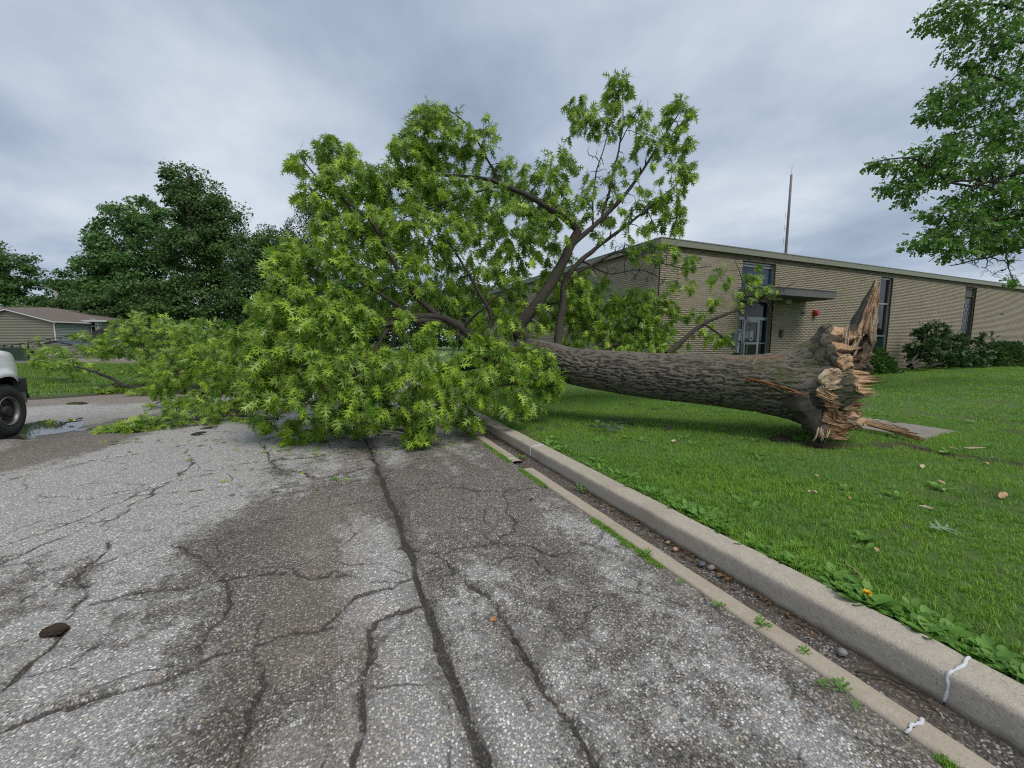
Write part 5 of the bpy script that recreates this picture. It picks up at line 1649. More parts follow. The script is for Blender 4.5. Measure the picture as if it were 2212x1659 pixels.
# transom and doorway
win = frame(bld, 13.2, 15.0, 2.34, 2.999, .055, YW + .16, .07, M_ALU, (), (), 'transom_window')
pane(win, 13.255, 14.945, 2.395, 2.944, YW + .19, M_GDARK)
dr = frame(bld, 13.2, 15.0, .20, 2.339, .055, YW + .16, .07, M_ALU, (), (13.62, 14.52), 'entrance')
pane(dr, 13.255, 13.59, .26, 2.28, YW + .19, M_GDARK)
pane(dr, 14.55, 14.945, .26, 2.28, YW + .19, M_GDARK)
dl = frame(dr, 13.652, 14.488, .24, 2.28, .085, YW + .145, .05, M_ALU, (1.43,), (), 'door')
pane(dl, 13.74, 14.40, .33, 1.385, YW + .165, M_GDARK)
pane(dl, 13.74, 14.40, 1.475, 2.19, YW + .165, M_GDARK)
m = MB()
m.box(13.665, 13.73, YW + .105, YW + .144, .98, 1.42)
m.tube([(13.79, YW + .13, 1.0), (13.79, YW + .07, 1.02), (13.79, YW + .07, 1.48), (13.79, YW + .13, 1.50)], .016, 8)
m.build('handle', M_ALU, dl)
m = MB(); m.box(14.56, 14.93, YW + .186, YW + .189, 1.41, 1.45); m.build('crossbar', M_ALU, dr)
k = NT('notice_paper')
ob = k.pos()
z_ = k.n('ShaderNodeSeparateXYZ', {0: ob})
ln = k.math('FRACT', k.math('MULTIPLY', z_.outputs[2], 26.0))
wd = k.noise(k.map(ob, (60, 1, 26)), 1.0, 2)
ink = k.math('MULTIPLY', k.rng(ln, .55, .6), k.rng(wd, .42, .5))
k.p(Base_Color=k.mix(k.math('MULTIPLY', ink, .55), (.60, .62, .63), (.12, .13, .18)), Roughness=.7)
M_PAPER = k.m
M_PAPERB = plain('pale_blue_paper', (.47, .56, .58), .7, 0, .05, 3)
M_PAPERG = plain('grey_notice', (.33, .34, .35), .7, 0, .25, 20)
for x0, x1, z0, z1, mt, yy_ in [(13.38, 13.60, 1.52, 1.93, M_PAPER, .186), (13.30, 13.54, 1.02, 1.46, M_PAPERB, .186), (13.76, 13.99, 1.62, 1.88, M_PAPERG, .160), (14.03, 14.20, 1.52, 1.89, M_PAPER, .160), (13.76, 13.98, 2.02, 2.13, M_PAPERG, .160)]:
    m = MB(); m.box(x0, x1, YW + yy_, YW + yy_ + .003, z0, z1)
    m.build('notice', mt, dr)
m = MB(); m.box(13.42, 13.55, YW + .182, YW + .185, 1.82, 1.87); m.build('notice_heading', plain('navy_print', (.03, .04, .14), .6), dr)
m = MB(); m.box(14.07, 14.15, YW + .156, YW + .159, 1.57, 1.65); m.build('notice_picture', plain('dark_red_print', (.16, .05, .05), .6, 0, .4, 30), dr)
cu = bpy.data.curves.new('address_number', 'FONT')
cu.body = '4010'; cu.size = .085; cu.extrude = .001; cu.align_x = 'CENTER'; cu.align_y = 'CENTER'
to = bpy.data.objects.new('address_number', cu)
dg = bpy.context.evaluated_depsgraph_get()
COL.objects.link(to)
bpy.context.view_layer.update()
me = bpy.data.meshes.new_from_object(to.evaluated_get(bpy.context.evaluated_depsgraph_get()))
bpy.data.objects.remove(to)
me.name = 'address_number'
me.transform(Matrix.Translation(Vector((13.87, YW + .157, 2.075)) - Vector(ORG[bld.name])) @ Matrix.Rotation(math.pi / 2, 4, 'X'))
link_mesh('address_number', me, M_BLACK, dr)

# tall window right of the stump
win = frame(bld, 22.10, 23.12, 1.0, 4.30, .07, YW + .09, .09, M_ALU, (3.17, 1.74), (), 'window')
pane(win, 22.17, 23.05, 3.21, 4.23, YW + .13, M_GDARK)
pane(win, 22.17, 23.05, 1.78, 3.13, YW + .13, M_GDARK)
pane(win, 22.17, 23.05, 1.07, 1.70, YW + .13, M_GTEAL)
# glass block strip: each block its own piece
gbw = frame(bld, 30.2, 31.5, .9, 4.30, .05, YW + .08, .10, M_DARKF, (3.85,), (), 'window')
gbw['label'] = 'tall narrow window of dark glass blocks'
blk = None
for iz in range(15):
    for ix in range(6):
        x0 = 30.256 + ix * .198
        z0 = .956 + iz * .1925
        if z0 + .185 > 3.82:
            continue
        if blk is None:
            mm = MB(); og_ = ORG[bld.name]; mm.box(og_[0] - .094, og_[0] + .094, og_[1], og_[1] + .06, og_[2] - .091, og_[2] + .091)
            o = mm.build('glass_block', M_GBLK, gbw); blk = o.data
        else:
            o = bpy.data.objects.new('glass_block', blk); o.parent = gbw; COL.objects.link(o)
        o.location = Vector((x0 + .094, YW + .11 + .01 * ((ix + iz) % 2), z0 + .091)) - Vector(ORG[bld.name])
pane(gbw, 30.26, 31.44, 3.88, 4.24, YW + .13, plain('grey_panel', (.11, .105, .10), .7))
m = MB(); m.box(30.26, 31.44, YW + .175, YW + .185, .96, 3.82); m.build('mortar_bed', M_MORTAR, gbw)
# side window on the left wall
m = MB()
for a, b in ((13.95, 14.0), (14.55, 14.60), (15.15, 15.2)):
    m.box(X0 + .08, X0 + .16, a, b, 2.0, 4.30)
for zq in (2.0, 2.55, 3.1, 3.65, 4.25):
    m.box(X0 + .082, X0 + .158, 14.0, 14.55, zq, zq + .05)
    m.box(X0 + .082, X0 + .158, 14.60, 15.15, zq, zq + .05)
sw = m.build('window', M_DARKF, bld)
for a, b in ((14.0, 14.55), (14.60, 15.15)):
    for zq in (2.05, 2.6, 3.15, 3.7):
        m = MB(); m.box(X0 + .11, X0 + .122, a, b, zq, zq + .5); m.build('pane', M_GDARK, sw)
# wall fittings
m = MB(); m.box(X0 - .18, X0 - .001, 13.1, 13.35, 3.45, 3.75); m.build('wall_lamp', M_CANOPY, bld)
m = MB(); m.box(17.40, 17.62, YW - .10, YW - .003, 2.50, 2.72); m.lathe([(.0, -.16), (.09, -.15), (.10, -.10)], (17.51, YW, 2.61), (0, 1, 0), 16)
m.build('alarm_bell', M_RED, bld)
m = MB(); m.box(16.68, 16.90, YW - .02, YW - .003, 2.56, 2.64); m.build('wall_vent', M_BLACK, bld)
m = MB(); m.box(15.45, 15.62, YW - .05, YW - .003, 1.66, 1.94); m.box(15.49, 15.58, YW - .06, YW - .051, 1.80, 1.90)
m.build('intercom_box', M_BLACK, bld)
m = MB(); m.box(12.86, 13.10, YW - .09, YW - .003, 1.35, 1.80); m.build('mail_box', plain('grey_box', (.13, .14, .14), .6), bld)
m = MB(); m.box(13.02, 13.16, YW - .16, YW - .003, .95, 1.10); m.build('outlet_box', M_BLACK, bld)
m = MB(); m.box(34.75, 35.3, YW - .012, YW - .003, 3.02, 3.07); m.build('wall_slot', M_BLACK, bld)
m = MB(); m.box(38.6, 39.6, YW - .02, YW - .004, .2, 1.9); m.build('door', plain('pale_door', (.5, .5, .5), .6), bld)

# steel pole mast behind the building
mb = at(1697, 552, 30.0)
mt_ = at(1709.5, 385, 30.0)
base = np.array([mb[0], mb[1], .0])
mast = thing('antenna_mast', 'tall thin grey antenna mast rising behind the brick building', 'mast', tuple(base))
M_MAST = plain('weathered_mast', (.20, .17, .16), .7, .1, .15, 1.5)
top = np.array([base[0], base[1], mt_[2]])
m = MB(); m.tube(np.linspace(base, top, 6), np.linspace(.115, .075, 6), 10); m.build('pole', M_MAST, mast, True)
m = MB(); m.tube([top, top + np.array([0, 0, .75])], [.012, .008], 5); m.build('lightning_rod', M_MAST, mast)
hz = np.linspace(base, top, 5)
Hh = top[2]
for q, ln in ((5.9, .62), ):
    p = np.array([base[0], base[1], q])
    m = MB(); m.tube([p, p - CR * ln], [.03, .025], 6); m.tube([p - CR * ln - np.array([0, 0, .2]), p - CR * ln + np.array([0, 0, .3])], [.012, .01], 5)
    m.build('side_arm', M_MAST, mast)
for q in (8.0, 8.9, 9.8, 10.7):
    p = np.array([base[0], base[1], q])
    m = MB(); m.tube([p, p - CR * .24], [.012, .012], 5); m.tube([p - CR * .24 - np.array([0, 0, .26]), p - CR * .24 + np.array([0, 0, .26])], [.010, .008], 5)
    m.build('dipole', M_MAST, mast)

# ================================================================== houses and fences on the far left
def cl3(l, d, z):
    return CR * l + CFH * d + np.array([0, 0, z])


def lat(px, d):
    return (px - CPX) / FPX * d


def zat(py, d):
    return EYE + (734.45 - py) / FPX * d


def siding(name, lo, hi):
    k = NT(name)
    c = k.mix(k.noise(k.pos(), .8, 4), lo, hi)
    k.p(Base_Color=c, Roughness=.65)
    return k.m


M_SID = siding('tan_vinyl_siding', (.225, .215, .165), (.275, .265, .205))
M_SIDG = siding('grey_green_siding', (.25, .30, .275), (.31, .36, .33))
M_WHT = plain('white_trim', (.66, .66, .64), .5, 0, .06, 2)
k = NT('brown_shingles')
ps = k.pos()
c = k.mix(k.noise(k.map(ps, (3, 3, 14)), 1.2, 5, .7), (.105, .085, .075), (.20, .165, .145))
c = k.mix(k.rng(k.noise(ps, .35, 3), .45, .7, 0, .4), c, (.13, .11, .10))
k.p(Base_Color=c, Roughness=.95)
k.bump(k.noise(ps, 12, 4), .5, .03)
M_SHIN = k.m
M_SHIND = plain('dark_shingles', (.085, .078, .078), .95, 0, .25, 2)
M_WALLP = plain('pale_house_wall', (.44, .46, .45), .7, 0, .08, 1)
M_BROWNF = plain('dark_brown_fence_boards', (.052, .042, .036), .85, 0, .25, 2)
M_TARP = plain('dark_blue_cover', (.035, .045, .075), .5, 0, .2, 1.5)
M_FENCE = plain('black_fence_metal', (.03, .03, .032), .5, .4, .2, 3)

D0, DS = 40.0, 43.2
hb = .50
le, re_, pk_ = lat(-62, D0), lat(126.7, D0), lat(32.3, D0)
ze, zp = zat(694, D0), zat(670, D0)
h0 = cl3((le + re_) / 2, D0, hb)
house = thing('ranch_house', 'tan-sided ranch house with brown shingle roof on the left', 'house', tuple(h0))
m = MB()
poly = [(le, hb), (re_, hb), (re_, ze), (pk_, zp), (le, ze)]
vs = [cl3(a, D0 + .04, b) for a, b in poly] + [cl3(a, DS + .3, b) for a, b in poly]
m.add(vs, [(0, 1, 2, 3, 4), (9, 8, 7, 6, 5)] + [(i, (i + 1) % 5, 5 + (i + 1) % 5, 5 + i) for i in range(5)])
gw = m.build('wall', M_SID, house)
nb = 19
bh = (ze - hb) / nb
i = 0
z = hb
while z < zp - .12:
    z1 = z + bh
    zm = z1
    if zm <= ze:
        a, b = le, re_
    else:
        f_ = (zp - zm) / (zp - ze)
        a, b = pk_ + (le - pk_) * f_, pk_ + (re_ - pk_) * f_
    m = MB()
    m.add([cl3(a, D0 - .055, z), cl3(b, D0 - .055, z), cl3(b, D0 + .01, z1), cl3(a, D0 + .01, z1), cl3(a, D0 + .035, z), cl3(b, D0 + .035, z), cl3(b, D0 + .035, z1), cl3(a, D0 + .035, z1)],
          [(0, 1, 2, 3), (0, 4, 5, 1), (7, 6, 5, 4), (0, 3, 7, 4), (1, 5, 6, 2), (3, 2, 6, 7)])
    m.build('siding_board', M_SID, gw)
    z = z1
# grey-green side wall boards
z = hb
sgw = MB()
sgw.obox(cl3(re_ + .012, (D0 + DS) / 2, (hb + ze) / 2), CR * .01, CFH * (DS - D0) / 2, np.array([0, 0, (ze - hb) / 2]))
sgw = sgw.build('wall', M_SIDG, house)
while z < ze - .05:
    m = MB()
    m.add([cl3(re_ + .10, D0 + .1, z), cl3(re_ + .10, DS, z), cl3(re_ + .03, DS, z + bh), cl3(re_ + .03, D0 + .1, z + bh), cl3(re_ + .024, D0 + .1, z), cl3(re_ + .024, DS, z), cl3(re_ + .024, DS, z + bh), cl3(re_ + .024, D0 + .1, z + bh)],
          [(0, 1, 2, 3), (0, 4, 5, 1), (7, 6, 5, 4), (0, 3, 7, 4), (1, 5, 6, 2), (3, 2, 6, 7)])
    m.build('siding_board', M_SIDG, sgw)
    z += bh
# main body and roofs
D2 = 43.4
w0, w1 = lat(-80, D2), lat(226, D2)
ze2 = zat(691.5, D2)
m = MB()
m.obox(cl3((w0 + w1) / 2, D2 + 4, (hb + ze2) / 2), CR * (w1 - w0) / 2, CFH * 4, np.array([0, 0, (ze2 - hb) / 2]))
mw = m.build('wall', M_WALLP, house)


def slab(mb, pts, th):
    """Roof slab from a planar outline with thickness th downwards."""
    n = len(pts)
    v_ = [np.array(p) for p in pts] + [np.array(p) - [0, 0, th] for p in pts]
    mb.add(v_, [tuple(range(n)), tuple(range(2 * n - 1, n - 1, -1))] + [(i, (i + 1) % n, n + (i + 1) % n, n + i) for i in range(n)])


oh = .35
m = MB()
rdep = D2 + 4.0
rz = zat(665.5, rdep)
rE = lat(121, rdep)
c0, c1 = lat(-120, D2 - oh), lat(241, D2 - oh)
slab(m, [cl3(c0, D2 - oh, zat(692.5, D2 - oh)), cl3(c1, D2 - oh, zat(692.5, D2 - oh)), cl3(rE, rdep, rz), cl3(c0, rdep, rz)], .05)
slab(m, [cl3(c1, D2 - oh, zat(692.5, D2 - oh)), cl3(c1, D2 + 8 + oh, zat(692.5, D2 - oh)), cl3(rE, rdep, rz)], .05)
slab(m, [cl3(c0, rdep, rz), cl3(rE, rdep, rz), cl3(c1, D2 + 8 + oh, zat(692.5, D2 - oh)), cl3(c0, D2 + 8 + oh, zat(692.5, D2 - oh))], .05)
m.build('roof', M_SHIN, house)
m = MB()
gz = .02
slab(m, [cl3(pk_, D0 - .25, zp + .10), cl3(re_ + .32, D0 - .25, ze - .02), cl3(re_ + .32, DS + .5, ze - .02), cl3(pk_, DS + 3.5, zp + .10)], .06)
slab(m, [cl3(le - .32, D0 - .25, ze - .02), cl3(pk_, D0 - .25, zp + .10), cl3(pk_, DS + 3.5, zp + .10), cl3(le - .32, DS + .5, ze - .02)], .06)
gr = m.build('roof', M_SHIN, house)
m = MB()
for a, b in (((pk_, zp + .05), (re_ + .34, ze - .07)), ((le - .34, ze - .07), (pk_, zp + .05))):
    slab(m, [cl3(a[0], D0 - .27, a[1] + .0), cl3(b[0], D0 - .27, b[1] + .0), cl3(b[0], D0 - .255, b[1]), cl3(a[0], D0 - .255, a[1])], .11)
m.obox(cl3(re_ + .38, (D0 + DS) / 2, ze - .09), CR * .05, CFH * (DS - D0 + .8) / 2, np.array([0, 0, .06]))
m.build('fascia', M_WHT, gr)
m = MB()
m.obox(cl3((lat(150, D2) + c1) / 2, D2 - oh - .05, zat(692.5, D2 - oh) - .08), CR * (c1 - lat(150, D2)) / 2, CFH * .05, np.array([0, 0, .075]))
m.build('gutter', M_WHT, house)
for (l_, d_, zt_) in ((re_ + .10, D0 - .1, ze - .1), (w1 - .15, D2 - .1, ze2 - .1)):
    m = MB()
    m.tube([cl3(l_ + .25, d_ - .1, zt_), cl3(l_, d_, zt_ - .25), cl3(l_, d_, hb)], .05, 6)
    m.build('downspout', M_WHT, house)
# window of the set-back part
wx0, wx1 = lat(208, D2), lat(215.5, D2)
m = MB()
m.obox(cl3((wx0 + wx1) / 2, D2 - .03, zat(705, D2)), CR * ((wx1 - wx0) / 2 + .08), CFH * .03, np.array([0, 0, .78]))
wn_ = m.build('window', M_WHT, house)
for dz in (.36, -.36):
    m = MB(); m.obox(cl3((wx0 + wx1) / 2, D2 - .066, zat(705, D2) + dz), CR * (wx1 - wx0) / 2, CFH * .004, np.array([0, 0, .32])); m.build('pane', M_GDARK, wn_)
m = MB()
p = cl3(lat(17, 46), 46, zat(672, 46))
m.tube([p - [0, 0, .4], p + [0, 0, .55]], .12, 8); m.lathe([(.0, .75), (.20, .66), (.20, .56)], p, (0, 0, 1), 10)
m.build('flue_pipe', plain('galvanised', (.4, .42, .44), .4, .6), house)

# small far house
D3 = 62
hx0, hx1 = lat(250, D3), lat(300, D3)
hc = cl3((hx0 + hx1) / 2, D3, .6)
h2 = thing('small_house', 'small far house with dark hip roof behind the leafy limb', 'house', tuple(hc))
m = MB(); m.obox(cl3((hx0 + hx1) / 2, D3 + 3, (zat(700, D3) + .5) / 2), CR * (hx1 - hx0) / 2, CFH * 3, np.array([0, 0, (zat(700, D3) - .5) / 2])); m.build('wall', plain('grey_far_wall', (.30, .29, .28), .8), h2)
m = MB()
e0, e1, zz_ = hx0 - .4, hx1 + .4, zat(700, D3)
rt = [cl3(lat(262, D3 + 3), D3 + 3, zat(686, D3 + 3)), cl3(lat(290, D3 + 3), D3 + 3, zat(686, D3 + 3))]
A, B_, C_, E_ = cl3(e0, D3 - .4, zz_), cl3(e1, D3 - .4, zz_), cl3(e1, D3 + 6.4, zz_), cl3(e0, D3 + 6.4, zz_)
slab(m, [A, B_, rt[1], rt[0]], .1); slab(m, [B_, C_, rt[1]], .1); slab(m, [C_, E_, rt[0], rt[1]], .1); slab(m, [E_, A, rt[0]], .1)
m.build('roof', M_SHIND, h2)
m = MB(); m.obox(cl3(lat(266, D3), D3 - .04, zat(706, D3)), CR * .42, CFH * .03, np.array([0, 0, .5])); w_ = m.build('window', M_WHT, h2)
m = MB(); m.obox(cl3(lat(266, D3), D3 - .075, zat(706, D3)), CR * .33, CFH * .004, np.array([0, 0, .42])); m.build('pane', M_GDARK, w_)

# low shed with siding and a dark blue covered side
D4 = 34.0
s0, s1, s2 = lat(86, D4), lat(128, D4), lat(198, D4)
zb = zat(777, D4)
zl_, zpk, zr_ = zat(745, D4), zat(737, D4), zat(752, D4)
sh = thing('shed', 'low tan-sided shed with dark blue roof standing in the yard grass', 'shed', tuple(cl3((s0 + s2) / 2, D4, zb)))
m = MB()
poly = [(s0, zb - .2), (s2, zb - .2), (s2, zr_), (s1, zpk), (s0, zl_)]
vs = [cl3(a, D4 + .03, b) for a, b in poly] + [cl3(a, D4 + 2.6, b) for a, b in poly]
m.add(vs, [(0, 1, 2, 3, 4), (9, 8, 7, 6, 5)] + [(i, (i + 1) % 5, 5 + (i + 1) % 5, 5 + i) for i in range(5)])
sw_ = m.build('wall', M_SID, sh)
z = zb - .15
while z < zpk - .1:
    z1 = z + .125
    a = s0 if z1 <= zl_ else s0 + (s1 - s0) * (z1 - zl_) / (zpk - zl_)
    b = s2 if z1 <= zr_ else s2 + (s1 - s2) * (z1 - zr_) / (zpk - zr_)
    m = MB()
    m.add([cl3(a, D4 - .05, z), cl3(b, D4 - .05, z), cl3(b, D4 + .005, z1), cl3(a, D4 + .005, z1), cl3(a, D4 + .025, z), cl3(b, D4 + .025, z), cl3(b, D4 + .025, z1), cl3(a, D4 + .025, z1)],
          [(0, 1, 2, 3), (0, 4, 5, 1), (7, 6, 5, 4), (0, 3, 7, 4), (1, 5, 6, 2), (3, 2, 6, 7)])
    m.build('siding_board', M_SID, sw_)
    z = z1
m = MB()
slab(m, [cl3(s0 - .1, D4 - .12, zl_ + .02), cl3(s1, D4 - .12, zpk + .06), cl3(s1, D4 + 2.7, zpk + .06), cl3(s0 - .1, D4 + 2.7, zl_ + .02)], .05)
slab(m, [cl3(s1, D4 - .12, zpk + .06), cl3(s2 + .35, D4 - .12, zr_ - .05), cl3(s2 + 1.2, D4 + 2.7, zr_ + .2), cl3(s1 + .4, D4 + 2.7, zpk + .35)], .05)
m.build('roof', M_TARP, sh)

# black chain-link fence: rails and posts
cf = thing('chain_link_fence', 'black metal yard fence with thin rails in front of the ranch house', 'fence', tuple(cl3(lat(60, 33), 33, 0)))
pts = [(-60, 752, 31), (0, 747, 32), (62, 740.5, 35), (129, 728.5, 37.5), (190, 721, 39)]
top_ = [at(*q) for q in pts]
m = MB(); m.tube(smooth_line(np.array(top_), 30), .035, 6); m.build('rail', M_FENCE, cf, True)
for i, q in enumerate(smooth_line(np.array(top_), 11)):
    m = MB(); m.tube([[q[0], q[1], 0], [q[0], q[1], q[2] + .05]], .035, 6); m.build('post', M_FENCE, cf)
gt = [at(188, 718, 39.3), at(200, 718, 39.3)]
m = MB()
g_l, g_r = lat(187, 39.3), lat(199, 39.3)
zt_, zb_ = zat(704, 39.3), zat(742, 39.3)
m.tube([cl3(g_l, 39.3, zb_), cl3(g_l, 39.3, zt_), cl3(g_l + 1.8, 39.3, zt_)], .035, 6); m.tube([cl3(g_r, 39.3, zb_), cl3(g_r, 39.3, zt_ - .7), cl3(g_l, 39.3, zt_ - .7)], .03, 6)
m.build('gate_frame', M_FENCE, cf)

M_GREEN = plain('green_screen_mesh', (.022, .055, .030), .8, 0, .3, 1.5)
gs = thing('screen_fence', 'dark green mesh fence screen behind the truck bonnet', 'fence', tuple(cl3(lat(20, 29), 29, 0)))
m = MB()
a, b = lat(-80, 29), lat(62, 29)
m.obox(cl3((a + b) / 2, 29, (zat(750, 29) + zat(779, 29)) / 2), CR * (b - a) / 2, CFH * .01, np.array([0, 0, (zat(750, 29) - zat(779, 29)) / 2]))
m.build('screen', M_GREEN, gs)
for q in np.linspace(a, b, 5):
    m = MB(); m.tube([cl3(q, 29.05, zat(790, 29)), cl3(q, 29.05, zat(747, 29))], .03, 6); m.build('post', M_FENCE, gs)

# brown board fence with arched top
D5 = 41.0
wf = thing('board_fence', 'dark brown board fence with a curved top beside the ranch house', 'fence', tuple(cl3(lat(220, D5), D5, .4)))
nbd = 16
for i in range(nbd):
    l0 = lat(199 + 42 * i / nbd, D5); l1 = lat(199 + 42 * (i + .93) / nbd, D5)
    tt = (i + .5) / nbd
    zt_ = zat(722 - 13 * math.sin(min(1, tt * 1.15) * math.pi / 2 * 1.0), D5)
    m = MB(); m.obox(cl3((l0 + l1) / 2, D5 + .01 * (i % 2), (zt_ + .3) / 2), CR * (l1 - l0) / 2, CFH * .012, np.array([0, 0, (zt_ - .3) / 2])); m.build('board', M_BROWNF, wf)

# utility pole with a lamp arm
D6 = 52.0
up_ = cl3(lat(138, D6), D6, .5)
pole = thing('utility_pole', 'weathered wooden utility pole with a lamp arm behind the ranch house', 'pole', tuple(up_))
ptop = at(138, 630, D6); ptop = np.array([up_[0], up_[1], ptop[2]])
m = MB(); m.tube([up_, ptop], [.19, .15], 10); m.build('post', plain('weathered_pole', (.26, .225, .18), .9, 0, .2, 3), pole, True)
m = MB(); q = ptop - [0, 0, .1]; m.tube([q, q - CR * 1.1 + [0, 0, .45], q - CR * 2.2 + [0, 0, .6]], .04, 6); m.build('lamp_arm', M_ALU, pole, True)
m = MB(); m.obox(q - CR * 2.45 + [0, 0, .57], CR * .3, CFH * .12, np.array([0, 0, .07])); m.build('lamp_head', M_ALU, pole)

# ================================================================== white pickup at the left edge, facing the fallen tree
k = NT('white_truck_paint')
ps = k.pos()
z_ = k.n('ShaderNodeSeparateXYZ', {0: ps}).outputs[2]
c = k.mix(k.noise(ps, 2, 3), (.80, .815, .825), (.85, .865, .875))
c = k.mix(k.math('MULTIPLY', k.rng(z_, .95, .55), k.rng(k.noise(ps, 9, 5), .4, .7, .0, .3)), c, (.35, .30, .25))
k.p(Base_Color=c, Roughness=.22)
k.b.inputs['Coat Weight'].default_value = .5
k.b.inputs['Coat Roughness'].default_value = .06
M_PAINT = k.m
M_TYRE = plain('tyre_rubber', (.020, .020, .021), .8, 0, .25, 6, .3, 40)
M_RIM = plain('grimy_steel_wheel', (.045, .044, .043), .5, .5, .3, 12)
M_RIML = plain('bright_rim_edge', (.20, .20, .20), .4, .6, .3, 12)
M_TRIM = plain('black_bumper_plastic', (.022, .023, .025), .55, 0, .15, 5)
M_TRIMG = plain('grey_bumper_plastic', (.085, .09, .095), .6, 0, .15, 5)
M_LAMP = glass_mat('headlamp_lens', (.30, .31, .32), .08, .5)
M_AMBER = plain('amber_lens', (.5, .16, .02), .2)

XR, XC = -4.80, -5.80            # right flank, centre line
FA, RA = 9.02, 5.45              # axles
WR = .42
trk = thing('pickup_truck', 'white pickup truck at the left edge facing the fallen tree', 'truck', (XC, (FA + RA) / 2, 0))


def hw(y):
    """Half width of the body along its length: round plan at the nose."""
    t = np.clip((y - 9.08) / .75, 0, 1)
    return 1.0 - .32 * t ** 2.0


def ztop(y):
    return np.interp(y, [3.1, 3.15, 4.8, 7.35, 7.4, 8.1, 9.0, 9.48, 9.72, 9.83], [1.30, 1.36, 1.38, 1.40, 1.40, 1.42, 1.40, 1.34, 1.24, 1.10])


def zbot(y):
    b = np.interp(y, [3.1, 9.4, 9.83], [.62, .58, .66])
    for ax in (FA, RA):
        q = np.abs(y - ax)
        b = np.maximum(b, np.where(q < .56, .40 + np.sqrt(np.maximum(0, .56 ** 2 - q ** 2)) * 1.02, 0))
    return b


ysn = np.unique(np.concatenate([np.linspace(3.1, 9.83, 150), FA + .56 * np.cos(np.linspace(0, math.pi, 31)), RA + .56 * np.cos(np.linspace(0, math.pi, 31))]))
KS, KT = 12, 9
rows = []
for y in ysn:
    zb_, zt_ = float(zbot(y)), float(ztop(y))
    w = float(hw(y))
    sidep = []
    for i in range(KS):
        t = i / (KS - 1)
        zz_ = zb_ + (zt_ - .07 - zb_) * t
        # crease along the flank and tumblehome above it
        bul = -.035 * sstep(1.02, 1.40, zz_) - .018 * sstep(.98, .90, zz_) - .03 * sstep(.75, .55, zz_)
        flare = .03 * max(0, 1 - abs(math.hypot(y - FA, zz_ - .40) - .60) / .10) + .03 * max(0, 1 - abs(math.hypot(y - RA, zz_ - .40) - .60) / .10)
        sidep.append((w + bul + flare, zz_))
    topw = sidep[-1][0]
    topp = []
    for i in range(1, KT + 1):
        a = i / KT
        x_ = topw - (.10 * a if a < .4 else .04 + (topw - .04) * (a - .4) / .6)
        topp.append((x_ if a < 1 else 0.0, zt_ - .07 * (1 - min(1, a / .4)) ** 2 + .015 * max(0, a - .4)))
    half = sidep + topp
    rows.append([(XC + x_, y, zz_) for x_, zz_ in half] + [(XC - x_, y, zz_) for x_, zz_ in half[-2::-1]])
rows = np.array(rows)
n1_, n2_ = rows.shape[:2]
i_ = np.arange(n1_ - 1)[:, None] * n2_
kk = np.arange(n2_ - 1)[None, :]
F = np.stack([i_ + kk, i_ + n2_ + kk, i_ + n2_ + kk + 1, i_ + kk + 1], -1).reshape(-1, 4)
body = npmesh('body', rows.reshape(-1, 3), F, M_PAINT, trk, smooth=True)
m = MB()
m.V = [tuple(v_) for v_ in rows[-1]] + [tuple(v_) for v_ in rows[0]]
m.F = [tuple(range(n2_)), tuple(range(2 * n2_ - 1, n2_ - 1, -1))]; m.M = [0, 0]
m.build('end_panel', M_TRIM, body)
# bonnet shut line on the flank
ln_ = [(XC + float(hw(y)) - .045, y, float(ztop(y)) - .085) for y in np.linspace(7.5, 9.55, 40)]
m = MB(); m.tube(ln_, .006, 5); m.build('bonnet_seam', M_BLACK, body)
# inner arches
for ax in (FA, RA):
    m = MB()
    pr = [(ax + .57 * math.cos(t), .40 + .585 * math.sin(t)) for t in np.linspace(.28, math.pi - .28, 24)]
    vs = [(XR - .03, a, b) for a, b in pr] + [(XR - .42, a, b) for a, b in pr]
    m.add(vs, [(i, i + 1, 25 + i, 24 + i) for i in range(23)])
    m.add([(XR - .42, a, b) for a, b in pr], [tuple(range(24))])
    m.build('wheel_arch', M_TRIM, trk, fix=False)
m = MB(); m.box(XC - .75, XC + .55, 3.4, 9.4, .45, .62); m.build('chassis', M_TRIM, trk)
# cab
cab = []
for y, zt_, w in [(5.9, 1.42, .90), (5.98, 1.86, .80), (6.1, 1.96, .76), (7.0, 1.98, .76), (7.3, 1.93, .77), (8.05, 1.43, .90)]:
    cab.append([(XC + w, y, 1.38), (XC + w, y, min(zt_, 1.45)), (XC + w * .93 - .02, y, max(1.40, zt_ - .05)), (XC + w * .8, y, zt_), (XC - w * .8, y, zt_), (XC - w * .93 + .02, y, max(1.40, zt_ - .05)), (XC - w, y, min(zt_, 1.45)), (XC - w, y, 1.38)])
cab = np.array(cab)
n1_, n2_ = cab.shape[:2]
i_ = np.arange(n1_ - 1)[:, None] * n2_
kk = np.arange(n2_ - 1)[None, :]
F = np.stack([i_ + kk, i_ + n2_ + kk, i_ + n2_ + kk + 1, i_ + kk + 1], -1).reshape(-1, 4)
npmesh('cab', cab.reshape(-1, 3), F, M_PAINT, trk)
for s in (1, -1):
    m = MB()
    xq = XC + s * .90
    m.add([(XC + s * .893, 6.15, 1.46), (XC + s * .893, 7.85, 1.46), (XC + s * .745, 7.25, 1.88), (XC + s * .745, 6.2, 1.88)], [(0, 1, 2, 3)])
    m.build('side_window', M_GDARK, trk, fix=False)
m = MB(); m.add([(XC - .80, 8.02, 1.47), (XC + .80, 8.02, 1.47), (XC + .62, 7.36, 1.915), (XC - .62, 7.36, 1.915)], [(0, 1, 2, 3)]); m.build('windscreen', M_GDARK, trk, fix=False)
m = MB(); m.box(XR + .02, XR + .22, 7.7, 7.78, 1.42, 1.62); m.build('mirror', M_TRIM, trk)
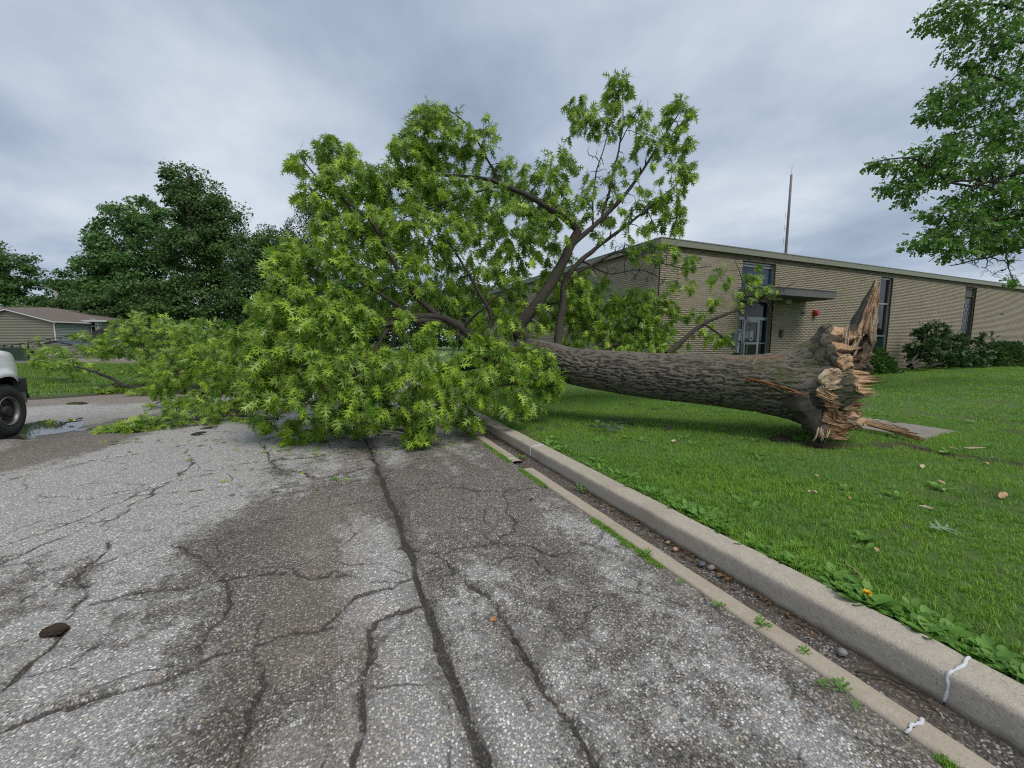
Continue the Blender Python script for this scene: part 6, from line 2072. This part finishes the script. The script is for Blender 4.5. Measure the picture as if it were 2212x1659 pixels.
m = MB(); m.box(XR - .01, XR + .02, 6.35, 6.55, 1.18, 1.22); m.build('door_handle', M_TRIM, trk)
# bumper: black top, grey lower corner, wrapping the nose
yb = np.linspace(9.46, 9.90, 12)
m = MB()
for lo, hi, ins, mt in ((.70, .91, .0, 0), (.50, .695, .02, 1)):
    outer = [(float(hw(y)) + .09 - ins, y) for y in yb] + [(.45, 9.98 - ins), (0, 10.01 - ins)]
    outer = outer + [(-a, b) for a, b in outer[-2::-1]]
    inner = [(a * .90, b - .12) for a, b in outer]
    n = len(outer)
    v_ = [(XC + a, b, lo) for a, b in outer] + [(XC + a, b, hi) for a, b in outer] + [(XC + a, b, hi) for a, b in inner] + [(XC + a, b, lo) for a, b in inner]
    f_ = []
    for i in range(n - 1):
        for q in range(4):
            f_.append((q * n + i, q * n + i + 1, ((q + 1) % 4) * n + i + 1, ((q + 1) % 4) * n + i))
    f_ += [(0, n, 2 * n, 3 * n), (n - 1, 2 * n - 1, 3 * n - 1, 4 * n - 1)]
    m.add(v_, f_, mt)
m.build('bumper', [M_TRIM, M_TRIMG], trk)
for s in (1, -1):
    m = MB(); m.obox((XC + s * .48, 9.81, 1.05), (s * .14, -.02, 0), (.01, .03, 0), (0, 0, .10)); m.build('headlight', M_LAMP, trk)
m = MB(); m.box(XC - .5, XC + .5, 9.82, 9.86, .97, 1.16); m.build('grille', M_TRIM, trk)


def wheel(yc, s):
    x_out = XC + s * 1.0
    ax = (s, 0, 0)
    c_ = (x_out, yc, WR)
    m = MB()
    m.lathe([(.235, -.02), (.25, .0), (.30, .012), (.355, .008), (.385, -.004), (.405, -.022), (WR, -.045), (WR, -.235), (.40, -.26), (.30, -.275), (.235, -.26)], c_, ax, 64)
    wh = m.build('wheel', M_TYRE, trk, True)
    m = MB()
    for i in range(44):
        a = 2 * math.pi * i / 44
        for o1, o2, sh_ in ((-.028, -.10, 0), (-.11, -.17, .5), (-.18, -.25, 0)):
            aa = a + sh_ * 2 * math.pi / 44
            rc = np.array([0, math.cos(aa), math.sin(aa)])
            tn = np.array([0, -math.sin(aa), math.cos(aa)])
            m.obox(np.array(c_) + rc * (WR + .002) + np.array([s * (o1 + o2) / 2, 0, 0]), rc * .010, tn * .019, np.array([abs(o2 - o1) / 2, 0, 0]))
    t_ = m.build('tread', M_TYRE, wh)
    t_['kind'] = 'stuff'
    m = MB(); m.lathe([(.236, -.015), (.228, .004), (.215, .0), (.205, -.05), (.20, -.12)], c_, ax, 48); m.build('rim', M_RIML, wh, True)
    m = MB()
    m.lathe([(.205, -.055), (.17, -.05), (.12, -.085), (.085, -.08), (.085, -.02), (.055, -.005), (.0, -.002)], c_, ax, 40)
    dsk = m.build('disc', M_RIM, wh, True)
    for i in range(6):
        a = 2 * math.pi * (i + .5) / 6
        p = np.array(c_) + np.array([s * -.062, math.cos(a) * .155, math.sin(a) * .155])
        mm = MB(); mm.lathe([(.0, .012), (.036, .012), (.036, -.01)], p, ax, 14); mm.build('hand_hole', M_BLACK, wh)
        a = 2 * math.pi * i / 6
        p = np.array(c_) + np.array([s * -.078, math.cos(a) * .103, math.sin(a) * .103])
        mm = MB(); mm.lathe([(.0, .025), (.011, .022), (.011, 0)], p, ax, 6); mm.build('lug_nut', M_RIML, wh)


for yc in (FA, RA):
    for s in (1, -1):
        wheel(yc, s)

# ================================================================== litter of the storm, weeds, stones
def lz(p):
    return float(lawn_z(np.array([p[0]]), np.array([p[1]]))[0])


def chip(name, label, p, L, W, ang, mat, seed, group, cat, thick=.012, lift=.03, tilt=.1):
    """A torn flake of wood or bark: uneven outline, curled, real thickness."""
    r = np.random.default_rng(seed)
    n = 9
    t = np.linspace(-1, 1, n)
    w = W * (1 - np.abs(t) ** r.uniform(1.5, 3)) * r.uniform(.6, 1.2, n) + .004
    ca_, sa_ = math.cos(ang), math.sin(ang)
    vs = []
    for s_ in (1, -1):
        for k2, e in ((0, 1), (1, -1)):
            for i in range(n):
                x, y = t[i] * L / 2, e * w[i] * r.uniform(.8, 1.1) / 2
                z = lift + .25 * L * tilt * t[i] + .10 * L * (1 - t[i] ** 2) * tilt + s_ * thick / 2 * (1 - .7 * abs(t[i]) ** 3) + r.normal(0, .002)
                vs.append((p[0] + x * ca_ - y * sa_, p[1] + x * sa_ + y * ca_, p[2] + z))
    fs = []
    A, B2, C2, D2_ = 0, n, 2 * n, 3 * n
    for i in range(n - 1):
        fs += [(A + i, A + i + 1, B2 + i + 1, B2 + i), (C2 + i, D2_ + i, D2_ + i + 1, C2 + i + 1), (A + i, C2 + i, C2 + i + 1, A + i + 1), (B2 + i, B2 + i + 1, D2_ + i + 1, D2_ + i)]
    fs += [(A, B2, D2_, C2), (A + n - 1, C2 + n - 1, D2_ + n - 1, B2 + n - 1)]
    m = MB(); m.add(vs, fs)
    o = m.build(name, mat, None, False, tuple(p))
    return tag(o, label, cat, group)


def z7(x, y):
    return (3000 + x / 2.633) * .57604, (1500 + y / 2.633) * .57604


def LG(px, py):
    g = G(px, py, .2)
    for _ in range(3):
        g = G(px, py, lz(g))
    return g


CH = [((1205, 682), .15, .05, .3, 'orange wood chip on the lawn below the concrete walk'), ((1395, 842), .10, .04, 1.0, 'pale curled wood chip in the middle of the right lawn'),
      ((2000, 972), .20, .065, .1, 'largest flat wood chip on the lawn near the right edge'), ((1242, 1092), .11, .04, 2.4, 'tan wood chip on the lawn above the blue-green leaf'),
      ((750, 1522), .06, .035, .5, 'small orange chip on the grass nearest the dandelions'), ((90, 930), .06, .03, .2, 'thin wood chip left of the torn root on the lawn'),
      ((145, 935), .045, .02, 1.2, 'tiny wood chip beside the thin one on the lawn'), ((160, 772), .06, .03, .9, 'small chip just in front of the torn root'),
      ((1490, 495), .08, .04, 1.4, 'orange chip standing at the edge of the soil rut'), ((1415, 915), .035, .025, .2, 'pale round chip below the curled chip on the lawn'),
      ((1845, 650), .06, .04, .4, 'pale chip on the lawn right of the soil rut'), ((490, 1000), .035, .02, .3, 'yellowish speck of wood on the middle lawn')]
for i, ((x, y), L, W, a, lb) in enumerate(CH):
    chip('wood_chip', lb, LG(*z7(x, y)), L * .85, W * .8, a, M_WOOD if i % 3 else M_WOODP, 200 + i, 'wood chips on the lawn', 'wood chip', tilt=.25)
chip('wood_chip', 'long pale wood sliver lying beside the soil rut', LG(*z7(1715, 495)), .26, .035, -.55, M_WOODP, 230, 'wood chips on the lawn', 'wood chip')
chip('wood_chip', 'pale wood chip on the lawn in front of the trunk', LG(1455, 957), .10, .045, .3, M_WOODP, 231, 'wood chips on the lawn', 'wood chip', tilt=.3)
chip('bark_piece', 'dark piece of bark on the lawn in front of the trunk', LG(1440, 930), .20, .09, .5, M_LIMB, 232, 'bark scraps', 'bark', .02, .035, .3)
p_ = G(430, 940); chip('bark_piece', 'brown bark chunk lying on the road left of the crown', p_, .22, .09, .2, M_LIMB, 233, 'bark scraps', 'bark', .035, .03, .2)
p_ = G(452, 926); chip('bark_piece', 'thin bark strip on the road behind the bark chunk', p_, .26, .05, .1, M_LIMB, 234, 'bark scraps', 'bark', .02, .02, .1)
p_ = G(1065, 1340); chip('wood_chip', 'single rust-brown fragment on the middle of the road', p_, .045, .03, .4, M_ORANGE, 235, 'wood chips on the road', 'wood chip', .008, .008)
p_ = G(1148, 1080); chip('bark_piece', 'small dark bark scrap on the road near the gutter', p_, .06, .025, .4, M_LIMB, 236, 'bark scraps', 'bark', .01, .008)

# long split plank torn from the trunk
pa, pb = LG(*z7(560, 230)), LG(*z7(1262, 412))
pl = thing('wood_plank', 'long splintered strip of trunk wood lying along the concrete walk', 'wood strip', tuple((pa + pb) / 2))
fibres('wood', [(1846, 905, 6.15), (1885, 917, 5.95), (1925, 928, 5.72), (1965, 939, 5.5), (2006, 953, 5.28)], .04, .02, 9, (0, -.3, 1.0), M_WOOD, 240, parent=pl, tipvar=.4)
fibres('torn_edge', [(1850, 903, 6.15), (1890, 914, 5.95), (1930, 926, 5.72), (1975, 938, 5.5)], .018, .022, 5, (0, -.3, 1.0), M_WOODP, 241, parent=pl, tipvar=.4)

# mud clod on the road
cc = G(118, 1367)
bm = bmesh.new(); bmesh.ops.create_icosphere(bm, subdivisions=4, radius=1)
me = bpy.data.meshes.new('mud_clod'); bm.to_mesh(me); bm.free()
V = np.array([v_.co[:] for v_ in me.vertices])
V = V * (1 + .45 * (fbm(V * 2.2, 4, 3) - .5) + .35 * (fbm(V * 7, 3, 5) - .5))[:, None] * np.array([.056, .036, .030])
V[:, 2] = np.maximum(V[:, 2], -.014) + .013
me.vertices.foreach_set('co', V.astype(np.float32).ravel())
k = NT('dark_mud'); k.p(Base_Color=k.mix(k.noise(k.obj(), 60, 5), (.018, .012, .008), (.065, .042, .026)), Roughness=.95); k.bump(k.noise(k.obj(), 120, 5), 1.0, .01)
o = link_mesh('mud_clod', me, k.m, None, tuple(cc)); tag(o, 'dark brown clump of mud lying on the road at lower left', 'mud clod')
# soil heap by the root
cc = LG(1690, 950)
bm = bmesh.new(); bmesh.ops.create_icosphere(bm, subdivisions=4, radius=1)
me = bpy.data.meshes.new('soil_heap'); bm.to_mesh(me); bm.free()
V = np.array([v_.co[:] for v_ in me.vertices])
V = V * (1 + .5 * (fbm(V * 3, 4, 3) - .5) + .4 * (fbm(V * 9, 3, 5) - .5))[:, None] * np.array([.20, .13, .055])
me.vertices.foreach_set('co', V.astype(np.float32).ravel())
o = link_mesh('soil_heap', me, k.m, None, tuple(cc)); tag(o, 'small heap of torn soil on the lawn left of the torn root', 'soil')

# stones in the gutter
M_ST = [plain('tan_stone', (.33, .25, .17), .7), plain('pink_stone', (.38, .24, .19), .7), plain('blue_grey_stone', (.085, .095, .115), .6), plain('grey_stone', (.22, .21, .20), .7)]
ST = [((1502, 1213), .018, 0, 'small tan stone in the gutter, farthest of the four'), ((1534, 1228), .020, 1, 'pinkish stone in the gutter beside the tan one'), ((1517 + 85, 1251 + 8), .0, 2, ''), ]
zs = lambda x, y: ((1700 + x / 1.0337) * .57604, (1500 + y / 1.0337) * .57604)
for (x, y), s_, mi_, lb in [((833, 556), .018, 0, 'small tan stone in the gutter, farthest of the four'), ((861, 583), .020, 1, 'pinkish stone in the gutter beside the tan one'), ((963, 641), .026, 2, 'blue-grey stone in the gutter grit'), ((999, 655), .024, 3, 'round grey stone in the gutter, nearest of the four'), ((1508, 985), .022, 3, 'white broken pebble in the gutter near the caulked joint')]:
    p_ = G(*zs(x, y))
    bm = bmesh.new(); bmesh.ops.create_icosphere(bm, subdivisions=3, radius=1)
    me = bpy.data.meshes.new('stone'); bm.to_mesh(me); bm.free()
    V = np.array([v_.co[:] for v_ in me.vertices])
    V = V * (1 + .5 * (fbm(V * 1.2 + x, 3, 3) - .5))[:, None] * np.array([1.2, .9, .7]) * s_ + [0, 0, s_ * .45]
    me.vertices.foreach_set('co', V.astype(np.float32).ravel())
    me.polygons.foreach_set('use_smooth', np.ones(len(me.polygons), bool))
    o = link_mesh('stone', me, M_ST[mi_], None, tuple(p_)); tag(o, lb, 'stone', 'stones in the gutter')

# twigs in the gutter and dry stalks
def stick(name, label, pts, r0, r1, mat, cat, group=None):
    P = smooth_line(np.array(pts), 18)
    P[1:-1] += np.random.default_rng(len(label)).normal(0, .004, (16, 3))
    m = MB(); m.tube(P, np.linspace(r0, r1, 18), 6)
    o = m.build(name, mat, None, True, tuple(pts[0])); tag(o, label, cat, group)


gg = [G(*zs(a, b), .02) for a, b in ((1560, 1055), (1680, 1075), (1790, 1130), (1890, 1225))]
stick('twig', 'thin bent twig lying in the gutter near the caulked joint', gg, .006, .003, M_TWIG, 'twig')
p_ = G(1880, 1262, .16); stick('dry_stalk', 'dry straw stalk leaning above the dandelion flower', [p_, p_ + np.array([-.06, .10, .10])], .003, .002, plain('straw', (.45, .36, .20), .8), 'stalk')
p_ = LG(1325, 922)
so_, t = fallen('fallen_sprig', 'wilted oak sprig lying on the lawn before the trunk', tuple(p_), 81)
t.limb([(1275, 918, 6.15), (1300, 922, 6.1), (1345, 926, 6.1)], .008, .004)
M_WILT = leaf_mat('wilted_leaf', (.13, .21, .11), (.24, .33, .21), (.26, .34, .24), .25)
t.blob(1310, 921, 6.12, 36, 3, .16, 3, 9, nl=4, size=.13, droop=.05, lift=.0, gmin=.175)
t.finish(M_WILT)
for (x, y, s_, lb) in [(1400, 1310, .20, 'pale blue-green oak leaf lying on the right lawn'), (1680, 232, .16, 'pale oak leaf on the lawn beyond the concrete walk'), (950, 378, .13, 'pale oak leaf at the foot of the split plank')]:
    p_ = LG(*z7(x, y)); p_ = p_ + np.array([0, 0, .045])
    V, F = leaf_arrays(np.array([p_ - CR * s_ / 2]), leaf_frames(np.array([CR * 1.0 + [0, 0, -.05]]), np.array([[.1, -.35, 1.0]])), np.array([s_]), LEAF_V, LEAF_F)
    o = npmesh('oak_leaf', V, F, M_WILT, None, attrs={'rnd': np.full(len(V), .8)}, loc=tuple(p_)); tag(o, lb, 'leaf', 'single leaves on the lawn')

# weeds: broad leaves crowding the kerb, as one ground cover
M_WEED = leaf_mat('weed_leaf', (.085, .215, .03), (.19, .38, .065), (.2, .34, .12), .32)
WL_V = np.array([(0, 0, 0), (.10, .15, .02), (.17, .40, .04), (.22, .62, .03), (.16, .85, .0), (0, 1.0, -.06), (-.16, .85, 0), (-.22, .62, .03), (-.17, .40, .04), (-.10, .15, .02), (0, .5, -.02)], float)
WL_F = np.array([(0, 1, 10), (1, 2, 10), (2, 3, 10), (3, 4, 10), (4, 5, 10), (5, 6, 10), (6, 7, 10), (7, 8, 10), (8, 9, 10), (9, 0, 10)])


def rosettes(C, nl, size, r, up=.55):
    P_, D_, N_, S_, R_ = [], [], [], [], []
    for c in C:
        n = int(nl * r.uniform(.6, 1.4))
        a = r.uniform(0, 6.28) + np.arange(n) * 2.4
        el = r.uniform(.15, up + .3, n)
        D = np.column_stack([np.cos(a), np.sin(a), el])
        P_.append(c + np.column_stack([np.cos(a), np.sin(a), np.zeros(n)]) * .008 + [0, 0, .004]); D_.append(unit(D))
        N_.append(unit(np.column_stack([-np.cos(a) * .5, -np.sin(a) * .5, np.ones(n)]) + r.normal(0, .25, (n, 3))))
        S_.append(size * r.uniform(.5, 1.25, n)); R_.append(np.clip(r.uniform(.2, .8) + r.normal(0, .15, n), 0, 1))
    return leaf_arrays(np.concatenate(P_), leaf_frames(np.concatenate(D_), np.concatenate(N_)), np.concatenate(S_), WL_V, WL_F) + (np.concatenate(R_),)


r = np.random.default_rng(91)
C = []
for _ in range(3000):
    y = r.uniform(.25, 5.2)
    x = 2.55 + abs(r.normal(0, .11))
    den = np.interp(y, [.25, 1.5, 2.2, 3.2, 5.2], [1, 1, .55, .3, .08]) * (.25 + 1.2 * sstep(.35, .65, vn(np.array([[x * 3, y * 2.2]]), 7))[0])
    if r.uniform() < den * .26 and x < 2.95:
        C.append((x, y, lz((x, y)) - .004))
for _ in range(220):
    x, y = r.uniform(2.7, 11), r.uniform(.9, 7)
    if fbm(np.array([[x * .8, y * .8]]), 3, 66)[0] > .53:
        C.append((x, y, lz((x, y)) - .002))
V, F, rn = rosettes(np.array(C), 7, .085, r)
o = npmesh('weeds', V, F, M_WEED, None, attrs={'rnd': np.repeat(rn, len(WL_V))})
tag(o, 'broad-leaved weeds crowding the grass edge along the kerb', 'weeds', kind='stuff')
# moss and seedlings in the joint between asphalt and lip
r = np.random.default_rng(92)
Pm = np.column_stack([r.normal(1.988, .018, 2600), r.uniform(.3, 7.5, 2600), np.full(2600, .004)])
keep = vn(Pm[:, :2] * np.array([3, 2.3]), 9) > np.interp(Pm[:, 1], [.3, 2, 4, 7.5], [.52, .38, .25, .18])
o = grass('moss', Pm[keep], 12, .022, .0035, .018, 1, M_GRASS, 'moss and seedlings growing in the joint beside the asphalt', 93)
r = np.random.default_rng(94)
WP = [(1547, 1308), (1640, 1345), (1735, 1412), (1775, 1475), (1815, 1490), (1852, 1530), (1290, 1063), (1258, 1060), (1395, 1200), (1466, 1258), (1130, 990), (1165, 985)]
me0 = None
WLB = ['gutter-lip weed level with the blue-grey stone', 'gutter-lip weed just nearer than the stones', 'weed at the lip halfway between stones and caulked joint', 'upper of the two weeds touching at the gutter lip', 'lower of the two weeds touching at the gutter lip', 'weed at the lip nearest the caulked joint',
       'weed against the kerb face in the far gutter grit', 'lone weed in the far gutter grit, left of the kerb face one', 'weed in the mossy joint farther than all the stones', 'weed in the mossy joint just beyond the tan stone', 'left weed in the far gap of the gutter lip', 'right weed beside the far caulked kerb joint']
for i, (px, py) in enumerate(WP):
    p_ = G(px, py, .012)
    if me0 is None:
        V, F, rn = rosettes(np.zeros((1, 3)) + np.random.default_rng(1).normal(0, .02, (5, 3)) * np.array([.6, 1.6, 0]), 6, .024, r, 1.0)
        o = npmesh('gutter_weed', V, F, M_WEED, None, attrs={'rnd': np.repeat(rn, len(WL_V))}); me0 = o.data
    else:
        o = bpy.data.objects.new('gutter_weed', me0); COL.objects.link(o)
    o.location = tuple(p_); o.rotation_euler = (0, 0, r.uniform(0, 6)); s_ = r.uniform(.6, 1.35) * (1.6 if i in (6, 7, 10, 11) else 1); o.scale = (s_, s_, s_)
    tag(o, WLB[i], 'weed', 'weeds in the gutter')

# the one dandelion in flower
p_ = G(1873, 1300, .16)
dn = thing('dandelion', 'dandelion with one yellow flower beside the kerb', 'flower', tuple(p_))
V, F, rn = rosettes(np.array([p_ - [0, 0, .03]]), 9, .12, r)
npmesh('leaves', V, F, M_WEED, dn, attrs={'rnd': np.repeat(rn, len(WL_V))})
tp_ = G(1873, 1282, .215)
m = MB(); m.tube([p_ - [0, 0, .04], (p_ + tp_) / 2 + [.005, 0, 0], tp_], .0025, 5); m.build('stem', plain('dandelion_stem', (.22, .28, .10), .6), dn)
r = np.random.default_rng(5)
n = 90
a = r.uniform(0, 6.28, n); e = r.uniform(.05, 1.2, n)
D = unit(np.column_stack([np.cos(a), np.sin(a), e]))
V, F = leaf_arrays(np.repeat(tp_[None], n, 0), leaf_frames(D, unit(np.column_stack([-np.cos(a), -np.sin(a), np.ones(n)]))), np.full(n, .026) * r.uniform(.7, 1.1, n), QUAD_V * np.array([.5, 1, 1]), QUAD_F)
npmesh('flower_head', V, F, plain('dandelion_yellow', (.80, .52, .01), .6, 0, .1, 30), dn)

# dead leaf litter washed along the kerb, and leaves shed on the road
r = np.random.default_rng(101)
n = 520
P = np.column_stack([2.302 - np.abs(r.normal(0, .035, n)), r.uniform(.3, 7.5, n), r.uniform(.004, .016, n)])
P = P[vn(P[:, :2] * np.array([1, 2.0]), 4) > .45]
n = len(P); a = r.uniform(0, 6.28, n)
V, F = leaf_arrays(P, leaf_frames(np.column_stack([np.cos(a), np.sin(a), r.normal(0, .25, n)]), unit(np.column_stack([r.normal(0, .3, (n, 2)), np.ones(n)]))), r.uniform(.015, .045, n), QUAD_V, QUAD_F)
o = npmesh('leaf_litter', V, F, leaf_mat('dead_leaf', (.055, .032, .017), (.21, .125, .055), None, .1), None, attrs={'rnd': np.repeat(r.uniform(0, 1, n), 4)})
tag(o, 'brown dead leaf litter washed along the foot of the kerb', 'litter', kind='stuff')
P = []
for px, py, sx_, sy_, n in ((700, 965, 160, 14, 46), (450, 945, 150, 10, 26), (1000, 950, 60, 16, 12), (250, 950, 70, 8, 10), (620, 1010, 220, 30, 9)):
    for _ in range(n):
        P.append(G(px + r.normal(0, sx_ * .6), py + abs(r.normal(0, sy_)), .012))
P = np.array([p for p in P if p[0] < 1.9]); n = len(P); a = r.uniform(0, 6.28, n)
V, F = leaf_arrays(P, leaf_frames(np.column_stack([np.cos(a), np.sin(a), r.normal(0, .15, n)]), unit(np.column_stack([r.normal(0, .25, (n, 2)), np.ones(n)]))), r.uniform(.05, .13, n), LEAF_V, LEAF_F)
o = npmesh('shed_leaves', V, F, M_OAK, None, attrs={'rnd': np.repeat(r.uniform(0, 1, n), len(LEAF_V))})
tag(o, 'loose oak leaves shed on the road before the crown', 'leaves', kind='stuff')
